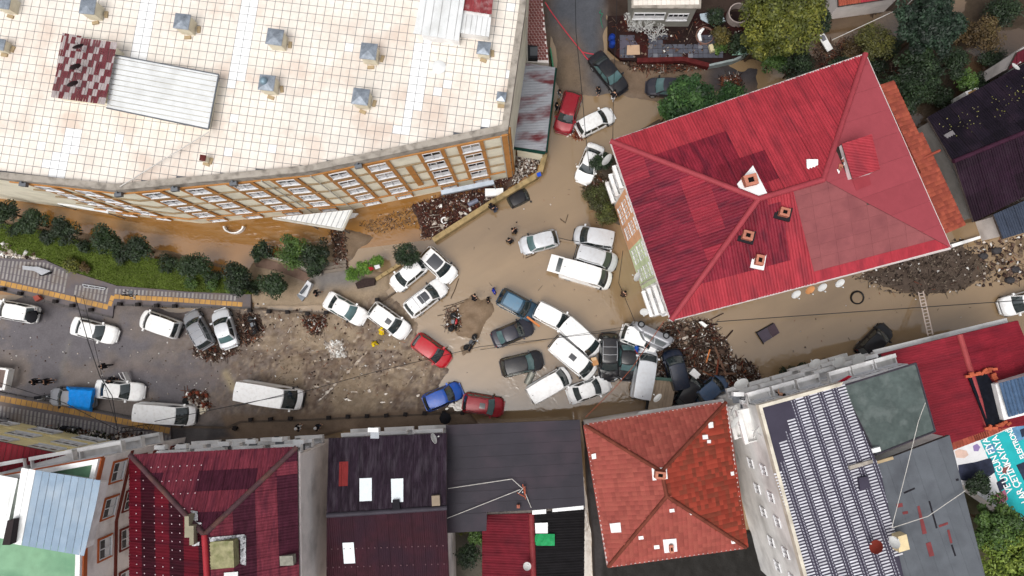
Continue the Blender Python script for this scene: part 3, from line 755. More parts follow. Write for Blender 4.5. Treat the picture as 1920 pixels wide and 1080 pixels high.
# ------------------------------------------------------------------ 2. lean-to roofs along the lane
M_RUST = mat('rusted_grey_sheet', A(150, 152, 158), .5, .1, var=.12, rnd=.08, dirt=A(104, 50, 54), dirt_amt=1., dscale=.8, stretch=(0.14, .5, 1.4))
gar, _ = house('lean_to_garage', 'garage under a rust-streaked corrugated roof beside the lane', [(976, 120), (1040, 128), (1022, 284), (963, 274)], 4.2, .25, M_CREAM)
gp = [(976, 118, 4.5), (1041, 127, 4.2), (1023, 284, 4.2), (962, 275, 4.5)]
deck(gar, [gp], M_DECK); roof_plane(gar, gp, 8, 4.0, lambda x, y, j: M_RUST, .24, .025, 'roof_sheet', udir=(math.cos(1.5+.14), math.sin(1.5+.14)))
mb = MB(); mb.tube([P(962, 277, 4.3), P(1022, 287, 4.1)], .16, 6); mb.build('green_fascia', mat('dark_green_paint', A(20, 56, 48), .5), gar)
mb = MB(); mb.tube([P(1042, 128, 4.1), P(1024, 286, 4.1)], .12, 6); mb.build('green_fascia', MATS['dark_green_paint'], gar)
M_BRK = mat('brick_pattern_felt', A(132, 84, 80), .8, var=.12, rnd=.12)
ter, _ = house('brick_terrace', 'narrow strip roof of red brick pavers between the block and the lane', [(983, -60), (1012, -60), (1030, 118), (984, 116)], 3.8, .05, M_BEIGE)
it = []
for k in range(34):
    for j in range(7):
        y = -56+k*5.1; x = 984+j*6.3+((k % 2)*3)
        xr = 1012+18*(y+60)/178
        if x+5 < xr and y < 112: 
            q = [P(x, y, 3.8), P(x+5.9, y+.3, 3.8), P(x+5.9, y+4.8, 3.8), P(x, y+4.5, 3.8)]; b = MB(); b.prism([p[:2] for p in q], 3.69, 3.73+random.uniform(0, .012)); it.append((b, None, M_BRK))
pieces(ter, 'brick', it)
box = thing('water_tank_box', 'dark grey box with a paler lid on the brick terrace', 'box', P(998, 97, 3.75))
slab_on(box, 'body', [(988, 84), (1008, 86), (1008, 109), (988, 108)], 3.75, 4.5, mat('charcoal_plastic', A(44, 44, 48), .4)); slab_on(box, 'lid', [(994, 88), (1008, 88), (1008, 104), (994, 104)], 4.5, 4.58, mat('grey_lid', A(92, 94, 98), .4))
# low parapet and pale strip between block and lean-to
fen = thing('boundary_wall', 'narrow cream boundary wall between the cream block and the rust-streaked roof', 'wall', P(975, 130, 0))
mb = MB(); mb.prism([tuple(P(a, b, 5))[:2] for a, b in ((982, 20), (987, 20), (962, 285), (956, 284))], -.5, 5.0); mb.build('wall_body', M_CREAM, fen)
gf_ = thing('green_mesh_fence', 'dark green fence along the lane behind the rust-streaked roof', 'fence', P(1040, 100, 0))
for k in range(9):
    a, b = (1032+k*.9, 90+k*6), (1032.7+k*.9, 95.5+k*6); p, q = P(*a, 1.6), P(*b, 1.6)
    m_ = MB(); m_.prism([(p.x-.06, p.y), (p.x+.06, p.y), (q.x+.06, q.y), (q.x-.06, q.y)], .1, 1.7); m_.build('panel', mat('fence_green', A(70, 130, 96), .5), gf_)
# garden wall in the water
gw = thing('garden_wall', 'long mossy stone wall crossing the flood from the planters to the garage', 'wall', P(900, 400, 0))
M_WALLTOP = mat('mossy_wall', A(168, 146, 106), .85, var=.2, scale=2., dirt=A(92, 84, 60), dirt_amt=.6, dscale=1.5, bump=.4)
ln = [(812, 450), (860, 419), (930, 374), (1004, 330), (1013, 322), (1022, 288)]
for (a, b) in zip(ln[:-1], ln[1:]):
    n_ = max(1, int(math.dist(a, b)/22))
    for k in range(n_):
        p = P(a[0]+(b[0]-a[0])*k/n_, a[1]+(b[1]-a[1])*k/n_, 1.0); q = P(a[0]+(b[0]-a[0])*(k+.985)/n_, a[1]+(b[1]-a[1])*(k+.985)/n_, 1.0); d = (q-p).normalized(); nn = Vector((-d.y, d.x))*.24
        m_ = MB(); m_.prism([p.xy+nn, q.xy+nn, q.xy-nn, p.xy-nn], -.5, 1.0+random.uniform(0, .04)); m_.build('coping_stone', M_WALLTOP, gw)
# ------------------------------------------------------------------ 3. the red roofed block
M_R1 = mat('bright_red_sheet', A(164, 54, 64), .5, var=.16, scale=1.2, rnd=.07, dirt=A(124, 46, 56), dirt_amt=.65, dscale=.8, fine=.1, fscale=5., stretch=(.31, 1.8, .45))
M_R2 = mat('aged_dark_red_sheet', A(124, 36, 50), .5, var=.24, scale=1.6, rnd=.16, dirt=A(78, 28, 42), dirt_amt=.75, dscale=1., fine=.14, fscale=6., stretch=(.31, 2., .5))
M_R2W = mat('aged_west_sheet', A(122, 36, 52), .5, var=.24, scale=1.6, rnd=.16, dirt=A(80, 28, 44), dirt_amt=.75, dscale=1., fine=.14, fscale=6., stretch=(-1.24, 2., .5))
M_R15 = mat('worn_red_sheet', A(146, 44, 58), .5, var=.2, rnd=.1, dirt=A(110, 36, 50), dirt_amt=.6, stretch=(-1.24, 2., .5))
M_R3 = mat('pink_membrane', A(160, 74, 82), .6, var=.06, rnd=.05)
M_R4 = mat('dusty_membrane', A(142, 82, 84), .65, var=.07, rnd=.05, dirt=A(118, 66, 70), dirt_amt=.5)
red, rf = house('red_roof_block', 'apartment block with a large bright red hipped metal roof', [(1145, 265), (1622, 102), (1782, 465), (1258, 600)], 12.6, [.7, .55, .55, .9], M_WHITE)
ZE, ZT = 12.6, 15.0
RA, RB, RC, RD, R1, R2 = (1145, 265, ZE), (1622, 102, ZE), (1782, 465, ZE), (1258, 600, ZE), (1422, 373, ZT), (1543, 337, ZT)
RP = [[RA, R1, RD], [RA, RB, R2, R1], [RB, RC, R2], [RC, RD, R1, R2]]
deck(red, RP, M_DECK)
def rm_n(x, y, j):
    if 1200 < x < 1360+(y-220)*.33 and y > 180 and j > 0: return M_R2
    return M_R2 if (y > 312 and x < 1500 and random.random() < .8) else M_R1
def rm_w(x, y, j):
    if abs(x-(1330+(y-440)*.33)) < 10: return M_R15
    return M_R15 if x < 1195 and y < 330 else M_R2W
def rm_s(x, y, j):
    if x > 1490+(y-370)*.2: return M_R4
    return M_R1 if (1455+(y-400)*.22 < x or j == 0) else M_R2
roof_plane(red, RP[0], .92, 2.0, rm_w); roof_plane(red, RP[1], .95, 2.6, rm_n)
roof_plane(red, RP[2], 1.9, 12, lambda x, y, j: M_R3, .3, 0, 'membrane_strip', lift=.06)
# south plane: corrugated half and felted half
def cut(pl, frac0, frac1):   # pl = [eaveA, eaveB, topB, topA] -> part between fractions along eave/top
    l = lambda a, b, t: tuple(a[i]+(b[i]-a[i])*t for i in range(3))
    return [l(pl[0], pl[1], frac0), l(pl[0], pl[1], frac1), l(pl[3], pl[2], frac1), l(pl[3], pl[2], frac0)]
roof_plane(red, cut([RD, RC, R2, R1], 0, .52), .95, 2.3, rm_s)
roof_plane(red, cut([RD, RC, R2, R1], .52, 1), 1.3, 1.0, lambda x, y, j: M_R1 if j == 0 else M_R4, .3, 0, 'felt_strip', lift=.05)
caps(red, [(RA, R1), (RD, R1), (R1, R2), (RB, R2)], mat('red_ridge_cap', A(158, 66, 74), .5, var=.1), .22)
for a, b in ((RA, RB), (RB, RC), (RC, RD), (RD, RA)):
    mb = MB(); mb.tube([V3(a)+Vector((0, 0, -.02)), V3(b)+Vector((0, 0, -.02))], .11, 6); mb.build('gutter', mat('pale_gutter', A(206, 196, 194), .5), red)
M_FLASH = mat('white_flashing', A(246, 246, 246), .4, var=.04)
M_BRICK = mat('chimney_brick', A(160, 98, 82), .85, var=.25, scale=6., fine=.2)
def roofz(px, py, planes):
    for pl in planes:
        q = [V3(p) for p in pl]; o, u, v, n = plane_frame(q)
        z = o.z
        for _ in range(6):
            p = P(px, py, z); z = o.z-(n.x*(p.x-o.x)+n.y*(p.y-o.y))/n.z
        p = P(px, py, z)
        if inside(p, q): return z
    return V3(planes[0][0]).z
def chimney(parent, planes, px, py, w_, d_, rz, h=.6, flash=None, fs=1.5, off=(0, 0)):
    z = roofz(px, py, planes); p = P(px, py, z)
    if flash is not None:
        f = MB(); f.box((p.x+off[0], p.y+off[1], z+.05), (w_*fs, d_*fs, .22), rz); f.build('chimney_flashing', flash, parent)
    b = MB(); nb_ = 5
    for k in range(nb_): b.box((p.x, p.y, z-.2+(h+.2)*(k+.5)/nb_), (w_-.03*(k % 2), d_-.03*(k % 2), (h+.2)/nb_-.012), rz)
    o = b.build('chimney', M_BRICK, parent)
    t = MB(); r = Matrix.Rotation(rz, 4, 'Z'); 
    for sx, sy, ww, dd in ((0, .36, 1, .28), (0, -.36, 1, .28), (.36, 0, .28, .44), (-.36, 0, .28, .44)):
        v = r @ Vector((sx*w_, sy*d_, 0)); t.box((p.x+v.x, p.y+v.y, z+h+.05), (w_*ww-.01, d_*dd-.01, .1), rz)
    t.build('chimney_rim', mat('brick_rim', A(186, 122, 102), .8, var=.2), o)
    f = MB(); f.box((p.x, p.y, z+h+.012), (w_*.5, d_*.5, .02), rz); f.build('flue', mat('soot', A(22, 18, 18), .9), o)
rr = math.radians(-15)
RPs = RP
z = roofz(1410, 345, RP); 
mb = MB(); qq = [(1382, 345), (1412, 310), (1440, 365), (1420, 373), (1386, 352)]; pp = [P(a, b, roofz(a, b, RP)+.14) for a, b in qq]; mb.prism([p[:2] for p in pp], [p.z-.3 for p in pp], [p.z for p in pp]); mb.build('chimney_flashing', M_FLASH, red)
chimney(red, RP, 1403, 341, .95, .8, rr+.5)
chimney(red, RP, 1467, 400, .7, .6, rr, .5, mat('dark_flashing', A(40, 38, 42), .5), 1.7)
chimney(red, RP, 1399, 443, .75, .65, rr, .45, MATS['dark_flashing'], 1.55)
chimney(red, RP, 1421, 489, .6, .75, rr+.05, .5, M_FLASH, 1.65)
mb = MB(); z = roofz(1523, 309, RP); p = P(1523, 309, z+.1); mb.box((p.x, p.y, z+.09), (.8, .8, .12), rr+.25); mb.build('skylight', M_FLASH, red)
# dormer with its own little roof
z = roofz(1600, 310, [RP[2]])
dm = MB(); dm.prism([tuple(P(a, b, z+1.2))[:2] for a, b in ((1583, 268), (1632, 254), (1646, 318), (1600, 332))], z-1.2, z+1.0); dmo = dm.build('dormer', M_WHITE, red)
dpl = [(1578, 270, z+1.15), (1634, 252, z+1.5), (1650, 318, z+1.5), (1598, 336, z+1.15)]
dd_ = MB(); q = [V3(p) for p in dpl]; dd_.prism([p[:2] for p in q], [p.z-.08 for p in q], [p.z for p in q]); dd_.build('dormer_deck', M_DECK, dmo)
roof_plane(dmo, dpl, .9, 4, lambda x, y, j: M_R1, .2, .022, 'dormer_sheet', udir=(math.cos(1.35), math.sin(1.35)), lift=.02)
op = MB(); op.prism([tuple(P(a, b, z+.5))[:2] for a, b in ((1566, 276), (1580, 272), (1600, 328), (1586, 330))], z-.6, z+.35); op.build('dormer_opening', mat('dark_opening', A(52, 44, 42), .8, var=.4, scale=4), dmo)
for k in range(9):
    p = P(1574+random.uniform(-3, 16), 280+k*5.2, z+.5); b = MB(); b.box((p.x, p.y, z+.45), (.3, .22, .16), random.random()*3); b.build('rubble_brick', random.choice([M_BRICK, M_FLASH, MATS['brick_rim']]), dmo)
mb = MB(); zz = [roofz(a, b, RP)+.13 for a, b in ((1598, 338), (1630, 330), (1634, 346), (1606, 357))]; pp = [P(a, b, q) for (a, b), q in zip(((1598, 338), (1630, 330), (1634, 346), (1606, 357)), zz)]; mb.prism([p[:2] for p in pp], [p.z-.03 for p in pp], [p.z for p in pp]); mb.build('apron_flashing', MATS['red_ridge_cap'], red)
# west front: balconies in bays of white, orange and green
# rf order follows the eave: A, B, C, D  -> west wall from D to A, outside must be on the right hand when walking a->b
wa, wb = rf[0], rf[3]
def outward(a, b, c):
    d = (b-a); n = Vector((d.y, -d.x)); return n.dot((a+b)/2-c) > 0
ctr = sum(rf, Vector((0, 0)))/4
if not outward(wa, wb, ctr): wa, wb = wb, wa
LW = (wb-wa).length
M_ORG = mat('orange_render', (.78, .42, .24), .75, var=.08, dirt=A(180, 130, 100), dirt_amt=.3)
M_GRN = mat('pale_green_render', (.66, .76, .48), .75, var=.08, dirt=A(160, 170, 136), dirt_amt=.3)
flip = (wa-rf[0]).length > .1            # True: wall runs from the D end
def ub(t): return LW*(1-t) if flip else LW*t        # t = 0 at the top-left corner, 1 at the bottom corner
for t0_, t1_, m_ in ((.17, .50, M_ORG), (.50, .79, M_GRN)):
    s = MB(); w_ = LW*(t1_-t0_); s.box((0, .03, 0), (w_, .06, 11.6)); set_on(red, 'render_panel', s.mesh('render_panel', m_), frame_at(wa, wb, ub((t0_+t1_)/2), 6.2))
for fi, z in enumerate((1.6, 4.4, 7.2, 10.0)):
    for t, wf in ((.085, .15), (.27, .14), (.40, .10), (.57, .12), (.70, .1), (.9, .18)):
        (balcony(red, wa, wb, ub(t), z, LW*wf, .42, M_WHITE, None, .55) if not .15 < t < .8 else None)
        [window(red, wa, wb, ub(t+e_), z+1.1, LW*wf*.2, 1.5, 1) for e_ in ((-wf*.3, 0, wf*.3) if .15 < t < .8 else (0,))]
s = MB(); s.tube([(0, .35, -5), (0, .35, 5)], .06, 6); set_on(red, 'downpipe', s.mesh('downpipe', MATS['pipe_grey']), frame_at(wa, wb, ub(.765), 7))
sa, sb = rf[3], rf[2]
if not outward(sa, sb, ctr): sa, sb = sb, sa
for z in (2.2, 5, 7.8, 10.6):
    for k in range(7): window(red, sa, sb, (sb-sa).length*(k+.5)/7, z, 1.4, 1.3)
# ------------------------------------------------------------------ 4. orange tiled lean-to, dark corrugated house and neighbours (right)
M_OT = [mat('orange_tile_a', A(160, 82, 64), .7, var=.16, rnd=.12), mat('orange_tile_b', A(148, 74, 60), .7, var=.16, rnd=.12)]
ote = tile_mesh('roof_tile', .40, .44, M_OT[0])
ot, _ = house('tiled_annexe', 'narrow orange tiled roof tucked against the red roofed block', [(1652, 160), (1676, 155), (1806, 420), (1774, 436)], 6.0, .1, M_BEIGE)
otp = [(1648, 158, 6.6), (1676, 154, 6.0), (1808, 420, 6.0), (1772, 438, 6.6)]; deck(ot, [otp], M_OT[1])
pieces(ot, 'roof_tile', tile_plane(otp, ote, .36, .42, M_OT))
mb = MB(); mb.tube([P(1724, 300, 6.35), P(1762, 282, 6.15)], .12, 6); mb.build('ridge_tile', M_OT[1], ot)
M_BLK = mat('black_corrugated', A(24, 18, 28), .5, var=.3, scale=1.5, rnd=.3, dirt=A(44, 32, 44), dirt_amt=.6, dscale=.6)
M_PLUM = mat('plum_corrugated', A(34, 16, 30), .5, var=.3, rnd=.3, dirt=A(54, 38, 50), dirt_amt=.4)
bk, _ = house('dark_house', 'house with a black and plum corrugated gable roof flecked with leaves', [(1737, 224), (1990, 82), (1990, 340), (1880, 376), (1826, 416)], 5.0, .3, mat('grey_render', A(150, 146, 142), .8))
bk1 = [(1737, 222, 5.0), (1990, 80, 5.0), (1990, 220, 6.5), (1787, 303, 6.5)]; bk2 = [(1787, 303, 6.5), (1990, 220, 6.5), (1990, 332, 5.0), (1826, 416, 5.0)]
deck(bk, [bk1, bk2], M_DECK); roof_plane(bk, bk1, 1.15, 2.4, lambda x, y, j: M_BLK); roof_plane(bk, bk2, 1.15, 2.4, lambda x, y, j: M_PLUM)
caps(bk, [((1787, 303, 6.5), (1990, 220, 6.5))], mat('plum_ridge', A(62, 34, 50), .5, var=.2), .2, 'ridge_cap')
mb = MB(); zz = 5.75; pp = [P(a, b, zz) for a, b in ((1768, 254), (1784, 245), (1803, 272), (1788, 280))]; mb.prism([p[:2] for p in pp], [p.z+.0 for p in pp], [p.z+.14 for p in pp]); mb.build('translucent_panel', mat('clear_sheet', A(120, 116, 118), .4), bk)
bl, _ = house('slate_blue_shed', 'low shed with a slate blue roof below the dark house', [(1864, 402), (1990, 348), (1990, 415), (1880, 447)], 3.0, .2, M_BEIGE)
blp = [(1862, 402, 3.2), (1990, 346, 3.2), (1990, 416, 2.9), (1879, 448, 2.9)]; deck(bl, [blp], M_DECK); roof_plane(bl, blp, 1.1, 3, lambda x, y, j: mat('slate_sheet', A(58, 66, 82), .5, var=.25, rnd=.15))
dr, _ = house('maroon_shed', 'corner of a maroon roof at the right edge above the dark house', [(1893, 128), (1990, 80), (1990, 40), (1905, 95)], 5.6, .1, M_BEIGE)
drp = [(1890, 130, 5.7), (1990, 78, 5.7), (1990, 60, 6.3), (1905, 98, 6.3)]; deck(dr, [drp], M_DECK); roof_plane(dr, drp, 1.1, 3, lambda x, y, j: mat('maroon_sheet', A(92, 30, 42), .5, var=.2, rnd=.15))
tp, _ = house('small_red_roof', 'small orange-red roof at the top edge beyond the trees', [(1570, -60), (1690, -60), (1690, -6), (1573, 10)], 3.0, .1, M_BEIGE)
tpp = [(1568, -60, 3.2), (1692, -60, 3.2), (1692, -6, 3.0), (1572, 12, 3.0)]; deck(tp, [tpp], M_DECK); roof_plane(tp, tpp, 1.0, 3, lambda x, y, j: M_R1 if x > 1620 else M_OT[0])
# ------------------------------------------------------------------ 5. the small house with a yard (top)
wh, whf = house('garden_house', 'small grey house with a flat white tiled roof above the garden yard', [(1186, -60), (1316, -60), (1312, 12), (1188, 12)], 4.6, .12, mat('grey_green_render', A(150, 148, 140), .8, var=.1))
mb = MB(); q = [P(a, b, 4.6) for a, b in ((1184, -60), (1318, -60), (1314, 16), (1184, 15))]; mb.prism([p[:2] for p in q], 4.5, 4.64); mb.build('roof_slab', M_CONC, wh)
te2 = MB(); te2.box((0, 0, .018), (.4, .4, .036)); te2m = te2.mesh('roof_tile', M_T1); it = []
for i in range(40):
    for j in range(16):
        p = P(1192, 6, 4.66)+Vector((i*.42, j*.42, 0)); u_, v_ = PX(np.array([p.x]), np.array([p.y]), 4.66)
        if u_[0] < 1308 and v_[0] > -20: it.append((te2m, Matrix.Translation((p.x, p.y, 4.64)), M_T1))
pieces(wh, 'roof_tile', it)
a_, b_ = min(whf, key=lambda p: p.y*3+p.x), min(whf, key=lambda p: p.y*3-p.x)
window(wh, a_, b_, (b_-a_).length*.28, 2.7, 2.9, 1.1, 3); window(wh, a_, b_, (b_-a_).length*.75, 2.5, 1.9, 1.2, 4)
# yard: dark paving squares, beds, wall
yd = MB(); yard_px = [(1140, 30), (1420, 20), (1425, 95), (1330, 122), (1165, 112), (1140, 90)]
yd.prism(plist(yard_px, .5), -.5, .5); ydo = struct('yard', yd, mat('yard_soil', A(42, 30, 29), .8, var=.35, scale=1.2, fine=.2, dirt=A(70, 28, 26), dirt_amt=.7, dscale=.5))
M_SLB = [mat('yard_slab_a', A(86, 88, 98), .5, var=.1, rnd=.15), mat('yard_slab_b', A(120, 122, 130), .5, var=.1, rnd=.1)]
it = []
for i in range(15):
    for j in range(5):
        x, y = 1215+i*9.4, 66+j*8.6
        if (j < 2 and 3 < i < 10) or random.random() < .06: continue
        q = [P(x+dx, y+dy, .5) for dx, dy in ((0, 0), (8.8, .2), (8.8, 8.1), (0, 8))]; b = MB(); b.prism([p[:2] for p in q], .45, .53+random.uniform(0, .02)); it.append((b, None, M_SLB[random.random() < .12]))
for i in range(3):
    for j in range(5):
        x, y = 1162+i*9.4, 66+j*8.6; q = [P(x+dx, y+dy, .5) for dx, dy in ((0, 0), (8.8, .2), (8.8, 8.1), (0, 8))]; b = MB(); b.prism([p[:2] for p in q], .45, .53+random.uniform(0, .02)); it.append((b, None, M_SLB[0]))
pieces(ydo, 'slab', it)
yw = thing('yard_wall', 'broken maroon and white boundary wall along the foot of the garden yard', 'wall', P(1290, 115, 0))
for k, (a, b) in enumerate(zip([(1195, 112), (1240, 111), (1285, 110), (1330, 122), (1375, 112), (1420, 92)][:-1], [(1195, 112), (1240, 111), (1285, 110), (1330, 122), (1375, 112), (1420, 92)][1:])):
    p, q = P(*a, .9), P(*b, .9); d = (q-p).normalized(); nn = Vector((-d.y, d.x))*(.22 if k < 3 else .1)
    m_ = MB(); m_.prism([p.xy+nn, q.xy+nn, q.xy-nn, p.xy-nn], -.3, .8+random.uniform(-.1, .1)); m_.build('wall_panel', mat('maroon_paint', A(86, 34, 34), .7, var=.3, scale=3) if k < 3 else mat('pale_panel', A(150, 160, 160), .6, var=.2), yw)
# ------------------------------------------------------------------ 6. bottom left: yellow building, white and orange building
M_YEL = mat('yellow_render', (.80, .70, .40), .75, var=.06, dirt=A(180, 160, 110), dirt_amt=.3)
ye, yf = house('yellow_building', 'yellow building with a dark red metal roof at the lower left', [(-160, 800), (124, 854), (-160, 925)], 9.0, .2, M_YEL)
yp = [(-160, 796, 9.0), (126, 853, 9.0), (-160, 928, 9.4)]; deck(ye, [yp], M_DECK); roof_plane(ye, yp, .5, 12, lambda x, y, j: mat('wine_standing_seam', A(122, 28, 40), .45, var=.1, rnd=.08), .25, .03, 'roof_sheet', udir=(math.cos(-.1), math.sin(-.1)))
a_, b_ = yf[1], yf[0]
if not outward(a_, b_, sum(yf, Vector((0, 0)))/3): a_, b_ = b_, a_
LY = (b_-a_).length
for z in (1.8, 4.5, 7.2):
    for u in (2.0, 6.2, 10.4):
        uu = u if (a_-yf[1]).length < .1 else LY-u
        window(ye, a_, b_, uu, z, 2.4, 1.3, 3); 
for z in (3.1, 5.8):
    s = MB(); s.box((LY/2, .06, 0), (LY, .12, .3)); set_on(ye, 'ledge', s.mesh('ledge', M_YEL), frame_at(a_, b_, 0, z))
ZO = 12.5
oh, of = house('white_orange_building', 'white building with orange trim, blue-grey metal roof shed and green terrace roof', [(-160, 918), (200, 853), (166, 1000), (162, 1180), (-160, 1180)], ZO, .15, mat('pinkish_white_render', (.86, .81, .79), .75, var=.06, dirt=A(160, 146, 140), dirt_amt=.4))
oc = sum(of, Vector((0, 0)))/len(of)
mb = MB(); mb.prism(inset([p for p in of], .3), ZO-.1, ZO); mb.build('terrace', mat('green_terrace', A(132, 172, 140), .7, var=.12, dirt=A(96, 140, 112), dirt_amt=.6, dscale=.4), oh)
M_ORT = mat('orange_trim', A(184, 100, 60), .7, var=.1)
pi_ = inset(of, .35); mb = MB()
for i in range(len(of)): mb.prism([of[i], of[(i+1) % 5], pi_[(i+1) % 5], pi_[i]], ZO-.1, ZO+.7)
mb.build('parapet', M_WHITE, oh)
mb = MB()
for i in range(3):
    a, b = of[i], of[i+1]
    if not outward(a, b, oc): a, b = b, a
    s = MB(); L = (b-a).length; s.box((L/2, .05, 0), (L, .1, .45)); set_on(oh, 'trim_band', s.mesh('trim_band', M_ORT), frame_at(a, b, 0, ZO+.2))
shp = [(41, 877, ZO+1.6), (191, 901, ZO+1.6), (158, 1042, ZO+1.3), (18, 1018, ZO+1.3)]
sh2 = MB(); sh2.prism([tuple(P(a, b, ZO+1.3))[:2] for a, b in ((48, 886), (182, 908), (152, 1032), (26, 1010))], ZO-.1, ZO+1.2); sho = sh2.build('roof_room', M_WHITE, oh)
M_BLU = mat('blue_grey_metal', A(140, 160, 180), .45, .0, var=.08, rnd=.06, dirt=A(196, 204, 210), dirt_amt=.35, dscale=.4)
roof_plane(sho, shp, .55, 12, lambda x, y, j: M_BLU if x > 62-(y-880)*.2 else M_SHEETW, .3, 0, 'metal_strip', gap=.035, udir=(math.cos(-.17), math.sin(-.17)), lift=.03)
shw = [(-60, 880, ZO+1.2), (34, 897, ZO+1.2), (10, 1010, ZO+1.0), (-60, 1000, ZO+1.0)]
sh3 = MB(); sh3.prism([tuple(P(a, b, ZO+1))[:2] for a, b in ((-58, 884), (32, 900), (10, 1004), (-58, 994))], ZO-.1, ZO+.95); sh3o = sh3.build('roof_room', M_WHITE, oh)
roof_plane(sh3o, shw, .6, 12, lambda x, y, j: M_SHEETW, .3, 0, 'metal_strip', udir=(math.cos(-.17), math.sin(-.17)), lift=.03)
mb = MB(); mb.prism([tuple(P(a, b, ZO+2))[:2] for a, b in ((14, 976), (26, 974), (18, 1022), (4, 1022))], ZO, ZO+2.0); mb.build('flue_shaft', mat('charcoal_paint', A(50, 42, 44), .6), oh)
a_, b_ = of[1], of[2]
if not outward(a_, b_, oc): a_, b_ = b_, a_
for (p0, p1) in ((of[1], of[2]), (of[2], of[3])):
    a_, b_ = (p0, p1) if outward(p0, p1, oc) else (p1, p0); L = (b_-a_).length; n_ = max(2, int(L/3.2))
    for z in (10.3, 7.5, 4.7, 1.9):
        for k in range(n_): window(oh, a_, b_, L*(k+.5)/n_, z, 1.5, 1.5, 2, M_ORT if z > 9 else mat('maroon_trim', A(118, 58, 50), .7))
    s = MB(); s.box((L/2, .05, 0), (L, .1, .3)); set_on(oh, 'trim_band', s.mesh('trim_band', MATS['maroon_trim']), frame_at(a_, b_, 0, 8.9))
a_, b_ = (of[0], of[1]) if outward(of[0], of[1], oc) else (of[1], of[0]); L = (b_-a_).length
for z in (9.0, 6.2, 3.4):
    for k in range(4):
        u = k*4.0+2.2; u = u if (a_-of[1]).length < .1 else L-u
        balcony(oh, a_, b_, u, z, 3.5, .9, M_WHITE, mat('glass_panel', A(190, 204, 204), .2), .9); window(oh, a_, b_, u, z+1.2, 2.4, 1.6, 3)
# ------------------------------------------------------------------ 7. maroon hipped building
M_M1 = mat('maroon_corrugated', A(112, 48, 60), .5, var=.26, scale=2.2, rnd=.1, dirt=A(72, 32, 46), dirt_amt=.7, dscale=1.2, fine=.2, fscale=5., stretch=(0, 2.5, .4))
M_M2 = mat('dark_maroon_corrugated', A(66, 28, 42), .5, var=.3, scale=2.2, rnd=.12, fine=.2, fscale=5., stretch=(0, 2.5, .4))
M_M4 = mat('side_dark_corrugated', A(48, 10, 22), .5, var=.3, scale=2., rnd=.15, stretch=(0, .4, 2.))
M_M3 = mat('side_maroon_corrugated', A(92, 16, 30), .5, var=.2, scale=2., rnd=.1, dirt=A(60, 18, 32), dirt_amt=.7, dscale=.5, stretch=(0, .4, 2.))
ZM, ZMR = 11.5, 14.4
mh, mf = house('maroon_hip_building', 'building with a maroon corrugated hipped roof and a square rooftop hatch', [(245, 854), (557, 838), (562, 1180), (243, 1180)], ZM, [.8, .25, .3, .3], M_BEIGE)
m1 = [[(245, 853, ZM), (557, 838, ZM), (384, 1002, ZMR)], [(557, 838, ZM), (562, 1180, ZM), (394, 1180, ZMR), (384, 1002, ZMR)], [(245, 853, ZM), (384, 1002, ZMR), (394, 1180, ZMR), (243, 1180, ZM)]]
deck(mh, m1, M_DECK)
roof_plane(mh, m1[0], .9, 1.6, lambda x, y, j: M_M2 if (j % 2 == 1 and random.random() < .75) else M_M1)
roof_plane(mh, m1[1], .95, 1.6, lambda x, y, j: M_M2 if j in (2, 4) or (j == 0 and random.random() < .5) else M_M1)
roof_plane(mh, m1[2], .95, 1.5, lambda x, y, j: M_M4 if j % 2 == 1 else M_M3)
caps(mh, [((245, 853, ZM), (384, 1002, ZMR)), ((557, 838, ZM), (384, 1002, ZMR))], mat('weathered_cap', A(84, 62, 66), .5, var=.25, dirt=A(130, 90, 60), dirt_amt=.4), .2)
caps(mh, [((384, 1002, ZMR), (394, 1180, ZMR))], mat('red_cap', A(160, 50, 58), .5, var=.15), .22, 'ridge_cap')
M_SPK = mat('speckled_flashing', A(200, 200, 204), .5, var=.4, scale=6., fine=.4, fscale=9., dirt=A(30, 30, 36), dirt_amt=.95, dscale=5.)
def flat_on(parent, planes, name, px, m, lift=.12, th=.03):
    pp = [P(a, b, roofz(a, b, planes)+lift) for a, b in px]; mb = MB(); mb.prism([p[:2] for p in pp], [p.z-th for p in pp], [p.z for p in pp]); return mb.build(name, m, parent)
z = roofz(358, 985, m1); slab_on(mh, 'chimney_stack', [(346, 968), (354, 968), (354, 986), (363, 986), (363, 1022), (355, 1022), (355, 1008), (346, 1008)], z-1, z+.9, mat('olive_concrete', A(150, 144, 124), .85, var=.15))
for q in ([(357, 957), (370, 959), (371, 976), (364, 978), (363, 966), (357, 965)], [(364, 978), (378, 980), (378, 1003), (372, 1003), (371, 986), (364, 985)], [(360, 1018), (374, 1016), (373, 1023), (360, 1024)]): flat_on(mh, m1, 'flashing', q[:4], M_SPK, .15)
z = roofz(420, 1040, m1); slab_on(mh, 'hatch_box', [(391, 1016), (437, 1014), (439, 1064), (392, 1068)], z-1, z+.5, mat('mossy_concrete', A(150, 146, 112), .9, var=.25, scale=3, dirt=A(92, 100, 56), dirt_amt=.6, dscale=2.))
for q in ([(392, 1008), (458, 1002), (460, 1010), (394, 1016)], [(450, 1006), (461, 1004), (461, 1060), (451, 1058)], [(420, 1074), (446, 1072), (446, 1090), (420, 1090)]): flat_on(mh, m1, 'flashing', q, M_SPK if q[0][1] < 1070 else M_FLASH, .15)
z = roofz(540, 1052, m1); slab_on(mh, 'small_chimney', [(524, 1043), (549, 1042), (550, 1060), (525, 1061)], z-.6, z+.45, mat('pale_lichen_concrete', A(140, 138, 128), .9, var=.25, scale=4))
a_, b_ = (mf[0], mf[1]) if outward(mf[0], mf[1], sum(mf, Vector((0, 0)))/4) else (mf[1], mf[0]); L = (b_-a_).length
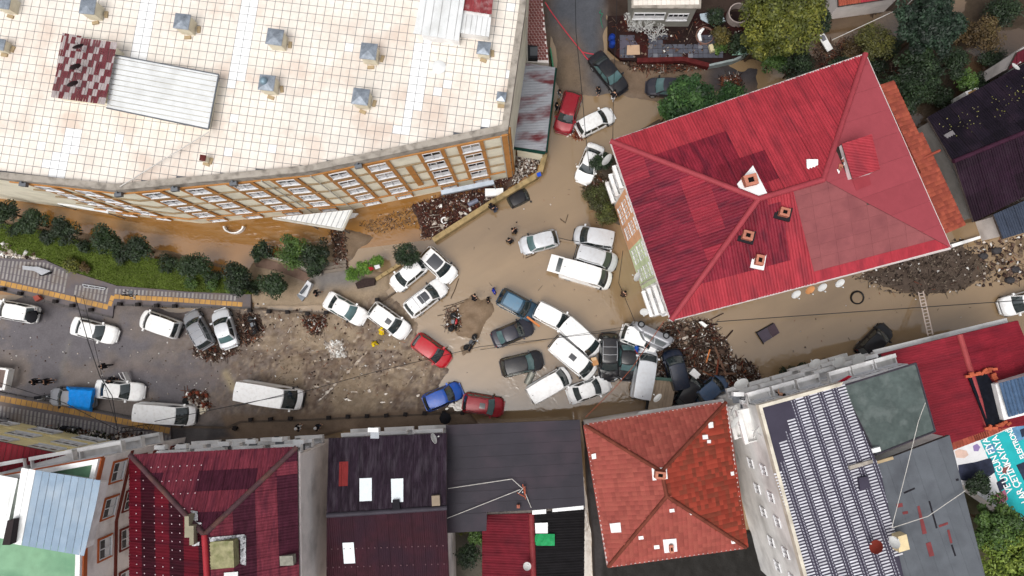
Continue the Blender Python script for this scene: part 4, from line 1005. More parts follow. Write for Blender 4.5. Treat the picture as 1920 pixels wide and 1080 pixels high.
for z in (2.8, 5.6, 8.4):
    for k in range(4): balcony(mh, a_, b_, L*(k+.5)/4, z, L/4-.7, .7, M_WHITE, None, .6); window(mh, a_, b_, L*(k+.5)/4, z+1.3, 1.8, 1.5)
mb = MB(); mb.tube([P(561, 846, 11.2), P(562, 940, 11.2), P(566, 1180, 11.2)], .09, 6); mb.build('gutter', MATS['pale_gutter'], mh)
def fasteners(parent, pl, rows, sp, m, u0=0., u1=1., name='fixing_cap', z=.125, s=.1):
    q = [V3(p) for p in pl]; o, u, v, n = plane_frame(q); poly = [((p-o).dot(u), (p-o).dot(v)) for p in q]; mb = MB()
    us, vs_ = [p[0] for p in poly], [p[1] for p in poly]; R = Matrix((u, v, n)).transposed()
    for r in rows:
        y = min(vs_)+(max(vs_)-min(vs_))*r; x = min(us)+(max(us)-min(us))*u0
        while x < min(us)+(max(us)-min(us))*u1:
            if inside((x, y), poly) and random.random() < .93: mb.box(o+u*x+v*y+n*z, (s, s, .03), M=R)
            x += sp
    tag(mb.build(name, m, parent), kind='stuff')
M_FIX = mat('pale_fixing_cap', A(206, 180, 186), .6)
fasteners(mh, m1[2], (.12, .22, .36, .46, .58, .68), .62, M_FIX, s=.075); fasteners(mh, m1[0], (.18, .36, .52, .70), .55, M_FIX, .55, .92, s=.075)
# ------------------------------------------------------------------ 8. dark corrugated building
M_D1 = mat('dark_plum_corrugated', A(42, 31, 42), .5, var=.35, scale=2.4, rnd=.16, fine=.2, fscale=6., dirt=A(84, 78, 86), dirt_amt=.35, dscale=1.2, stretch=(0, 2.2, .4))
M_D2 = mat('lower_plum_corrugated', A(54, 22, 32), .45, var=.25, scale=2., rnd=.12, dirt=A(40, 22, 36), dirt_amt=.7, dscale=.3)
ZD = 7.0
dh, df = house('plum_roof_building', 'building with a dark plum corrugated roof and pale roof lights', [(618, 822), (838, 812), (846, 1180), (612, 1180)], ZD, [.6, .3, .3, .3], M_BEIGE)
d1 = [[(617, 822, ZD), (838, 812, ZD), (837, 952, 8.3), (613, 966, 8.3)], [(613, 966, 8.3), (837, 952, 8.3), (846, 1180, 6.3), (612, 1180, 6.3)]]
deck(dh, d1, M_DECK)
def dm_(x, y, j):
    if 638 < x < 652 and 855 < y < 905: return mat('patch_red_sheet', A(128, 46, 46), .5, var=.15)
    return M_D1
roof_plane(dh, d1[0], .74, 2.0, dm_, .17, .02); roof_plane(dh, d1[1], .95, 2.0, lambda x, y, j: M_D2, .17, .02)
fasteners(dh, d1[1], (.1, .25, .4, .55, .7), .5, mat('dull_fixing_cap', A(120, 92, 98), .6), s=.08)
caps(dh, [((613, 966, 8.3), (837, 952, 8.3))], mat('grey_ridge', A(66, 62, 70), .5, var=.2), .2, 'ridge_cap')
M_LITE = mat('white_rooflight', A(236, 244, 248), .35, var=.05)
for q in ([(674, 897), (697, 896), (697, 939), (674, 940)], [(733, 898), (756, 897), (756, 941), (734, 942)], [(642, 1018), (663, 1017), (666, 1056), (645, 1057)]): flat_on(dh, d1, 'roof_light', q, M_LITE, .13)
flat_on(dh, d1, 'vent_hatch', [(809, 930), (824, 929), (825, 948), (810, 949)], mat('tan_hatch', A(156, 140, 122), .7), .4, .4)
flat_on(dh, d1, 'stove_pipe', [(736, 938), (748, 937), (750, 955), (736, 956)], mat('black_felt', A(36, 34, 40), .6), .35, .3)
a_, b_ = (df[0], df[1]) if outward(df[0], df[1], sum(df, Vector((0, 0)))/4) else (df[1], df[0]); L = (b_-a_).length
for z in (1.2, 4.2):
    for k in range(3): balcony(dh, a_, b_, L*(k+.5)/3, z+.6, L/3-.5, .75, M_WHITE, None, .7); window(dh, a_, b_, L*(k+.5)/3, z+1.6, 1.9, 1.2)
# ------------------------------------------------------------------ 9. charcoal flat roof and the sheds behind it
M_CH = mat('charcoal_felt', A(56, 53, 60), .5, var=.12, scale=.6, rnd=.06, dirt=A(74, 62, 70), dirt_amt=.6, dscale=.3)
fh, _ = house('charcoal_roof_building', 'low building with a plain charcoal felt roof between the plum roof and the tiled house', [(838, 797), (1086, 788), (1096, 950), (840, 966)], 5.6, [.75, .4, .3, .3], M_WHITE)
f1 = [(836, 797, 5.6), (1087, 787, 5.6), (1097, 950, 6.0), (838, 965, 6.0)]; f2 = [(838, 965, 6.0), (913, 961, 6.0), (912, 995, 5.6), (838, 999, 5.6)]
deck(fh, [f1, f2], M_DECK)
roof_plane(fh, f1, 14, .95, lambda x, y, j: M_CH, .3, 0, 'felt_strip', lift=.03); roof_plane(fh, f2, 14, .95, lambda x, y, j: M_CH, .3, 0, 'felt_strip', lift=.03)
for q in ([(998, 957), (1024, 955), (1024, 963), (998, 965)], [(1036, 954), (1094, 948), (1094, 955), (1036, 960)]):
    slab_on(fh, 'white_upstand', q, 5.2, 6.05, M_FLASH)
mb = MB(); slab_on(fh, 'wall', [(842, 966), (908, 963), (908, 988), (842, 990)], -.5, 5.4, M_WHITE)
p = P(972, 948, 6.0); mb = MB(); mb.box((p.x, p.y, 6.2), (.26, .26, .4)); mb.build('vent_pipe', M_BRICK, fh)
bs, _ = house('rear_sheds', 'low rear sheds with one red and one black corrugated roof', [(905, 966), (1094, 955), (1092, 1180), (905, 1180)], 3.4, .2, M_BEIGE)
b1 = [(905, 965, 3.4), (996, 962, 4.2), (1004, 1180, 4.2), (904, 1180, 3.4)]; b2 = [(996, 962, 4.2), (1096, 952, 3.4), (1094, 1180, 3.4), (1004, 1180, 4.2)]
deck(bs, [b1, b2], M_DECK)
roof_plane(bs, b1, .9, 6, lambda x, y, j: mat('deep_red_sheet', A(104, 26, 38), .5, var=.25, rnd=.12, dirt=A(70, 22, 32), dirt_amt=.5) if x < 972 else M_BLK)
roof_plane(bs, b2, .95, 6, lambda x, y, j: mat('soot_black_sheet', A(24, 22, 24), .5, var=.3, rnd=.2))
caps(bs, [((996, 962, 4.2), (1004, 1180, 4.2))], mat('dusky_red_cap', A(128, 52, 56), .5, var=.2), .26, 'ridge_cap')
# ------------------------------------------------------------------ 10. orange-red tiled house
M_TL = [mat('clay_tile_a', A(150, 76, 68), .65, var=.12, scale=.8, rnd=.09, fine=.12), mat('clay_tile_b', A(156, 82, 72), .65, var=.12, scale=.8, rnd=.09, fine=.12), mat('clay_tile_c', A(142, 72, 64), .65, var=.12, scale=.8, rnd=.09, fine=.12)]
M_TLR = [mat('east_clay_tile_a', A(150, 64, 50), .65, var=.2, scale=.4, rnd=.1), mat('east_clay_tile_b', A(142, 60, 47), .65, var=.2, scale=.4, rnd=.1), mat('east_clay_tile_c', A(126, 62, 48), .7, var=.2, rnd=.1)]  # redder, darker set for the east slope
ZT8, ZTR = 8.0, 10.6
th_, thf = house('tiled_house', 'house with a clay tiled hipped roof dotted with white patches', [(1097, 797), (1361, 754), (1398, 1026), (1140, 1062)], ZT8, [.45, .35, .35, .35], M_BEIGE)
TA, TB, TC, TD, T1, T2 = (1097, 797, ZT8), (1361, 754, ZT8), (1398, 1026, ZT8), (1140, 1062, ZT8), (1240, 884, ZTR), (1250, 930, ZTR)
TP = [[TA, TB, T1], [TB, TC, T2, T1], [TC, TD, T2], [TD, TA, T1, T2]]
deck(th_, TP, M_TL[2])
cte = tile_mesh('roof_tile', .40, .40, M_TL[0], .035)
its = tile_plane(TP[0], cte, .36, .37, M_TL)+tile_plane(TP[1], cte, .36, .37, lambda p: random.choice(M_TLR))+tile_plane(TP[2], cte, .36, .37, M_TL)+tile_plane(TP[3], cte, .36, .37, M_TL)
its.sort(key=lambda t: (t[1].translation.xy-P(1250, 850, 9).xy).length)
pieces(th_, 'roof_tile', its)
caps(th_, [(TA, T1), (TB, T1), (TD, T2), (TC, T2), (T1, T2)], mat('ridge_clay', A(112, 60, 48), .7, var=.25), .15, 'ridge_tile', .06)
for q in ([(1222, 878), (1250, 876), (1252, 898), (1224, 901)], [(1143, 982), (1163, 980), (1165, 998), (1146, 999)], [(1243, 1012), (1268, 1010), (1270, 1034), (1246, 1037)], [(1328, 792), (1337, 791), (1338, 802), (1329, 803)], [(1317, 816), (1327, 815), (1328, 823), (1318, 824)],
          [(1326, 825), (1333, 825), (1333, 831), (1326, 831)], [(1255, 955), (1264, 954), (1265, 960), (1256, 961)], [(1109, 852), (1117, 850), (1118, 860), (1110, 861)], [(1197, 1006), (1206, 1005), (1207, 1011), (1198, 1012)], [(1226, 1023), (1236, 1022), (1237, 1029), (1227, 1030)], [(1371, 1014), (1378, 1013), (1379, 1019), (1372, 1020)], [(1292, 960), (1298, 958), (1300, 965), (1295, 966)], [(1370, 885), (1376, 884), (1377, 891), (1371, 892)]):
    flat_on(th_, TP, 'white_patch', q, M_FLASH, .17, .05)
chimney(th_, TP, 1236, 889, .8, .55, -.1, .5); chimney(th_, TP, 1257, 1026, .3, .6, .1, .5)
for a, b in ((TA, TB), (TB, TC), (TC, TD), (TD, TA)):
    mb = MB(); mb.tube([V3(a), V3(b)], .1, 6); mb.build('gutter', MATS['pale_gutter'], th_)
slab_on(th_, 'terrace_ledge', [(1100, 797), (1192, 780), (1200, 772), (1356, 748), (1358, 755), (1205, 780), (1200, 786), (1102, 802)], 6.6, 6.9, M_GREYW)
# ------------------------------------------------------------------ 11. tall white block, its green and grey neighbours
ZW = 13.0
tw, twf = house('white_tower_block', 'tall stained white block with a black and white patterned shingle roof', [(1425, 762), (1578, 720), (1650, 880), (1716, 1180), (1536, 1180)], ZW, .1, M_GREYW)
wp = [(1425, 762, ZW), (1578, 720, ZW), (1650, 880, ZW), (1716, 1180, ZW), (1536, 1180, ZW)]
mb = MB(); q = [V3(p) for p in wp]; mb.prism([p[:2] for p in q], ZW-.1, ZW+.02); mb.build('roof_felt', mat('dark_violet_felt', A(66, 62, 76), .6, var=.12, scale=.8), tw)
mb = MB(); pq = inset([p[:2] for p in q], -.12); pi_ = inset([p[:2] for p in q], .12)
for i in (0, 4): mb.prism([pq[i], pq[(i+1) % 5], pi_[(i+1) % 5], pi_[i]], ZW-.6, ZW+.12)
mb.build('parapet', mat('pale_parapet', A(220, 212, 196), .8, dirt=A(140, 130, 116), dirt_amt=.5), tw)
M_SH = [mat('white_shingle_tab', A(206, 206, 214), .7, var=.2, scale=2., rnd=.14), mat('shingle_dash', A(166, 166, 178), .7, var=.2, scale=4.)]
ud = (P(1700, 1080, ZW)-P(1578, 722, ZW)).xy.normalized(); un = Vector((-ud.y, ud.x))
po = P(1420, 770, ZW).xy; it = []
roof2 = [Vector(p[:2]) for p in q]
cw = 1.06
blank = [P(a, b, ZW).xy for a, b in ((1425, 762), (1477, 748), (1486, 808), (1466, 812), (1472, 864), (1445, 876))]
tab = MB(); tab.box((0, 0, 0), (.6, .105, .016)); tabm = tab.mesh('shingle', M_SH[0])
sm_ = MB(); sm_.box((0, 0, 0), (.055, .14, .014)); smm = sm_.mesh('shingle_edge', M_SH[1])
ang = math.atan2(un.y, un.x); its2 = []
for c in range(-1, 12):
    for r in range(0, 88):
        for kind in (0, 1, 2):
            p = po+un*(c*cw+(0, .44, -.40)[kind])+ud*(r*.222+(0 if kind == 0 else .06))
            if not inside(p, roof2) or inside(p, blank): continue
            (it if kind == 0 else its2).append((tabm if kind == 0 else smm, Matrix.Translation((p.x, p.y, ZW+.03)) @ Matrix.Rotation(ang, 4, 'Z') @ Matrix.Rotation(random.gauss(0, .02), 4, 'Z'), M_SH[0] if kind == 0 else M_SH[1]))
un = -un
if len(it) < 150:
    it, its2 = [], []
    for c in range(-1, 12):
        for r in range(0, 88):
            for kind in (0, 1, 2):
                p = po+un*(c*cw+(0, .44, -.40)[kind])+ud*(r*.222+(0 if kind == 0 else .06))
                if not inside(p, roof2) or inside(p, blank): continue
                (it if kind == 0 else its2).append((tabm if kind == 0 else smm, Matrix.Translation((p.x, p.y, ZW+.03)) @ Matrix.Rotation(ang, 4, 'Z') @ Matrix.Rotation(random.gauss(0, .02), 4, 'Z'), M_SH[0] if kind == 0 else M_SH[1]))
pieces(tw, 'shingle', it); pieces(tw, 'shingle_edge', its2, 0)
slab_on(tw, 'low_upstand', [(1592, 874), (1636, 862), (1637, 868), (1594, 881)], ZW, ZW+.25, M_CONC)
slab_on(tw, 'roof_hatch', [(1610, 896), (1628, 893), (1632, 914), (1613, 919)], ZW, ZW+.3, MATS['dark_violet_felt'])
slab_on(tw, 'chimney_block', [(1684, 1006), (1700, 1002), (1706, 1030), (1686, 1036)], ZW, ZW+.9, mat('cream_block', A(226, 206, 164), .8, var=.1))
twc = sum(twf, Vector((0, 0)))/5
a_, b_ = (twf[4], twf[0]) if outward(twf[4], twf[0], twc) else (twf[0], twf[4]); L = (b_-a_).length; at0 = (a_-twf[0]).length < .1
for z in (9.6, 6.4):
    for d_ in (5.2, 7.3, 9.2, 11.6, 13.6, 15.4): window(tw, a_, b_, d_ if at0 else L-d_, z, .75, .95)
a_, b_ = (twf[0], twf[1]) if outward(twf[0], twf[1], twc) else (twf[1], twf[0]); L = (b_-a_).length; at0 = (a_-twf[0]).length < .1
for z in (9.4, 6.6, 3.8):
    for k in range(3): balcony(tw, a_, b_, L*(k+.5)/3, z, L/3-.25, .8, M_WHITE, None, .95); window(tw, a_, b_, L*(k+.5)/3, z+1.3, 1.6, 1.5)
for z in (9.4, 6.6, 3.8):
    a2, b2 = (twf[4], twf[0]) if outward(twf[4], twf[0], twc) else (twf[0], twf[4]); LL = (b2-a2).length; s0 = (a2-twf[0]).length < .1
    balcony(tw, a2, b2, 1.6 if s0 else LL-1.6, z, 2.6, 1.0, M_GREYW, None, .9)
gh, ghf = house('green_roof_block', 'white fronted block with a mossy dark green flat roof', [(1579, 720), (1715, 682), (1750, 806), (1652, 842), (1640, 850)], 12.2, .05, M_WHITE)
q = [P(a, b, 12.2) for a, b in ((1576, 724), (1715, 681), (1751, 808), (1640, 852))]; mb = MB(); mb.prism([p[:2] for p in q], 12.1, 12.35); mb.build('roof_felt', mat('green_felt', A(82, 92, 90), .6, var=.2, scale=.6, fine=.14, fscale=3., dirt=A(116, 124, 122), dirt_amt=.5, dscale=1.4), gh)
for a, b in zip(q, q[1:]+q[:1]): mb = MB(); mb.tube([(a.x, a.y, 12.36), (b.x, b.y, 12.36)], .07, 6); mb.build('roof_edge', MATS['grey_ridge'], gh)
ghc = sum(ghf, Vector((0, 0)))/5
a_, b_ = (ghf[0], ghf[1]) if outward(ghf[0], ghf[1], ghc) else (ghf[1], ghf[0]); L = (b_-a_).length
for z in (9.6, 6.8, 4.0, 1.4):
    for k in range(3): balcony(gh, a_, b_, L*(k+.5)/3, z, L/3-.15, .8, M_WHITE, None, .95); window(gh, a_, b_, L*(k+.5)/3, z+1.3, 1.5, 1.5)
slab_on(gh, 'white_box', [(1634, 842), (1650, 838), (1652, 846), (1636, 850)], 12.3, 12.7, M_FLASH)
gg, _ = house('grey_roof_block', 'block with a grey patched felt flat roof at the lower right', [(1645, 868), (1780, 818), (1870, 1180), (1718, 1180), (1655, 905)], 12.6, .05, M_GREYW)
gp_ = [(1643, 868, 12.6), (1780, 816, 12.6), (1872, 1180, 12.6), (1716, 1180, 12.6)]; deck(gg, [gp_], M_DECK, .3)
M_GF = mat('grey_felt', A(96, 100, 106), .55, var=.1, scale=.8, rnd=.07, dirt=A(74, 76, 82), dirt_amt=.5, dscale=.6)
roof_plane(gg, gp_, 1.0, 40, lambda x, y, j: M_GF, .3, 0, 'felt_strip', udir=(un.x, un.y), lift=.02)
for q in ([(1681, 945), (1692, 943), (1693, 950), (1682, 952)], [(1692, 960), (1702, 958), (1703, 963), (1693, 965)], [(1720, 950), (1724, 948), (1738, 1000), (1730, 1002)], [(1760, 985), (1777, 979), (1778, 983), (1761, 989)], [(1776, 994), (1780, 993), (1786, 1018), (1782, 1019)], [(1736, 1019), (1745, 1016), (1752, 1042), (1743, 1044)]):
    slab_on(gg, 'patch', q, 12.6, 12.66, mat('red_patch', A(124, 62, 64), .6, var=.2))
for q in ([(1741, 940), (1744, 939), (1758, 990), (1755, 991)], [(1694, 923), (1715, 914), (1716, 917), (1696, 926)], [(1783, 1022), (1786, 1021), (1793, 1042), (1790, 1043)], [(1792, 898), (1797, 897), (1798, 901), (1793, 902)]):
    slab_on(gg, 'tar_patch', q, 12.6, 12.65, MATS['black_felt'])
slab_on(gg, 'broken_edge', [(1640, 866), (1674, 856), (1676, 861), (1642, 871)], 12.62, 12.8, MATS['tan_block'])
# ------------------------------------------------------------------ 12. red roofed terrace on the right, banner
ZX = 7.0
rx, rxf = house('red_terrace', 'white fronted terrace with a deep red corrugated roof at the right edge', [(1640, 666), (1906, 602), (1972, 780), (1700, 860)], ZX, [.5, .3, .3, .3], M_WHITE)
x1_ = [(1640, 666, ZX), (1798, 627, 7.9), (1852, 806, 7.9), (1700, 860, ZX)]; x2_ = [(1798, 627, 7.9), (1906, 601, ZX), (1985, 790, ZX), (1852, 806, 7.9)]
M_X = mat('deep_red_corrugated', A(128, 34, 46), .5, var=.2, scale=1., rnd=.1, fine=.1, fscale=5., dirt=A(96, 30, 42), dirt_amt=.5, dscale=.8, stretch=(1.81, 2., .5))
deck(rx, [x1_, x2_], M_DECK); roof_plane(rx, x1_, 7, 1.2, lambda x, y, j: M_X, .2, .022, udir=(math.cos(.24+1.57), math.sin(.24+1.57))); roof_plane(rx, x2_, 7, 1.2, lambda x, y, j: M_X, .2, .022, udir=(math.cos(.24+1.57), math.sin(.24+1.57)))
caps(rx, [((1798, 627, 7.9), (1852, 806, 7.9))], mat('salmon_cap', A(158, 70, 72), .5, var=.12), .24, 'ridge_cap')
rxc = sum(rxf, Vector((0, 0)))/4
a_, b_ = (rxf[0], rxf[1]) if outward(rxf[0], rxf[1], rxc) else (rxf[1], rxf[0]); L = (b_-a_).length
for z in (2.2, 5.0):
    for k in range(6): window(rx, a_, b_, L*(k+.5)/6, z, 1.5, 1.3)
s = MB(); s.box((L/2, .4, 0), (L, .9, .16)); set_on(rx, 'ledge', s.mesh('ledge', M_WHITE), frame_at(a_, b_, 0, 6.3))
flat_on(rx, [x1_, x2_], 'dark_skylight', [(1620, 676), (1652, 664), (1655, 682), (1628, 690)], mat('dark_glazing', A(36, 40, 42), .15), .2)
tq = [(1816, 708), (1850, 700), (1876, 740), (1884, 790), (1852, 802)]
flat_on(rx, [x2_, x1_], 'tarpaulin', tq, mat('opening_black', A(22, 24, 32), .35, var=.4, scale=3, bump=.8, bscale=4), .3, .1)  # black sheet: the dark inside of the broken roof opening, put in as colour
for k in range(42):
    t = k/42; pts = [(1815, 703), (1862, 694), (1870, 730), (1890, 784)] if k < 32 else [(1850, 806), (1892, 792)]
    x, y = lerp_line(pts, (k % 32)/32 if k < 32 else (k-32)/10)
    x += random.uniform(-4, 4); y += random.uniform(-3, 3); zq = roofz(x, y, [x2_, x1_])+.4; p = P(x, y, zq); b = MB(); b.box((p.x, p.y, zq), (.36, .2, .16), .26+random.gauss(0, .3)); b.build('brick', mat('orange_brick', A(180, 92, 66), .8, var=.25, rnd=.2), rx)
bsk = [(1872, 718, 8.9), (1990, 686, 8.9), (2000, 750, 8.6), (1890, 782, 8.6)]
mb = MB(); mb.prism([tuple(P(a, b, 8.6))[:2] for a, b in ((1868, 720), (1990, 688), (1998, 760), (1884, 788))], 6.5, 8.5); mb.build('shaft_wall', M_WHITE, rx)
roof_plane(rx, bsk, .6, 5, lambda x, y, j: mat('blue_roof_sheet', A(70, 92, 120), .4, .2, var=.2, rnd=.2, scale=3.), .3, .03, 'blue_sheet', lift=.03)
bw = thing('brick_parapet', 'brick parapet with a pale painted band above the printed banner', 'wall', P(1850, 830, 0))
ln = [(1780, 838), (1822, 822), (1850, 812), (1885, 796), (1925, 780), (1980, 762)]
for a, b in zip(ln[:-1], ln[1:]):
    n_ = 7
    for k in range(n_):
        p = P(a[0]+(b[0]-a[0])*(k+.5)/n_, a[1]+(b[1]-a[1])*(k+.5)/n_, 5.2); m_ = MB(); m_.box((p.x, p.y, 5.2), (.27, .62, .25), .3+random.gauss(0, .06)); m_.build('brick', mat('red_brick', A(160, 82, 66), .8, var=.25, rnd=.2), bw)
mb = MB(); mb.prism([tuple(P(a, b, 5))[:2] for a, b in ((1778, 834), (1980, 756), (1982, 768), (1782, 846))], -.5, 5.05); mb.build('wall_body', M_BEIGE, bw)
# banner stretched over a low roof
BZ = 4.2
bn = thing('printed_banner', 'turquoise and white printed advertising banner stretched over a low roof', 'banner', P(1880, 880, BZ))
bq = [(1784, 846), (1922, 790), (2010, 765), (2020, 960), (1925, 990), (1800, 905)]
mb = MB(); mb.prism([tuple(P(a, b, BZ))[:2] for a, b in bq], BZ-.03, BZ); mb.build('sheet', mat('banner_white', A(228, 228, 230), .5, var=.06), bn)
M_TQ = mat('banner_turquoise', A(44, 176, 182), .5, var=.1); M_NV = mat('banner_navy', A(50, 54, 72), .5, var=.4, scale=2); M_BL = mat('banner_denim', A(96, 140, 176), .5, var=.3, scale=3)
M_SK = mat('banner_skin_tone', A(220, 190, 176), .5, var=.12, scale=3); M_TX = mat('banner_lettering', A(250, 250, 250), .5, var=0)
_bk = [0]
def ban(px, m, k): _bk[0] += 1; mb = MB(); mb.prism([tuple(P(a, b, BZ))[:2] for a, b in px], BZ+.001, BZ+.0015+.0016*_bk[0]); mb.build('print_area', m, bn)
ban([(1838, 826), (1866, 815), (1884, 856), (1900, 905), (1930, 960), (1908, 978), (1880, 930), (1862, 880)], M_TQ, 1)
ban([(1866, 815), (1896, 803), (1915, 850), (1960, 950), (1930, 960), (1900, 905), (1884, 856)], M_TQ, 2)
ban([(1896, 803), (1960, 782), (1985, 900), (1960, 950), (1915, 850)], M_BL, 1)
ban([(1900, 830), (1955, 812), (1962, 835), (1908, 856)], M_TQ, 3); ban([(1905, 872), (1960, 850), (1968, 882), (1920, 902)], M_NV, 2)
ban([(1796, 872), (1830, 866), (1858, 858), (1866, 885), (1840, 905), (1800, 900)], M_NV, 3)
ban([(1790, 846), (1798, 842), (1812, 845), (1816, 853), (1808, 859), (1793, 858)], M_SK, 2)
ban([(1824, 836), (1832, 832), (1838, 838), (1834, 846), (1826, 846)], mat('banner_violet', A(150, 130, 180), .5), 2)
ban([(1912, 806), (1932, 798), (1936, 812), (1916, 820)], M_NV, 4); ban([(1940, 815), (1962, 806), (1966, 822), (1944, 832)], mat('banner_rose', A(190, 110, 140), .5), 5); ban([(1862, 930), (1884, 918), (1890, 936), (1872, 948)], MATS['banner_rose'], 5); ban([(1850, 838), (1862, 832), (1868, 846), (1856, 852)], M_BL, 5)
ban([(1868, 905), (1882, 896), (1888, 912), (1874, 922)], M_NV, 4); ban([(1876, 880), (1890, 870), (1896, 880), (1882, 890)], mat('banner_brown', A(130, 82, 80), .5), 4)
def lettering(txt, px, py, size, wdt=1.):
    cu = bpy.data.curves.new('lettering', 'FONT'); cu.body = txt; cu.size = size; cu.extrude = .004; cu.offset = .012; cu.space_character = .92
    t_ = bpy.data.objects.new('lettering_curve', cu); COL.objects.link(t_); bpy.context.view_layer.update()
    me = bpy.data.meshes.new_from_object(t_.evaluated_get(bpy.context.evaluated_depsgraph_get())); bpy.data.objects.remove(t_); me.materials.clear(); me.materials.append(M_TX)
    o = bpy.data.objects.new('lettering', me); COL.objects.link(o); o.parent = bn
    p = P(px, py, BZ); o.location = p+Vector((0, 0, .038))-bn.location; o.rotation_euler = (0, 0, math.radians(112)); o.scale = (wdt, 1, 1)
lettering('VE UYGUN F\u0130YAT', 1899, 921, .82, .86); lettering('LAR \u00c7ET\u0130NKAYAYA', 1927, 940, .82, .86); lettering('ELEKTRON\u0130K', 1922, 858, .62, .86)
slab_on(bn, 'roof_body', [(1790, 850), (1920, 796), (2005, 772), (2014, 954), (1922, 982), (1806, 900)], -.5, BZ-.04, M_BEIGE)
# ================================================================== VEHICLES
M_GLASS = mat('car_glass', (.022, .032, .034), .05, var=.25, scale=.8, fine=0, spec=1.0, ior=1.6)
M_GLASSL = mat('sky_pale_car_glass', A(84, 112, 114), .08, var=.25, scale=1.5, fine=.1, spec=.9)  # pale teal sky reflection put into the glass colour
M_TYRE = mat('tyre_rubber', (.018, .018, .019), .75); M_RIM = mat('alloy_rim', A(170, 172, 176), .35, .7)
M_TRIM = mat('black_trim', (.02, .02, .022), .5); M_LAMP = mat('headlamp_lens', A(210, 214, 218), .1, spec=.9); M_TAIL = mat('tail_lamp', A(150, 24, 28), .2)
M_CHROME = mat('roof_rail_metal', A(190, 192, 196), .3, .6); M_ROOFG = mat('panorama_glass', (.035, .037, .045), .08, spec=.8)
PAINT = {}
def paint_mat(name, col, rough=.3, metal=0.):
    return mat('paint_'+name, col, rough, metal, var=.03, scale=.8, fine=.015, dirt=A(140, 118, 94), dirt_amt=(.14 if sum(col) > .3 else .05), dscale=3.5, spec=.4, coat=.15)
for n_, c_, mt in (('white', A(246, 246, 246), 0), ('silver', A(208, 211, 216), .15), ('grey', A(150, 152, 158), .3), ('black', A(26, 26, 32), .0), ('graphite', A(50, 50, 60), .2), ('red', A(186, 22, 40), 0.),
                   ('crimson', A(150, 18, 36), .1), ('blue', A(24, 82, 176), .1), ('navy', A(24, 34, 54), .1), ('teal', A(36, 66, 86), .2), ('lightblue', A(78, 100, 130), .1)):
    PAINT[n_] = paint_mat(n_, c_, .28, mt)
TYPES = dict(
    sedan=dict(L=4.5, W=1.78, H=1.44, belt=.90, hf=.66, cowl=.27, rf=.42, rr=.70, rb=.85, deck=.92, wt=.70, sw=((.06, .47), (.52, .93))),
    hatch=dict(L=4.1, W=1.76, H=1.50, belt=.92, hf=.68, cowl=.24, rf=.41, rr=.86, rb=.965, deck=.94, wt=.74, sw=((.05, .45), (.5, .9))),
    wagon=dict(L=4.5, W=1.74, H=1.46, belt=.90, hf=.68, cowl=.26, rf=.41, rr=.90, rb=.975, deck=.92, wt=.76, sw=((.05, .35), (.39, .65), (.69, .95))),
    suv=dict(L=4.45, W=1.86, H=1.68, belt=1.02, hf=.82, cowl=.25, rf=.40, rr=.87, rb=.97, deck=1.02, wt=.76, sw=((.05, .38), (.42, .72), (.76, .95))),
    mpv=dict(L=4.35, W=1.82, H=1.80, belt=1.05, hf=.82, cowl=.19, rf=.355, rr=.945, rb=.985, deck=1.05, wt=.82, sw=((.05, .36), (.40, .66), (.70, .95))),
    van=dict(L=5.0, W=1.92, H=1.98, belt=1.12, hf=.92, cowl=.12, rf=.26, rr=.965, rb=.99, deck=1.12, wt=.85, sw=((.04, .26),)),
    bigvan=dict(L=5.9, W=2.05, H=2.55, belt=1.25, hf=1.0, cowl=.10, rf=.235, rr=.975, rb=.992, deck=1.25, wt=.88, sw=((.03, .2),)))
def lerp(a, b, t): return a+(b-a)*t
WHEELS = {}
def wheel_meshes(r):
    if r in WHEELS: return WHEELS[r]
    R = Matrix.Rotation(math.pi/2, 4, 'X')
    t = MB(); t.lathe([(r*.62, -.1), (r*.92, -.1), (r, -.06), (r, .06), (r*.92, .1), (r*.62, .1)], 20, R)
    m_ = MB(); m_.lathe([(r*.1, -.112), (r*.6, -.104), (r*.64, -.09), (r*.64, .09), (r*.6, .104), (r*.1, .112)], 14, R)
    for k in range(5):
        a = k*2*math.pi/5
        for s in (-1, 1): m_.box((math.cos(a)*r*.36, s*.112, math.sin(a)*r*.36), (r*.5, .02, r*.14), M=Matrix.Rotation(-a, 4, 'Y'))
    WHEELS[r] = (t.mesh('tyre', M_TYRE, 40), m_.mesh('rim', M_RIM, 40)); return WHEELS[r]
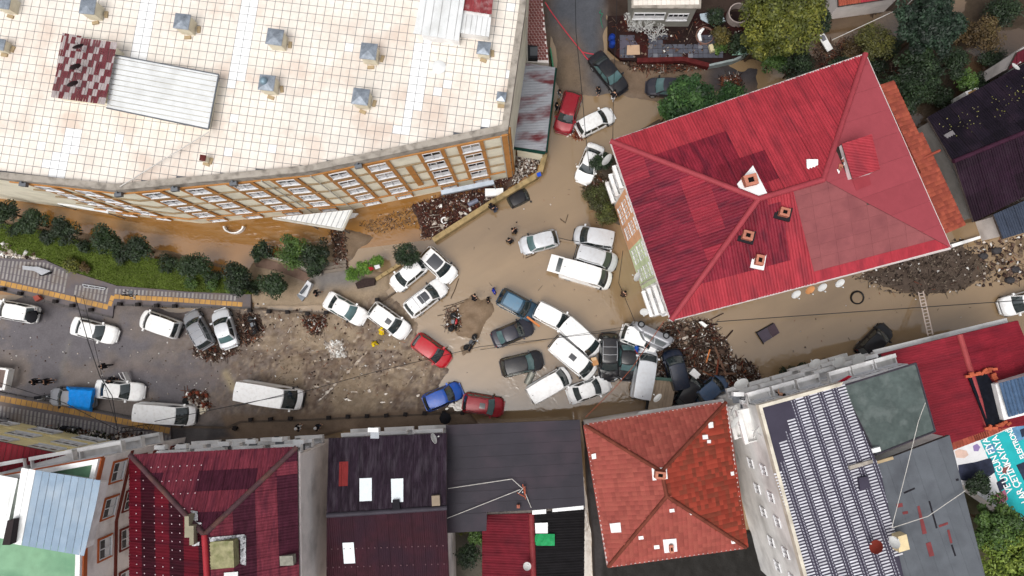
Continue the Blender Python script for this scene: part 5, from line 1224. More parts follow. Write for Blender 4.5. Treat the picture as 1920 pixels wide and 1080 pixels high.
def car(kind, col, front, rear, label, z=None, name='car', cat='car', group=None, rails=False, sunroof=None, pano=False, glassf=M_GLASS, glassr=M_GLASS, roofm=None,
        tilt=(0, 0), scale=None, crumple=0., door=None, hatch=False, onside=False, scene_z=.7, ribs=0, wid=1.0, lights=True, seed=None):
    T = dict(TYPES[kind]); rs = random.Random(hash(label) & 0xffff if seed is None else seed)
    rs = random.Random(sum(map(ord, label)))
    f, r = P(*front, scene_z), P(*rear, scene_z); c = (f+r)/2; d = f-r; L = d.length
    L *= 1-.16*abs(math.sin(2*math.atan2(d.y, d.x)))
    L = min(max(L, T['L']*.84), T['L']*1.12)
    if scale: L = T['L']*scale
    T['W'] *= wid; yaw = math.atan2(d.y, d.x)
    if z is None: z = gz((front[0]+rear[0])/2, (front[1]+rear[1])/2)-.02
    o = thing(name, label, cat, (c.x, c.y, z), 0, group)
    o.rotation_euler = (math.radians(tilt[0]), math.radians(tilt[1]), yaw)
    pm = PAINT[col]; W2, H = T['W']/2, T['H']; belt = T['belt']
    def X(s): return L*(.5-s)                                    # s = 0 nose, 1 tail
    def ztop(s):
        c0 = T['cowl']
        if s < .035: return lerp(T['hf']-.16, T['hf']-.01, s/.035)
        if s < c0: t = (s-.035)/(c0-.035); return lerp(T['hf']-.01, belt, t**.8)
        if s < T['rb']: return belt
        t = (s-T['rb'])/(1-T['rb']+1e-6); return lerp(belt, T['deck']-.06, min(1, t))-.10*max(0, (s-.97)/.03)
    def hw(s):
        a = 1.0
        if s < .16: a -= .13*((.16-s)/.16)**2
        if s > .9: a -= .08*((s-.9)/.1)**2
        return W2*a
    S = [0, .008, .02, .045, .08, .13, .18, .23, .28, .36, .45, .55, .65, .74, .82, .88, .93, .965, .985, .995, 1.0]
    prof = [(.80, .20, 0), (.96, .24, 0), (.995, .42, 0), (1.0, .62, 0), (.985, -.12, 1), (.93, -.035, 1), (.78, -.005, 1), (.4, .012, 1), (0, .02, 1)]
    def bodypt(s, k, sg):
        wy, wz, rel = prof[k]; h = ztop(s); y = hw(s)*wy*sg
        if s < .01: y *= .94
        zz = h+wz if rel else (wz if wz < h-.15 else h-.15)
        if s < .02 and not rel: zz = max(zz, .28)
        x = X(s)
        bow = .22*(y/W2)**2
        if s < .25: x -= bow*(1-s/.25)
        if s > .85: x += .12*(y/W2)**2*(s-.85)/.15
        p = Vector((x, y, zz))
        if crumple and s < .32:
            k_ = crumple*(1-s/.32); p += Vector((rs.uniform(-.12, .02)*k_, rs.uniform(-.06, .06)*k_, rs.uniform(-.16, .1)*k_))
        return p
    mb = MB(); n = len(prof); ring = 2*n-1; vs = []
    for s in S:
        vs += [bodypt(s, k, 1) for k in range(n)]+[bodypt(s, k, -1) for k in range(n-2, -1, -1)]
    fs = [(i*ring+k, i*ring+k+1, (i+1)*ring+k+1, (i+1)*ring+k) for i in range(len(S)-1) for k in range(ring-1)]
    fs += [tuple(range(ring-1, -1, -1)), tuple((len(S)-1)*ring+k for k in range(ring))]
    fs += [((i+1)*ring, (i+1)*ring+ring-1, i*ring+ring-1, i*ring) for i in range(len(S)-1)]
    mb.add(vs, fs); body = mb.mesh('body', pm, 38)
    put('body', body, o, local=True)
    # cabin
    wb_, wt_ = W2*.94, W2*T['wt']; x0b, x1b, x0t, x1t = X(T['cowl']), X(T['rb']), X(T['rf']), X(T['rr'])
    zb = belt-.03
    def WS(sg, t):       # windscreen
        x = lerp(x0b+.16*(1-sg*sg), x0t+.10*(1-sg*sg), t); y = lerp(wb_*.95, wt_*.96, t)*sg
        return Vector((x, y, lerp(zb, H-.045+.035*(1-sg*sg), t)+.05*math.sin(math.pi*t)))
    def RW(sg, t):
        x = lerp(x1b-.09*(1-sg*sg), x1t-.06*(1-sg*sg), t); y = lerp(wb_*.93, wt_*.94, t)*sg
        return Vector((x, y, lerp(zb, H-.05+.035*(1-sg*sg), t)+.04*math.sin(math.pi*t)))
    def SW(u, t, sg):
        a, b = WS(sg, t), RW(sg, t); p = a.lerp(b, u); p.y += sg*.05*math.sin(math.pi*u); p.z += .035*math.sin(math.pi*u)*t; return p
    def RF(u, sg):
        a, b = WS(sg, 1), RW(sg, 1); p = a.lerp(b, u); p.z += .035*math.sin(math.pi*u); p.y += sg*.05*math.sin(math.pi*u); return p
    sh = MB()
    sh.grid(lambda a, b: WS(2*a-1, b), 8, 4); sh.grid(lambda a, b: RW(1-2*a, b), 8, 4)
    sh.grid(lambda a, b: SW(1-a, b, 1), 8, 4); sh.grid(lambda a, b: SW(a, b, -1), 8, 4)
    sh.grid(lambda a, b: RF(a, 1-2*b), 8, 8)
    bm = bmesh.new(); me = bpy.data.meshes.new('cabin'); me.from_pydata([tuple(v) for v in sh.v], [], sh.f); bm.from_mesh(me)
    bmesh.ops.remove_doubles(bm, verts=bm.verts, dist=.003); bmesh.ops.recalc_face_normals(bm, faces=bm.faces); bm.to_mesh(me); bm.free()
    me.materials.append(pm); me.polygons.foreach_set('use_smooth', [True]*len(me.polygons)); me.set_sharp_from_angle(angle=math.radians(35))
    put('roof', me, o, local=True)
    def patch(name, fn, a0, a1, b0, b1, m_, off, na=6, nb=4, par=o):
        g = MB()
        def q(a, b):
            A_, B_ = lerp(a0, a1, a), lerp(b0, b1, b); p = fn(A_, B_); e = .01
            n_ = (fn(A_+e, B_)-fn(A_-e, B_)).cross(fn(A_, B_+e)-fn(A_, B_-e)).normalized()
            cen = Vector((0, 0, belt*.8))
            if n_.dot(p-cen) < 0: n_ = -n_
            return p+n_*off
        g.grid(q, na, nb); return put(name, g.mesh(name, m_, 60), par, local=True)
    patch('cowl', WS, -.97, .97, -.03, .05, M_TRIM, .008, 8, 1)
    ws = patch('windscreen', WS, -.92, .92, .05, .93, glassf, .012, 8, 4)
    for k in (0, 1):
        wp_ = MB(); a, b = WS(-.55+.75*k, .04), WS(-.05+.72*k, .10); wp_.tube([a+Vector((0, 0, .035)), b+Vector((.03, 0, .05))], .012, 4); put('wiper', wp_.mesh('wiper', M_TRIM), ws, local=True)
    if not hatch: patch('rear_window', RW, -.86, .86, .2 if kind in ('mpv', 'van', 'bigvan', 'suv') else .1, .9, glassr, .012, 8, 3)
    for sg in (1, -1):
        for (u0, u1) in T['sw']: patch('side_window', lambda u, t, sg=sg: SW(u, t, sg), u0, u1, .1, .86, glassf, .012, 4, 3)
    patch('hood', lambda a, b: bodypt(a, 8, 1).lerp(bodypt(a, 6, 1 if b > 0 else -1), abs(b)) + Vector((0, 0, .006*(1-b*b))), .05, T['cowl']-.02, -1, 1, pm, .010, 5, 6)
    if roofm is not None: patch('roof_panel', lambda u, s: RF(u, s), .1, .9, -.8, .8, roofm, .012)
    if pano: patch('roof_glass', lambda u, s: RF(u, s), .06, .72, -.8, .8, M_ROOFG, .012)
    if sunroof: patch('sunroof', lambda u, s: RF(u, s), sunroof[0], sunroof[1], -sunroof[2], sunroof[2], M_ROOFG, .012)
    for k in range(ribs): 
        u = .14+.8*k/max(1, ribs-1); patch('roof_rib', lambda a, s: RF(a, s), u-.004, u+.004, -.85, .85, pm, .022, 1, 6)
    if rails:
        for sg in (1, -1):
            g = MB(); g.tube([RF(u, sg*.9)+Vector((0, 0, .05 if .1 < u < .9 else .02)) for u in (.08, .14, .35, .6, .86, .92)], .022, 6); put('roof_rail', g.mesh('roof_rail', M_CHROME if rails == 'chrome' else M_TRIM), o, local=True)
        if rails == 'cross' or rails == 'chrome':
            for u in (.34, .66): g = MB(); g.tube([RF(u, -.9)+Vector((0, 0, .06)), RF(u, 0)+Vector((0, 0, .05)), RF(u, .9)+Vector((0, 0, .06))], .022, 6); put('cross_bar', g.mesh('cross_bar', M_CHROME), o, local=True)
    g = MB(); p = RF(.92, .0); g.box((p.x, p.y, p.z+.03), (.12, .035, .05)); put('aerial', g.mesh('aerial', M_TRIM if col in ('white', 'silver') else pm), o, local=True)
    for sg in (1, -1):
        g = MB(); p = SW(.04, .1, sg); g.box((p.x+.02, p.y+sg*.13, p.z+.06), (.16, .22, .15)); m_ = g.mesh('mirror', pm if rs.random() < .7 else M_TRIM)
        put('mirror', m_, o, local=True)
        if lights:
            patch('headlight', lambda a, b, sg=sg: Vector((X(a)-.22*(b)**2*(1-a/.25)-.002, sg*b*hw(a), ztop(a)-.03-.09*max(0, (b-.8)/.17))), .012, .05, .56, .90, M_LAMP, .016, 2, 4)
            patch('tail_light', lambda a, b, sg=sg: Vector((X(a)+.12*b*b*(a-.85)/.15, sg*b*hw(a), ztop(a)-.12*(b > .8)-.02)), .972, .998, .66, .96, M_TAIL, .016, 2, 3)
    g = MB(); g.box((X(0)+.0, 0, .36), (.10, W2*1.3, .16)); put('front_bumper', g.mesh('front_bumper', M_TRIM if kind in ('van', 'mpv', 'bigvan') else pm), o, local=True)
    g = MB(); g.box((X(1)-.02, 0, .40), (.10, W2*1.5, .20)); put('rear_bumper', g.mesh('rear_bumper', M_TRIM if kind in ('van', 'mpv', 'bigvan') else pm), o, local=True)
    rw_ = .33 if kind not in ('suv', 'bigvan') else .36
    for s in (.18, .80):
        for sg in (1, -1):
            tm, rm = wheel_meshes(rw_); wo_ = put('wheel', tm, o, loc=Vector((X(s), sg*(W2-.09), rw_)), local=True); put('rim', rm, wo_, local=True)
    if door:
        sg = door; g = MB()
        def dq(a, b): return Vector((-1.05*a, sg*.04*math.sin(math.pi*b), .25+b*(belt-.25) if b <= .62 else lerp(.25, belt, .62)))
        g.box((-.5, 0, .62), (1.0, .07, .66)); g.box((-.5, 0, .97), (1.0, .05, .06)); g.tube([(-.05, 0, .95), (-.45, -sg*.1, 1.36), (-1.0, -sg*.12, 1.38), (-1.0, 0, .95)], .03, 6)
        dd_ = put('open_door', g.mesh('open_door', pm), o, local=True); dd_.location = (x0b-.25, sg*(W2-.02), 0); dd_.rotation_euler = (0, 0, -sg*math.radians(58))
        h_ = MB(); h_.box((-.85, sg*.05, .8), (.16, .03, .03)); put('handle', h_.mesh('handle', M_TRIM), dd_, local=True)
    if hatch:
        g = MB(); g.grid(lambda a, b: Vector((-1.25*a-.02, (2*b-1)*wt_*.98, .05*math.sin(math.pi*b)+.03*math.sin(3*a))), 5, 6); g.grid(lambda a, b: Vector((-1.25*a-.02, (2*b-1)*wt_*.98, -.05+.05*math.sin(math.pi*b))), 5, 6)
        hh = put('open_tailgate', g.mesh('open_tailgate', pm, 40), o, local=True); hh.location = (x1t, 0, H-.05); hh.rotation_euler = (0, math.radians(-4), 0)
        k_ = MB(); k_.grid(lambda a, b: Vector((-.1-.42*a, (2*b-1)*wt_*.8, .085+.04*math.sin(math.pi*b))), 3, 5); put('tailgate_window', k_.mesh('tailgate_window', M_GLASS), hh, local=True)
    if onside:
        o.rotation_euler = (math.radians(onside), 0, yaw)
    return o
G = 'vehicles swept together by the flood'
# left street
car('hatch', 'white', (-14, 576), (74, 592), 'white hatchback at the left edge of the street under a black umbrella', name='car')
car('sedan', 'white', (224, 632), (134, 608), 'white saloon with debris caught at its bonnet on the bare asphalt')
car('mpv', 'white', (262, 594), (343, 622), 'white boxy people carrier nosed up to the striped footway', rails=False, ribs=0)
car('wagon', 'grey', (352, 580), (394, 656), 'grey estate car with roof bars jammed against a pale saloon', rails='cross', tilt=(0, 2))
car('sedan', 'silver', (410, 577), (434, 655), 'pale silver saloon right of the grey estate, weeds piled at its wheels', glassr=M_GLASSL)
car('sedan', 'white', (272, 736), (180, 728), 'white saloon standing with its driver door open', door=1)
car('wagon', 'grey', (94, 743), (182, 748), 'grey car half covered by a bright blue tarpaulin', glassf=M_GLASS)
car('van', 'white', (371, 780), (261, 771), 'white panel van on the street with broken timber at its bonnet', ribs=5, cat='van', name='van')
car('bigvan', 'white', (572, 751), (450, 730), 'large white delivery van alone on the churned mud', ribs=7, cat='van', name='van')
# planters and mud
car('sedan', 'white', (690, 603), (606, 556), 'white saloon nose to tail with a white crossover on the mud', glassf=M_GLASSL)
car('suv', 'white', (770, 631), (690, 573), 'white crossover with a small sunroof, its nose over the water edge', sunroof=(.05, .3, .35))
car('hatch', 'white', (731, 543), (799, 487), 'white hatchback parked nose down beside the round clipped tree')
car('suv', 'white', (855, 528), (790, 467), 'white car with a black glass roof wedged behind the white hatchback', pano=True)
car('suv', 'white', (839, 527), (758, 590), 'white off-roader with silver roof rails and a large sunroof', rails='chrome', sunroof=(.06, .5, .6))
car('hatch', 'red', (846, 684), (772, 631), 'bright red hatchback standing in shallow water', roofm=None)
car('hatch', 'blue', (869, 727), (791, 760), 'blue hatchback at the lower kerb')
car('suv', 'crimson', (946, 766), (866, 753), 'dark red off-roader just right of the blue hatchback', sunroof=(.12, .38, .35), glassf=M_GLASSL, rails=True)
# middle of the water
car('hatch', 'silver', (972, 463), (1048, 443), 'silver hatchback on its own near the two waders', z=-.22, glassf=M_GLASSL)
car('mpv', 'silver', (1074, 438), (1154, 452), 'silver van-like car closest to the red roofed block', z=-.15)
car('mpv', 'silver', (1161, 496), (1076, 471), 'silver people carrier with dark roof rails beside the long white van', z=-.15, rails=True)
car('van', 'white', (1151, 529), (1046, 499), 'long white van with its tailgate raised in the flood', z=-.2, hatch=True, cat='van', name='van', ribs=0)
car('suv', 'teal', (1012, 594), (931, 551), 'dark teal pickup-like off-roader touching a white van', z=-.1, roofm=paint_mat('teal_roof', A(92, 128, 154), .3))
car('mpv', 'white', (1072, 613), (1002, 577), 'white boxy car wedged between the teal off-roader and a longer van', z=-.1, rails=False)
car('van', 'white', (1126, 668), (1050, 598), 'white windowless van lying along the middle of the jam', z=-.05, cat='van', name='van', ribs=0)
car('van', 'white', (1119, 709), (1030, 634), 'white minibus with a small dark roof hatch in the jam', z=-.05, sunroof=(.3, .48, .3), cat='van', name='van', glassf=M_GLASSL if False else M_GLASS)
car('sedan', 'graphite', (1003, 606), (919, 641), 'dark grey saloon with an orange plank across its bonnet', z=-.12, glassr=M_GLASSL)
car('suv', 'black', (1021, 672), (936, 692), 'black off-roader with pale roof rails standing in the water', z=-.1, rails='plain', glassf=M_GLASSL)
car('van', 'white', (1073, 697), (987, 747), 'white van at the lower side of the jam, front wheel by a metal drum', z=-.12, cat='van', name='van', ribs=0)
car('sedan', 'white', (1141, 717), (1068, 743), 'small white saloon at the lower end of the jam', z=-.15, scale=.9)
car('suv', 'black', (1142, 716), (1142, 624), 'black off-roader with chrome roof bars and a crumpled bonnet', z=-.05, rails='chrome', crumple=1.0)
car('sedan', 'black', (1176, 708), (1178, 642), 'dark saloon with shattered glass squeezed between wrecks', z=-.1, glassf=M_GLASSL, glassr=M_GLASSL, scale=.86, crumple=.5)
car('suv', 'white', (1238, 647), (1166, 622), 'white pickup-like car beneath the overturned silver car', z=.05, tilt=(0, -4), crumple=.5)
car('van', 'silver', (1216, 652), (1199, 752), 'silver van with broken timber heaped on its bonnet', z=0, cat='van', name='van')
car('hatch', 'grey', (1182, 598), (1266, 636), 'grey car flipped on its side with both wheels in the air', z=1.15, onside=-78, lights=False, scene_z=1.0)
car('mpv', 'navy', (1256, 652), (1277, 732), 'dark blue people carrier nose up in the flotsam heap', z=.05, rails=True, tilt=(0, -5))
car('hatch', 'black', (1325, 690), (1270, 768), 'black car half buried between the dark blue carrier and the tiled house', z=-.3)
car('hatch', 'lightblue', (1362, 706), (1305, 752), 'pale blue car stuck beneath the balconies of the white block', z=-.1, tilt=(0, 3))
# top
car('sedan', 'black', (1174, 180), (1108, 98), 'black saloon tied with red tape on the side road', glassf=M_GLASSL)
car('hatch', 'graphite', (1210, 162), (1292, 168), 'dark grey hatchback half hidden by the feathery tree', glassf=M_GLASSL)
car('suv', 'crimson', (1052, 252), (1077, 169), 'red off-roader beside the rust-streaked roof', rails='plain', z=-.05)
car('wagon', 'white', (1155, 208), (1079, 246), 'white estate car pushed against the red off-roader', z=-.12)
car('sedan', 'white', (1089, 346), (1121, 266), 'muddy white saloon partly under a dark shrub', z=-.12)
# right
car('suv', 'white', (1875, 578), (1962, 556), 'white car at the right edge of the picture in shallow water', z=-.1)
car('hatch', 'black', (1676, 608), (1612, 672), 'black car half hidden beneath the red terrace front', z=-.35)
car('hatch', 'black', (1002, 352), (950, 378), 'black car sunk to its roof beside the mossy wall', z=-1.05, lights=False, scale=.7)
car('suv', 'grey', (-60, 792), (22, 806), 'grey car roof at the left edge above the yellow building', z=.4)
# pickup bed in the jam, and a truck body at the left edge
tb = thing('flatbed', 'pale wooden flatbed lorry body among the wrecks above the tiled house', 'lorry', P(1236, 742, 0))
for k in range(7):
    a, b, c, d = [P(1218+(1262-1218)*k/7+x, y, 1.1) for x, y in ((8, 712), (8+5.9, 712), (-3+5.9, 768), (-3, 768))]
    mb = MB(); mb.prism([a.xy, b.xy, c.xy, d.xy], .95, 1.05+random.uniform(0, .02)); mb.build('plank', mat('bleached_planks', A(168, 150, 130), .8, var=.15, rnd=.1), tb)
mb = MB(); mb.prism([tuple(P(a, b, 1))[:2] for a, b in ((1222, 708), (1270, 712), (1258, 770), (1212, 768))], .2, .93); mb.build('chassis', M_TRIM, tb)
mb = MB(); mb.prism([tuple(P(a, b, 1.6))[:2] for a, b in ((1224, 706), (1268, 710), (1267, 716), (1224, 712))], .9, 1.7); mb.build('headboard', mat('green_headboard', A(70, 92, 84), .6), tb)
tk = thing('lorry', 'white sided open lorry bed cut by the left edge of the picture', 'lorry', P(-10, 712, 0))
mb = MB(); mb.prism([tuple(P(a, b, 1.1))[:2] for a, b in ((-90, 682), (12, 694), (4, 730), (-95, 716))], .5, 1.1); mb.build('bed', mat('lorry_bed', A(120, 104, 98), .7, var=.2), tk)
for q in (((12, 692), (17, 693), (9, 732), (4, 731)), ((-90, 680), (13, 691), (12, 694), (-90, 683)), ((-95, 714), (5, 728), (4, 732), (-95, 718))):
    mb = MB(); mb.prism([tuple(P(a, b, 1.6))[:2] for a, b in q], .9, 1.65); mb.build('side_board', M_WHITE, tk)
for x in (-70, -8):
    for y in (690, 722):
        p = P(x, y, .4); t_, r_ = wheel_meshes(.36); w_ = put('wheel', t_, tk, loc=Vector((p.x, p.y, .6))-tk.location, local=True); put('rim', r_, w_, local=True)
# blue tarpaulin over the grey car
tpn = MB()
def tf(a, b):
    px_ = [(128, 724), (184, 727), (176, 772), (125, 762)]; x = lerp(lerp(px_[0][0], px_[1][0], a), lerp(px_[3][0], px_[2][0], a), b); y = lerp(lerp(px_[0][1], px_[1][1], a), lerp(px_[3][1], px_[2][1], a), b)
    e = min(a, 1-a, b, 1-b); h = 1.58 if e > .12 else lerp(.55+.4*math.sin(a*23)*math.sin(b*19), 1.58, (e/.12)**.6)
    h = max(h, .75) if a < .1 else h
    p = P(x, y, h); return Vector((p.x, p.y, h+.04*math.sin(a*31+b*7)*math.sin(b*17+a*5)+.25))
tpn.grid(tf, 26, 20); tag(tpn.build('tarpaulin', mat('bright_blue_tarp', A(20, 140, 232), .45, var=.12, scale=2., bump=.6, bscale=5.), None, 30), 'bright blue tarpaulin draped over the back of a grey car', 'tarpaulin')
# ================================================================== PLANTS
def np_mesh(name, vs, fs, m, cols=None):
    """fast mesh from arrays: vs (n,3), fs (k,4 or 3)"""
    me = bpy.data.meshes.new(name); k = fs.shape[1]
    me.vertices.add(len(vs)); me.vertices.foreach_set('co', vs.astype(np.float32).ravel())
    me.loops.add(fs.size); me.loops.foreach_set('vertex_index', fs.astype(np.int32).ravel())
    me.polygons.add(len(fs)); me.polygons.foreach_set('loop_start', np.arange(0, fs.size, k, dtype=np.int32)); me.polygons.foreach_set('loop_total', np.full(len(fs), k, np.int32))
    me.update(calc_edges=True)
    if cols is not None:
        ca = me.color_attributes.new('Col', 'FLOAT_COLOR', 'POINT'); ca.data.foreach_set('color', np.concatenate([cols, np.ones((len(cols), 1))], 1).astype(np.float32).ravel())
    me.materials.append(m); return me
M_LEAF = mat('leaves', (0, 0, 0), .55, attr='Col', var=.25, scale=.9, fine=0, spec=.35)
M_BARK = mat('bark', A(84, 68, 54), .9, var=.3, scale=5.)
def leaf_cloud(n, rad, hgt, cols, leaf=.16, clumps=26, flat=.55, spread=.42, seed=0, hole=.0):
    g = np.random.default_rng(seed)
    d = g.normal(size=(clumps, 3)); d /= np.linalg.norm(d, axis=1)[:, None]; d[:, 2] = np.abs(d[:, 2])*.9-.15
    cc = d*(g.random((clumps, 1))**.45)*np.array([rad*.82, rad*.82, hgt*.8]); csz = rad*spread*g.uniform(.6, 1.25, clumps)
    ci = g.integers(0, clumps, n)
    o = g.normal(size=(n, 3)); o /= np.linalg.norm(o, axis=1)[:, None]
    c = cc[ci]+o*(csz[ci]*g.random(n)**.4)[:, None]*np.array([1, 1, .75])
    nrm = o*1.0+np.array([0, 0, flat*1.6])+g.normal(size=(n, 3))*.55; nrm /= np.linalg.norm(nrm, axis=1)[:, None]
    t = np.cross(nrm, g.normal(size=(n, 3))); t /= np.linalg.norm(t, axis=1)[:, None]; b = np.cross(nrm, t)
    s = leaf*g.uniform(.6, 1.4, n)[:, None]
    v = np.stack([c-t*s*.9, c+b*s*.42-t*s*.1, c+t*s*.95, c-b*s*.42-t*s*.1], 1).reshape(-1, 3)
    f = np.arange(4*n).reshape(-1, 4)
    pal = np.array(cols); k = np.clip(g.beta(2, 2.2, n)*.5+(ci % 7)/7*.5, 0, .999)*(len(pal)-1); i = k.astype(int)
    col = pal[i]*(1-(k-i))[:, None]+pal[i+1]*(k-i)[:, None]; col = col*g.uniform(.75, 1.25, (n, 1))
    return v, f, np.repeat(col, 4, 0)
DARK = [A(16, 26, 16), A(34, 50, 28), A(62, 82, 48)]; MID = [A(40, 62, 28), A(70, 96, 42), A(108, 134, 62)]; FRESH = [A(50, 78, 28), A(88, 124, 42), A(134, 168, 66)]
OLIVE = [A(38, 44, 18), A(88, 94, 34), A(146, 142, 58)]; BROWNISH = [A(56, 44, 30), A(86, 68, 40), A(110, 96, 52)]; BLUEG = [A(12, 22, 16), A(26, 44, 30), A(66, 90, 68)]
_ts = [100]
def tree(px, py, rad, hc, cols, label, n=1700, leaf=.17, hgt=None, name='tree', cat='tree', clumps=26, spread=.42, z0=None, group=None, trunk=True, flat=.55):
    _ts[0] += 1; hgt = hgt or rad*.9; p = P(px, py, hc); zb = (z0 if z0 is not None else max(hz(px, py), -.3))
    o = thing(name, label, cat, (p.x, p.y, zb), 0, group)
    v, f, c = leaf_cloud(int(n*1.9), rad, hgt, cols, leaf*.72, clumps, flat, spread, _ts[0]); v = v+np.array([0, 0, hc-zb]); v[:, 2] = np.maximum(v[:, 2], .03)
    put('crown', np_mesh('crown', v, f, M_LEAF, c), o, local=True)
    t = MB(); h = hc-zb; r = .045*rad+.03
    t.tube([(0, 0, -.1), (.03*rad, .02, h*.45), (0, 0, h*.95)], r*1.3, 7, r*.5)
    for k in range(7):
        a = k*.9+px; e = Vector((math.cos(a)*rad*.6, math.sin(a)*rad*.6, h+hgt*.25)); s = Vector((0, 0, h*(.45+.06*k))); t.tube([s, s.lerp(e, .5)+Vector((0, 0, .1*rad)), e], r*.55, 5, r*.15)
    put('trunk', t.mesh('trunk', M_BARK, 60), o, local=True)
    return o
ROW = 'round trees along the lawn'
tree(8, 398, 1.4, 2.4, DARK, 'dark tree at the left edge above the rubble heap', group=ROW)
for k, (x, y, r) in enumerate(((57, 417, 1.35), (120, 431, 1.4), (196, 451, 1.5), (262, 467, 1.6), (363, 497, 1.4), (441, 516, 1.6), (512, 533, 1.4))):
    tree(x, y, r, 2.4, DARK if k % 2 else MID[:1]+DARK[1:], ['small dark green tree nearest the left edge of the lawn', 'second dark green tree from the left on the lawn', 'lawn tree at the middle, paired with the fullest crown', 'fullest round tree on the lawn, opposite the block corner', 'round tree on the lawn above the grey estate car', 'spiky dark tree at the right part of the lawn', 'last tree of the lawn row, by the toppled grey kiosk'][k], group=ROW, n=2000, clumps=(13, 17, 11, 20, 15, 12, 18)[k], spread=(.5, .46, .56, .44, .5, .54, .46)[k], hgt=r*(.7+.12*(k % 3)))
for k, (x, y, r) in enumerate(((30, 432, .8), (88, 444, .9), (158, 462, .8), (228, 480, .9), (312, 494, .9), (402, 520, .9), (476, 538, .9))): tree(x, y, r, .9, DARK, 'low dark undergrowth at the courtyard edge of the lawn, '+['leftmost', 'second', 'third', 'fourth', 'fifth', 'sixth', 'rightmost'][k]+' clump', 700, .14, .6, name='bush', cat='bush', clumps=9, spread=.55)
for x, y, r, l in ((358, 530, .65, 'small clipped bush at the lawn edge, left one of three'), (398, 534, .7, 'small clipped bush at the lawn edge, middle of three'), (436, 538, .7, 'small clipped bush at the lawn edge, right one of three')):
    tree(x, y, r, .95, MID, l, 700, .12, name='bush', cat='bush')
tree(138, 497, .95, .9, OLIVE, 'yellowish shrub at the bend of the striped footway', 800, .13, name='bush', cat='bush')
tree(160, 502, .7, .8, BROWNISH, 'reddish brown shrub right of the yellowish shrub', 600, .12, name='bush', cat='bush')
tree(552, 470, 1.6, 2.2, MID, 'fresh green tree beside the flooded courtyard steps', 2000); tree(592, 478, 1.5, 2.2, DARK, 'dark spiky tree right of the fresh green tree by the steps', 1800); tree(490, 472, 1.1, 1.4, DARK, 'low dark shrub at the left end of the steps planting', 1000, name='bush', cat='bush'); tree(592, 502, .9, 1.2, DARK, 'small dark bush at the head of the steps', 800, name='bush', cat='bush')
tree(762, 478, 1.35, 2.6, [DARK[0], DARK[1], A(60, 84, 52)], 'dense round clipped tree between two white cars', 3200, .11, clumps=60, spread=.3)
tree(660, 515, .75, 1.3, FRESH, 'leftmost bright green shrub in the planter', 1100, .11, name='bush', cat='bush'); tree(684, 503, .8, 1.3, FRESH, 'middle green shrub in the planter with a red cloth on it', 1100, .11, name='bush', cat='bush'); tree(706, 489, .75, 1.4, FRESH, 'bright green shrub at the upper end of the planter', 1100, .11, name='bush', cat='bush')
tree(1290, 182, 2.3, 4.5, [A(22, 44, 22), A(48, 80, 38), A(92, 124, 64)], 'feathery bright green tree over the dark grey hatchback', 5200, .24, 1.8, clumps=42, spread=.36); tree(1252, 208, 1.2, 3.4, [A(36, 62, 30), A(60, 94, 44), A(96, 130, 66)], 'small green tree at the upper left edge of the red roof', 1600, .18); tree(1368, 184, 1.4, 4.0, [A(22, 44, 22), A(48, 80, 38), A(92, 124, 64)], 'light green tree peeping over the red roof edge', 1800, .2)
tree(1470, 30, 4.0, 6.0, OLIVE, 'large yellow-green tree at the top of the picture', 11000, .22, 3.2, clumps=90, spread=.24); tree(1425, 75, 1.9, 4.5, OLIVE, 'smaller yellow-green tree beside the garden yard', 3000, .2)
tree(1492, 122, 1.6, 3., DARK, 'dark bush between the yellow-green tree and the red roof', 1800, .18); tree(1452, 108, 1.3, 3., MID, 'mid green bush under the yellow-green tree', 1300, .18); tree(1535, 40, 1.3, 3.5, DARK, 'dark bush at the right foot of the yellow-green tree', 1300, .18)
tree(1742, 45, 3.4, 6.0, BLUEG, 'large dark blue-green tree at the upper right', 9000, .24, 3.0, clumps=80, spread=.22); tree(1722, 128, 2.3, 4.5, DARK, 'dark tree below the blue-green tree', 3600, .2, clumps=44, spread=.3); tree(1690, 178, 2.2, 4.0, DARK, 'dark spreading tree at the corner of the red roof', 3200, .18, clumps=44, spread=.3)
tree(1640, 78, 1.8, 3.0, [A(50, 50, 30), A(84, 84, 40), A(120, 116, 56)], 'olive shrub on the river bank', 1900, .17, name='bush', cat='bush'); tree(1845, 66, 1.9, 2.0, BROWNISH, 'brown bare shrub on the far river bank', 1600, .15, name='bush', cat='bush'); tree(1880, 22, 1.7, 2.2, DARK, 'dark shrub at the upper right corner', 1500, .17, name='bush', cat='bush'); tree(1785, 118, 1.5, 3.5, DARK, 'dark shrub right of the blue-green tree', 1500, .18, name='bush', cat='bush'); tree(1812, 150, 1.1, 3, MID, 'green shrub above the dark house eave', 900, .17, name='bush', cat='bush'); tree(1560, 150, .9, 1.6, FRESH, 'small light green shrub by the river bend', 700, .15, name='bush', cat='bush')
tree(1128, 302, 1.0, 2.4, DARK, 'dark shrub leaning over the muddy white saloon', 1600, .13, name='bush', cat='bush'); tree(1120, 368, 1.4, .7, [A(50, 46, 28), A(70, 74, 38), A(96, 104, 56)], 'low weedy shrub along the red roofed block', 1500, .12, .5, name='bush', cat='bush'); tree(1138, 404, 1.2, .7, [A(50, 46, 28), A(76, 82, 38), A(110, 118, 60)], 'weedy patch below the orange balconies', 1300, .12, .5, name='bush', cat='bush')
tree(1868, 985, 2.5, 6.0, MID, 'leafy tree between the grey felt roof and the banner', 7000, .2, 2.6, clumps=70, spread=.26); tree(1905, 1050, 3.0, 6.5, [A(60, 80, 26), A(104, 124, 44), A(150, 164, 70)], 'bright green tree at the lower right corner', 7500, .2, 2.6, clumps=70, spread=.26); tree(1832, 905, 1.0, 5.0, DARK, 'dark shrubby crown at the foot of the banner', 1800, .16)
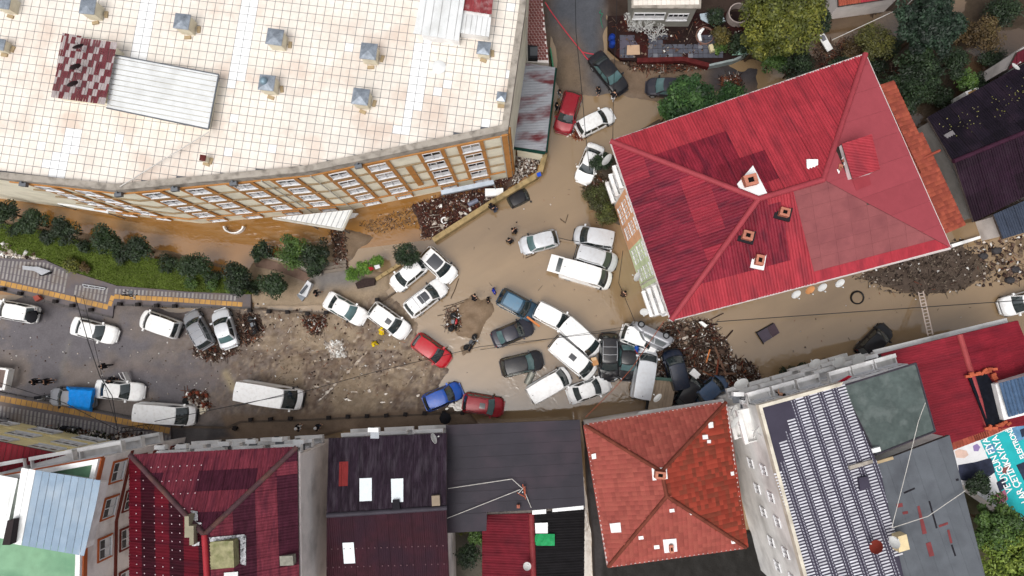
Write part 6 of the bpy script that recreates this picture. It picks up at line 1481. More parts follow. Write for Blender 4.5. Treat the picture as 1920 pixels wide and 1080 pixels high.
tree(880, 1040, 1.2, 3.0, DARK, 'climbing plant in the narrow rear yard', 1400, .15, name='bush', cat='bush'); tree(893, 1008, .8, 3.0, MID, 'small shrub at the corner of the red rear shed', 800, .14, name='bush', cat='bush'); tree(864, 990, .7, 1.2, OLIVE, 'pale shrub at the head of the rear yard', 500, .14, name='bush', cat='bush')
for k, (x, y) in enumerate(((1478, 702), (1502, 694), (1400, 730))): tree(x, y, .9, .9, DARK, ['hedge clump at the foot of the white block, left one', 'hedge clump at the foot of the white block, right one', 'weedy clump between the flotsam and the white block'][k], 700, .13, .5, name='bush', cat='bush')
tree(1353, 66, 1.1, 1.4, [A(50, 40, 24), A(90, 84, 40), A(130, 110, 50)], 'autumn coloured shrub in the garden yard', 900, .15, name='bush', cat='bush'); tree(1388, 82, 1.2, 1.4, DARK, 'dark shrub at the right end of the garden yard', 900, .15, name='bush', cat='bush'); tree(1342, 32, 1.0, 1.5, DARK, 'dark plants behind the garden house', 800, .15, name='bush', cat='bush'); tree(1350, 90, .7, 1.0, MID, 'small green plant on the yard paving', 500, .13, name='bush', cat='bush')
tree(1612, 675, .5, 7.2, OLIVE, 'pot plant on the balcony of the red terrace', 300, .1, name='bush', cat='plant', z0=6.4)
tree(1830, 158, 1.2, 1.6, DARK, 'drooping dark plant above the dark house', 900, .18, name='bush', cat='bush')
for k, (x, y, r) in enumerate(((1600, 95, 1.5), (1632, 130, 1.6), (1668, 95, 1.4), (1575, 122, 1.1), (1760, 175, 1.4), (1800, 60, 1.2), (1862, 110, 1.1))):
    tree(x, y, r, 1.2, [BROWNISH, DARK, DARK, DARK, DARK, BROWNISH, DARK][k], 'dark undergrowth on the river bank, '+['nearest the white door', 'by the river bend', 'under the olive shrub', 'at the ridge end of the red roof', 'beside the dark house', 'right of the blue-green tree', 'by the maroon roof corner'][k], 1100, .15, .6, name='bush', cat='bush', clumps=11, spread=.55)
# ================================================================== FLOTSAM
M_DEB = mat('flotsam', (0, 0, 0), .75, attr='Col', var=.2, scale=2., fine=.15)
BRN = [A(50, 38, 34), A(78, 60, 52), A(98, 80, 70), A(62, 50, 46), A(124, 106, 92)]; LITE = [A(200, 190, 180), A(230, 228, 224), A(170, 160, 150)]
RED = [A(96, 44, 34), A(120, 62, 46), A(140, 88, 62)]
def debris(name, label, poly, n, hmax, sticks=.6, size=(.05, .22), lite=.1, red=.12, base=None, pal=None, seed=1, cat='debris', stl=(.3, 1.2), thick=1.):
    g = np.random.default_rng(seed); xs = [p[0] for p in poly]; ys = [p[1] for p in poly]; cx, cy = sum(xs)/len(xs), sum(ys)/len(ys)
    pts = []
    while len(pts) < n:
        m_ = (n-len(pts))*3+20; X = g.uniform(min(xs)-4, max(xs)+4, m_); Y = g.uniform(min(ys)-4, max(ys)+4, m_)
        sd = sdist(X, Y, poly)+g.normal(0, 2.2, m_); ok = sd > 0
        pts += [(a, b, c) for a, b, c in zip(X[ok], Y[ok], sd[ok])]
    pts = pts[:n]; V_, F_, C_ = [], [], []
    pal = pal or BRN; dmx = max(p[2] for p in pts)
    for a, b, sd in pts:
        zb = (gz(a, b) if base is None else base)+hmax*min(1, sd/dmx*1.6)*g.random()**.8; p = P(a, b, zb)
        isst = g.random() < sticks
        if isst: d = np.array([stl[0]+(stl[1]-stl[0])*g.random()**2, g.uniform(.012, .045)*thick, g.uniform(.012, .045)*thick])
        else: d = np.array([g.uniform(*size), g.uniform(*size), g.uniform(.03, .14)])
        u = g.random()
        c = LITE[g.integers(3)] if u < lite*(.25 if isst else 2.) else (RED[g.integers(3)] if u < lite+red else pal[g.integers(len(pal))])
        R = (Matrix.Rotation(g.uniform(0, 6.28), 3, 'Z') @ Matrix.Rotation(g.normal(0, .25), 3, 'Y') @ Matrix.Rotation(g.normal(0, .3), 3, 'X'))
        q = (np.array([(-1,-1,-1),(1,-1,-1),(1,1,-1),(-1,1,-1),(-1,-1,1),(1,-1,1),(1,1,1),(-1,1,1)])*d*.5) @ np.array(R).T+np.array(p)
        k = len(V_)*8; V_.append(q); F_.append(np.array([(0,3,2,1),(4,5,6,7),(0,1,5,4),(1,2,6,5),(2,3,7,6),(3,0,4,7)])+k); C_.append(np.tile(np.array(c)*g.uniform(.7, 1.3), (8, 1)))
    me = np_mesh(name, np.concatenate(V_), np.concatenate(F_), M_DEB, np.clip(np.concatenate(C_), 0, .85))
    return tag(put(name, me), label, cat, kind='stuff')
debris('flotsam_heap', 'heap of broken timber and rubbish below the red roofed block', [(1250, 600), (1330, 600), (1362, 640), (1372, 668), (1410, 682), (1432, 712), (1420, 726), (1340, 745), (1290, 762), (1232, 750), (1240, 700), (1238, 650)], 5200, .75, .6, lite=.11, red=.06, seed=2, stl=(.25, 1.5))
debris('flotsam_heap', 'loose rubbish packed between the wrecked cars', [(1160, 640), (1245, 610), (1260, 700), (1230, 752), (1190, 700)], 900, .45, .6, seed=3)
debris('broken_timber', 'long broken planks, limbs and sheets strewn on the flotsam heap', [(1262, 610), (1330, 605), (1372, 668), (1420, 700), (1400, 724), (1300, 750), (1245, 730), (1240, 660)], 130, .95, .7, (.25, .8), .12, .1, seed=31, stl=(1., 3.6), thick=3.2)
debris('broken_timber', 'planks and boxes lying in the reed jam', [(790, 395), (850, 365), (900, 350), (950, 320), (900, 390), (820, 436)], 45, .25, .5, (.15, .5), .3, .15, seed=32, stl=(.6, 1.8), thick=2.5)
debris('drift_litter', 'twigs and scraps drifting on the open flood water', [(850, 480), (1000, 350), (1080, 280), (1120, 420), (1180, 560), (1150, 610), (1040, 560), (940, 540), (900, 740), (1000, 770), (860, 700)], 50, .0, .75, (.04, .16), .12, .1, seed=33, stl=(.15, .7), base=.0)
debris('drift_litter', 'scraps drifting in the right hand channel', [(1340, 620), (1600, 560), (1860, 545), (1860, 600), (1640, 660), (1440, 690)], 30, .0, .75, (.04, .14), .12, .1, seed=34, stl=(.15, .6), base=.0)
debris('reed_jam', 'jam of reddish reeds and litter trapped against the cream block', [(776, 384), (840, 362), (905, 340), (955, 300), (965, 325), (900, 395), (820, 446), (792, 448), (786, 410)], 4200, .12, .7, (.03, .14), .09, .08, pal=[A(66, 40, 36), A(86, 54, 48), A(104, 72, 64), A(58, 42, 38)], seed=4, stl=(.15, .6))
debris('reed_jam', 'thin reeds drifting on the ochre courtyard water', [(672, 420), (770, 388), (782, 420), (700, 440)], 420, .02, .9, (.03, .1), .02, 0, seed=5, stl=(.15, .4))
debris('rubbish_patch', 'litter in the corner yard below the rust-streaked roof', [(968, 292), (1012, 288), (1004, 318), (960, 348)], 700, .2, .4, lite=.4, red=.05, seed=6)
debris('reed_jam', 'brown reeds caught beside the entrance canopy', [(622, 432), (646, 430), (650, 500), (630, 500)], 600, .12, .7, seed=7, lite=.05)
debris('brush_pile', 'brushwood pile right of the pale silver saloon', [(445, 588), (480, 590), (498, 615), (480, 640), (440, 648)], 700, .35, .85, seed=8, lite=.06, stl=(.3, 1.0))
debris('brush_pile', 'twigs and litter below the grey estate and silver saloon', [(362, 650), (440, 640), (450, 660), (400, 678), (365, 668)], 600, .3, .8, seed=9, stl=(.3, 1.))
debris('rubbish_patch', 'rust coloured debris beside the white saloon on the mud', [(568, 592), (610, 590), (612, 615), (590, 628), (570, 610)], 420, .35, .7, seed=10, red=.3)
debris('rubbish_patch', 'torn white sheeting and litter on the mud', [(614, 645), (640, 640), (646, 668), (622, 668)], 240, .12, .2, (.1, .4), .6, .05, seed=11)
debris('timber_pile', 'broken planks at the nose of the white panel van', [(345, 735), (385, 738), (394, 765), (372, 770), (352, 750)], 300, .4, .7, (.2, .5), .2, .4, seed=12, stl=(.5, 1.4))
debris('rubble_heap', 'heap of white rubble and rubbish at the left end of the lawn', [(-20, 452), (15, 445), (30, 462), (80, 468), (92, 482), (60, 488), (-20, 484)], 700, .5, .35, (.12, .5), .45, .2, seed=13)
debris('brush_pile', 'dark brush and planks along the foot of the garden yard', [(1165, 112), (1300, 118), (1330, 125), (1250, 134), (1190, 130)], 1200, .35, .8, seed=14, lite=.08, red=.2, stl=(.3, 1.4))
debris('gravel', 'stones and roots on the dark gravel bank', bank, 900, .06, .2, (.03, .2), .03, .02, pal=[A(70, 60, 54), A(98, 86, 76), A(54, 46, 42), A(120, 108, 96)], seed=15)
debris('brush_pile', 'reddish brush beside the light green tree', [(1350, 145), (1385, 140), (1392, 165), (1355, 168)], 420, .45, .8, seed=16, red=.3)
debris('rubbish_patch', 'litter scattered over the garden yard', [(1145, 35), (1420, 28), (1415, 100), (1160, 110)], 380, .2, .4, (.05, .2), .05, .15, seed=17, base=.52)
debris('brush_pile', 'roots and branches on the river bank', [(1520, 90), (1640, 60), (1700, 150), (1600, 120), (1540, 130)], 900, .4, .85, seed=18, lite=.05, stl=(.4, 1.6))
debris('litter', 'small litter strewn over the wet street', [(-20, 600), (420, 600), (470, 700), (380, 760), (-20, 720)], 160, .02, .2, (.03, .12), .3, .1, seed=19, stl=(.1, .4))
debris('litter', 'twigs and litter scattered on the churned mud', [(450, 570), (640, 580), (780, 640), (820, 720), (600, 760), (460, 700)], 500, .03, .6, (.05, .18), .2, .15, seed=20, stl=(.15, .6))
debris('brush_pile', 'brush around the motorcycles on the mud bank', [(832, 580), (860, 575), (865, 620), (835, 615)], 200, .2, .8, seed=21)
debris('rubbish_patch', 'stones and broken branches in the right hand shallows', [(1830, 455), (1925, 440), (1925, 530), (1840, 540)], 260, .1, .5, (.1, .4), .1, .05, seed=22)
debris('rubbish_patch', 'timber and brick rubble between the white saloon rows beside the estate car', [(1078, 238), (1096, 250), (1090, 262), (1066, 254)], 140, .25, .6, (.1, .3), .1, .7, seed=23)
debris('leaf_litter', 'pale fallen leaves flecking the dark corrugated roof', [(1760, 235), (1925, 140), (1925, 235), (1800, 290)], 110, .0, 0, (.04, .09), .0, 0, base=5.95, pal=[A(130, 128, 70), A(140, 134, 90), A(110, 104, 80)], seed=24)
debris('rubbish_patch', 'rubbish and rails behind the yellow building', [(210, 815), (262, 815), (268, 840), (230, 842)], 260, .4, .6, (.1, .3), .2, .3, seed=25, base=.45)
debris('weeds', 'weeds and litter on the footway before the yellow building', [(70, 800), (200, 812), (210, 830), (90, 822)], 420, .3, .5, (.08, .25), .15, .15, seed=26, base=.45, pal=[A(50, 60, 36), A(70, 60, 44), A(40, 40, 40)])
debris('roots', 'tangled roots under the red roofed block front', [(1092, 345), (1130, 320), (1160, 410), (1120, 412)], 600, .3, .8, seed=27, stl=(.3, 1.2), pal=[A(66, 54, 42), A(90, 76, 58)])
# ================================================================== PEOPLE
def skin_obj(name, joints, edges, rad, m, parent, sub=1):
    me = bpy.data.meshes.new(name); me.from_pydata([tuple(j) for j in joints], edges, []); me.materials.append(m)
    o = bpy.data.objects.new(name, me); COL.objects.link(o); o.parent = parent
    md = o.modifiers.new('Skin', 'SKIN'); md.use_smooth_shade = True
    for i, r in enumerate(rad):
        sv = me.skin_vertices[0].data[i]; sv.radius = (r, r) if not isinstance(r, tuple) else r; sv.use_root = (i == 0)
    if sub: o.modifiers.new('Sub', 'SUBSURF').levels = sub; o.modifiers['Sub'].render_levels = sub
    return o
M_SKIN = mat('skin', A(200, 156, 130), .6, var=.05); M_HAIR = mat('dark_hair', (.012, .01, .009), .7)
CLOTH = {}
def cloth(n, c): 
    return mat('cloth_'+n, c, .85, var=.12, scale=3.)
CL = dict(black=cloth('black', (.014, .014, .017)), navy=cloth('navy', A(30, 36, 60)), blue=cloth('blue', A(30, 50, 150)), yellow=cloth('yellow', A(226, 196, 30)), white=cloth('white', A(220, 220, 220)), grey=cloth('grey', A(84, 84, 88)), jeans=cloth('jeans', A(56, 66, 86)), red=cloth('red', A(150, 36, 40)), brown=cloth('brown', A(80, 60, 48)), skin=M_SKIN)
def person(px, py, face, label, top='black', low='jeans', hair='hair', lean=0., stride=.12, arms=.15, z=None, group=None, armup=0., zt=1.5):
    z = gz(px, py) if z is None else z; p = P(px, py, z+zt*.75)
    o = thing('person', label, 'person', (p.x, p.y, z), face, group)
    Lm = Matrix.Rotation(lean, 3, 'Y'); pv = Vector((0, 0, .95))
    def B(x, y, zz): return pv+Lm @ (Vector((x, y, zz))-pv)
    J = [B(0, 0, .95), B(0, 0, 1.18), B(0, 0, 1.40), B(.01, 0, 1.52), B(.04, 0, 1.62), B(.04, 0, 1.72)]
    R = [.14, .14, .15, .06, .095, .075]; E = [(0, 1), (1, 2), (2, 3), (3, 4), (4, 5)]
    armJ = []
    for sg in (1, -1):
        sw = arms*sg; b = len(J)
        J += [B(0, .19*sg, 1.42), B(-.02+sw*.5, .27*sg, 1.16+armup*.2), B(.12+sw+armup*.2, .25*sg, .93+armup*.4), B(.16+sw+armup*.25, .245*sg, .86+armup*.4)]
        R += [.062, .048, .034, .036]; E += [(2, b), (b, b+1), (b+1, b+2), (b+2, b+3)]; armJ.append(b)
        for k, (dx, dy, dz) in enumerate(((.03, -.035, -.03), (.03, -.02, -.085), (.035, -.004, -.095), (.03, .012, -.088), (.02, .026, -.07))):
            J.append(J[b+3]+Vector((dx, dy*sg, dz))); R.append(.0095); E.append((b+3, len(J)-1))
        st = stride*sg; l = len(J)
        J += [B(0, .095*sg, .90), Vector((st*.6+.03, .105*sg, .50)), Vector((st-.03 if sg > 0 else st, .11*sg, .09)), Vector((st+.14, .115*sg, .045))]
        R += [.085, .06, .042, .04]; E += [(0, l), (l, l+1), (l+1, l+2), (l+2, l+3)]
    skin_obj('body', J, E, R, M_SKIN, o)
    # jacket over trunk and arms, trousers over the legs
    jj = [J[0]+Vector((0, 0, -.08)), J[0], J[1], J[2], J[2]+(J[3]-J[2])*.45]; jr = [.175, .172, .17, .18, .11]; je = [(0, 1), (1, 2), (2, 3), (3, 4)]
    for b in armJ: k = len(jj); jj += [J[b], J[b+1], J[b+2]]; jr += [.088, .07, .052]; je += [(3, k), (k, k+1), (k+1, k+2)]
    skin_obj('jacket', jj, je, jr, CL[top], o)
    tj, tr, te_ = [J[0]], [.15], []
    for li in (15, 28):
        k = len(tj); tj += [J[li], J[li+1], J[li+2]]; tr += [.105, .078, .062]; te_ += [(0, k), (k, k+1), (k+1, k+2)]
    skin_obj('trousers', tj, te_, tr, CL[low], o)
    h = MB(); hd = J[4].lerp(J[5], .5); up = (J[5]-J[4]).normalized(); M_ = Matrix.Translation(hd+up*.005-Lm @ Vector((.02, 0, 0))) @ Lm.to_4x4()
    big = 1.0 if hair == 'hair' else 1.22
    h.lathe([(.098*big, -.05), (.118*big, .0), (.116*big, .05), (.09*big, .10), (.04*big, .135)], 12, M_)
    put('hair' if hair == 'hair' else 'hood', h.mesh('hair', M_HAIR if hair == 'hair' else CL[hair], 70), o, local=True)
    f = MB(); n_ = hd+Lm @ Vector((.1, 0, -.03)); f.tube([n_, n_+Lm @ Vector((.03, 0, -.035))], .014, 5)
    for sg in (1, -1): q = hd+Lm @ Vector((.02, .098*sg, -.02)); f.box(q, (.03, .02, .055))
    put('face', f.mesh('face', M_SKIN), o, local=True)
    return o
def umbrella(px, py, z, label, r=.62, m=None):
    p = P(px, py, z); o = thing('umbrella', label, 'umbrella', (p.x, p.y, z-.75))
    c = MB(); n = 16; rings = [(0, .0), (.25, -.02), (.55, -.09), (.82, -.19), (1.0, -.30)]; vs = []; fs = []
    for rr_, zz in rings: vs += [(r*rr_*(1-.06*(k % 2) if rr_ > .6 else rr_ and 1)*math.cos(k*2*math.pi/n) if rr_ else 0, r*rr_*(1-.06*(k % 2) if rr_ > .6 else 1)*math.sin(k*2*math.pi/n) if rr_ else 0, .75+zz) for k in range(n)]
    for i in range(4): fs += [(i*n+k, i*n+(k+1) % n, (i+1)*n+(k+1) % n, (i+1)*n+k) for k in range(n)]
    c.add(vs, fs); put('canopy', c.mesh('canopy', m or CL['black'], 30), o, local=True)
    for k in range(8): a = k*math.pi/4; b = MB(); b.tube([(0, 0, .745), (r*.55*math.cos(a), r*.55*math.sin(a), .65), (r*math.cos(a), r*math.sin(a), .44)], .006, 4); put('rib', b.mesh('rib', M_TRIM), o, local=True)
    b = MB(); b.tube([(0, 0, -.1), (0, 0, .82)], .01, 6); put('shaft', b.mesh('shaft', M_TRIM), o, local=True)
person(64, 588, 2.8, 'person in dark clothes behind the white hatchback, under a black umbrella', 'navy', 'black'); umbrella(55, 594, 2.1, 'black umbrella over the tail of the white hatchback', .6)
person(194, 687, 3.2, 'person in black walking alone in the middle of the street', 'black', 'black', stride=.3)
person(64, 716, .2, 'person in black nearest the left edge beside the lorry bed', 'black', 'black'); person(86, 716, .1, 'person in black with a yellow bag near the blue tarpaulin', 'black', 'brown'); 
person(206, 710, -1.2, 'person leaning in at the open door of the white saloon', 'black', 'black', lean=.5)
person(592, 550, .4, 'person in black by the toppled grey kiosk', 'black', 'grey', stride=.25)
person(703, 642, -1.6, 'person in a yellow raincoat standing on the mud', 'yellow', 'black', 'yellow', lean=.35); person(714, 624, 1.2, 'person in a yellow raincoat beside the white crossover', 'yellow', 'yellow', 'yellow', lean=.6)
person(558, 803, .6, 'person with a white cap, left of two below the muddy kerb', 'black', 'white', 'white'); person(594, 802, .2, 'person with a white cap, right of two below the muddy kerb', 'black', 'jeans', 'white')
person(836, 786, 1.6, 'person in black on the lower footway by the plum roof', 'black', 'black'); umbrella(834, 785, 2.15, 'black umbrella on the lower footway', .55)
W_ = 'people wading in the flood'
person(966, 434, 2.6, 'wader in black, upper one of two near the silver hatchback', 'black', 'black', z=-.5, lean=.4, group=W_); person(957, 453, 2.2, 'wader in black with spread arms, lower one of two near the silver hatchback', 'black', 'black', z=-.5, arms=.3, lean=.3, group=W_)
person(926, 546, .6, 'wader in a bright blue jacket above the teal off-roader', 'blue', 'navy', 'blue', z=-.45, group=W_); person(888, 560, 1.2, 'person in black on the tip of the mud bank', 'black', 'black', lean=.5); person(915, 563, .3, 'person in black at the water edge between bank and teal off-roader', 'black', 'black', z=-.2)
person(920, 384, -1.0, 'person in black climbing over the mossy wall', 'black', 'black', lean=.9, z=.2); person(928, 394, 2.0, 'person in a blue jacket below the mossy wall', 'jeans', 'grey', z=-.5, lean=.5, group=W_)
person(1122, 168, -2.2, 'person in black standing left of the black saloon', 'black', 'grey'); person(1150, 181, 1.3, 'person leaning at the bonnet of the black saloon', 'black', 'white', lean=.6); person(1049, 174, .5, 'person in grey between the red off-roader and the fence', 'grey', 'white'); person(1044, 198, .4, 'person in black beside the red off-roader', 'black', 'black')
person(1466, 740, 1.2, 'bare shouldered person on a balcony of the white block', 'skin', 'black', z=9.5, zt=1.6)
person(1168, 553, 1.0, 'wader in dark clothes at the corner of the red roofed block', 'brown', 'black', z=-.6, lean=.4, group=W_)
# ================================================================== MOTORCYCLES
def motorcycle(px, py, yaw, label, body='black', lie=78, z=None, bm_=None):
    z = gz(px, py) if z is None else z; p = P(px, py, z+.3); o = thing('motorcycle', label, 'motorcycle', (p.x, p.y, z+(.28 if lie else 0)), 0); o.rotation_euler = (math.radians(lie), 0, yaw)
    M_B = bm_ or PAINT[body]; R = Matrix.Rotation(math.pi/2, 4, 'X')
    for x in (.62, -.62):
        t = MB(); t.lathe([(.2, -.045), (.27, -.05), (.3, 0), (.27, .05), (.2, .045)], 18, Matrix.Translation((x, 0, .3)) @ R); wo_ = put('wheel', t.mesh('wheel', M_TYRE, 40), o, local=True)
        r = MB(); r.lathe([(.03, -.055), (.05, 0), (.03, .055)], 8, Matrix.Translation((x, 0, .3)) @ R)
        for k in range(6): a = k*math.pi/3; r.tube([(x, 0, .3), (x+.21*math.cos(a), 0, .3+.21*math.sin(a))], .012, 4)
        put('rim', r.mesh('rim', M_RIM), wo_, local=True)
    f = MB(); f.tube([(-.62, .07, .3), (-.1, .1, .42), (.35, .03, .78)], .03, 6); f.tube([(-.62, -.07, .3), (-.1, -.1, .42), (.35, -.03, .78)], .03, 6); f.tube([(-.1, 0, .35), (-.45, 0, .72)], .03, 6); put('frame', f.mesh('frame', M_TRIM), o, local=True)
    for sg in (1, -1): f = MB(); f.tube([(.62, .07*sg, .3), (.42, .07*sg, .9)], .024, 6); put('fork', f.mesh('fork', M_CHROME), o, local=True)
    e = MB(); e.box((.05, 0, .4), (.36, .26, .3)); put('engine', e.mesh('engine', MATS['grey_metal']), o, local=True)
    t = MB(); t.grid(lambda a, b: Vector((.38-.55*a, .16*math.cos(math.pi*b)*math.sin(math.pi*(.15+.7*a)), .66+.16*math.sin(math.pi*b)*math.sin(math.pi*(.2+.6*a)))), 6, 8); put('tank', t.mesh('tank', M_B, 60), o, local=True)
    s = MB(); s.grid(lambda a, b: Vector((-.14-.6*a, .14*math.cos(math.pi*b), .72+.07*math.sin(math.pi*b)+.08*a)), 4, 6); put('seat', s.mesh('seat', CL['black'], 60), o, local=True)
    h = MB(); h.tube([(.36, .38, 1.0), (.42, .2, .98), (.42, -.2, .98), (.36, -.38, 1.0)], .018, 6); put('handlebar', h.mesh('handlebar', M_TRIM), o, local=True)
    l = MB(); l.lathe([(.05, -.05), (.09, .0), (.085, .05)], 10, Matrix.Translation((.52, 0, .86)) @ Matrix.Rotation(math.pi/2, 4, 'Y')); put('headlamp', l.mesh('headlamp', M_LAMP, 50), o, local=True)
    m_ = MB(); m_.tube([(-.05, -.16, .3), (-.75, -.18, .42)], .045, 8); put('exhaust', m_.mesh('exhaust', M_CHROME), o, local=True)
motorcycle(467, 612, 1.9, 'fallen motorcycle tangled in the brushwood pile'); motorcycle(842, 603, 1.4, 'red fallen motorcycle on the mud bank', 'red'); motorcycle(878, 638, .9, 'black motorcycle lying at the edge of the mud bank', 'black', 60)
motorcycle(248, 541, -.2, 'dark motorcycle lying on the upper footway'); motorcycle(86, 744, .1, 'black motorcycle standing at the nose of the grey car', 'black', 0); motorcycle(138, 800, -.1, 'black motorcycle on the footway before the yellow building', 'black', 8); motorcycle(1165, 655, 1.5, 'motorcycle crushed between wrecks', 'graphite', 70, .4)
# ================================================================== STREET FURNITURE AND LOOSE THINGS
M_BOL = mat('dark_iron', A(46, 42, 42), .6, var=.2)
bl_ = MB(); bl_.box((0, 0, .18), (.30, .30, .36)); bl_.box((0, 0, .40), (.36, .36, .08)); bl_.box((0, 0, .46), (.2, .2, .05))
bme = bl_.mesh('bollard', M_BOL)
UPB = [(5, 542), (37, 550), (103, 565), (135, 573), (170, 581), (224, 570), (258, 571), (293, 573), (327, 574), (468, 582), (504, 584), (539, 585), (576, 588), (611, 586), (707, 562)]
LOB = [(470, 787), (507, 786), (544, 785), (616, 783), (652, 781), (688, 780), (724, 779), (760, 777), (796, 775), (832, 774), (867, 774), (440, 803)]
for row, lst, lab in (('u', UPB, 'dark block bollard on the upper kerb'), ('l', LOB, 'dark block bollard on the muddy lower kerb')):
    ORD = ['leftmost', 'second', 'third', 'fourth', 'fifth', 'sixth', 'seventh', 'eighth', 'ninth', 'tenth', 'eleventh', 'twelfth', 'thirteenth', 'fourteenth', 'fifteenth']
    for bi, (x, y) in enumerate(sorted(lst)):
        o = bpy.data.objects.new('bollard', bme); COL.objects.link(o); zz = KZ if (row == 'u' and x < 460) else max(hz(x, y), .2)
        p = P(x, y, zz+.3); o.location = (p.x, p.y, zz-.02); o.rotation_euler = (0, 0, random.uniform(-.2, .2)); tag(o, (ORD[bi]+(' ' if bi == 0 else ' from left, ')+lab), 'bollard', 'bollards along the upper kerb' if row == 'u' else 'bollards along the lower kerb')
def blk(name, label, cat, px, z0, z1, m):
    return tag(slab_on(None, name, px, z0, z1, m), label, cat)
# ladder
ld = thing('ladder', 'pale wooden ladder leaning from the water onto the red terrace', 'ladder', P(1726, 548, 0)); a0, a1, b0, b1 = P(1723, 548, .1), P(1730, 547, .1), P(1740, 628, 5.6), P(1749, 626, 5.6); M_LAD = mat('pale_ladder', A(232, 214, 202), .6)
a0, a1, b0, b1 = P(1722, 548, .2), P(1731, 546, .2), P(1740, 629, 2.6), P(1749, 627, 2.6)
for a, b in ((a0, b0), (a1, b1)): mb = MB(); mb.tube([a, b], .055, 6); mb.build('rail', M_LAD, ld)
for k in range(13): t = (k+.5)/13; mb = MB(); mb.tube([a0.lerp(b0, t), a1.lerp(b1, t)], .04, 5); mb.build('rung', M_LAD, ld)
# tractor tyre ring
tr_ = MB(); p = P(1608, 558, .1); tr_.lathe([(.5, -.05), (.62, -.08), (.66, .02), (.6, .1), (.5, .08)], 26, Matrix.Translation((p.x, p.y, .02)) @ Matrix.Rotation(.12, 4, 'X')); 
tr_.f = tr_.f[:-2]; n0 = len(tr_.v)-26; tr_.f += [(n0+k, n0+(k+1) % 26, (k+1) % 26, k) for k in range(26)]
tag(tr_.build('tyre', mat('wet_black_rubber', (.015, .013, .012), .4), None, 50), 'black tyre floating below the red roof', 'tyre')
tw2 = MB(); p = P(833, 413, .2); tw2.lathe([(.2, -.05), (.32, -.08), (.34, .03), (.28, .1), (.2, .08)], 20, Matrix.Translation((p.x, p.y, .2))); tw2.f = tw2.f[:-2]; n0 = len(tw2.v)-20; tw2.f += [(n0+k, n0+(k+1) % 20, (k+1) % 20, k) for k in range(20)]
tag(tw2.build('tyre', M_FLASH, None, 50), 'white painted tyre lying in the reed jam', 'tyre')
pn = thing('floating_panel', 'grey sheet panel with a dark rim floating alone in the right hand channel', 'panel', P(1440, 625, 0)); 
for q, m_, h in (([(1420, 625), (1437, 612), (1448, 633), (1432, 643)], mat('violet_grey_sheet', A(88, 80, 92), .4), .12), ([(1437.5, 611.5), (1452, 606), (1462, 624), (1449, 632.5)], mat('brown_grey_sheet', A(84, 70, 78), .4), .1)): slab_on(pn, 'sheet', q, -.05, h, m_)
for a, b in (((1417, 622), (1432, 645)), ((1418, 624), (1450, 606))): mb = MB(); mb.tube([P(*a, .15), P(*b, .15)], .06, 6); mb.build('rim_bar', M_TRIM, pn)
fr = thing('cool_box', 'white chest lying beside the mossy wall', 'box', P(926, 360, 0)); slab_on(fr, 'body', [(910, 354), (943, 353), (943, 366), (910, 367)], -.1, .7, M_WHITE); slab_on(fr, 'lid', [(909.5, 353.5), (932, 353), (932, 366.6), (909.5, 367.4)], .7, .76, M_FLASH); slab_on(fr, 'lid', [(933, 353), (943.5, 352.5), (943.5, 366.4), (933, 366.6)], .7, .75, M_FLASH)
bo = MB(); a, b = P(878, 384, .25), P(896, 375, .25); bo.tube([a, a.lerp(b, .12), a.lerp(b, .88), b], .24, 12); tag(bo.build('gas_cylinder', mat('slate_cylinder', A(120, 124, 140), .4, .2), None, 40), 'grey cylinder floating in the reed jam', 'cylinder')
bd = MB(); a, b = P(988, 720, .4), P(999, 696, .5); bd.tube([a, a.lerp(b, .04), a.lerp(b, .33), a.lerp(b, .36), a.lerp(b, .64), a.lerp(b, .67), a.lerp(b, .96), b], .33, 14); tag(bd.build('metal_drum', mat('galvanised_drum', A(140, 140, 132), .45, .4, var=.25), None, 40), 'grey metal drum lying between the black off-roader and a white van', 'drum')
bd = MB(); a, b = P(1192, 660, 1.0), P(1195, 645, 1.0); bd.tube([a, a.lerp(b, .3), a.lerp(b, .35), a.lerp(b, .65), a.lerp(b, .7), b], .2, 12); tag(bd.build('plastic_drum', mat('blue_plastic', A(30, 80, 170), .4), None, 40), 'blue plastic drum between the shattered saloon and the white pickup', 'drum')
cb = thing('cardboard_box', 'open brown cardboard box on the bonnet of the white minibus', 'box', P(1114, 678, .9)); slab_on(cb, 'carton', [(1107, 672), (1118, 670), (1123, 683), (1113, 687)], .9, 1.4, mat('cardboard', A(190, 140, 96), .85)); slab_on(cb, 'flap', [(1108, 671), (1117, 669.5), (1118.5, 675), (1109.5, 677)], 1.4, 1.43, mat('pale_cardboard', A(214, 180, 140), .85))
def plank(px0, px1, z, w_, label, m, name='plank', cat='plank', th=.05):
    a, b = P(*px0, z), P(*px1, z); mb = MB(); d = (b-a); mb.box((a+b)/2, (d.length, w_, th), math.atan2(d.y, d.x)); return tag(mb.build(name, m), label, cat)
plank((988, 594), (1012, 612), .95, .18, 'orange plank lying across the dark grey saloon and the white boxy car', mat('orange_wood', A(206, 126, 74), .7))
plank((1212, 688), (1190, 656), 1.2, .08, 'thin red pole leaning over the jam', mat('red_pole', A(150, 50, 44), .6), 'pole', 'pole'); plank((1331, 655), (1324, 680), .8, .12, 'curved orange board in the flotsam', MATS['orange_wood']); plank((1340, 650), (1362, 705), .9, .2, 'long weathered board in the flotsam heap', mat('grey_wood', A(110, 84, 70), .8, var=.3)); plank((1380, 700), (1330, 702), .8, .18, 'dark brown board at the lower side of the flotsam heap', MATS['grey_wood'])
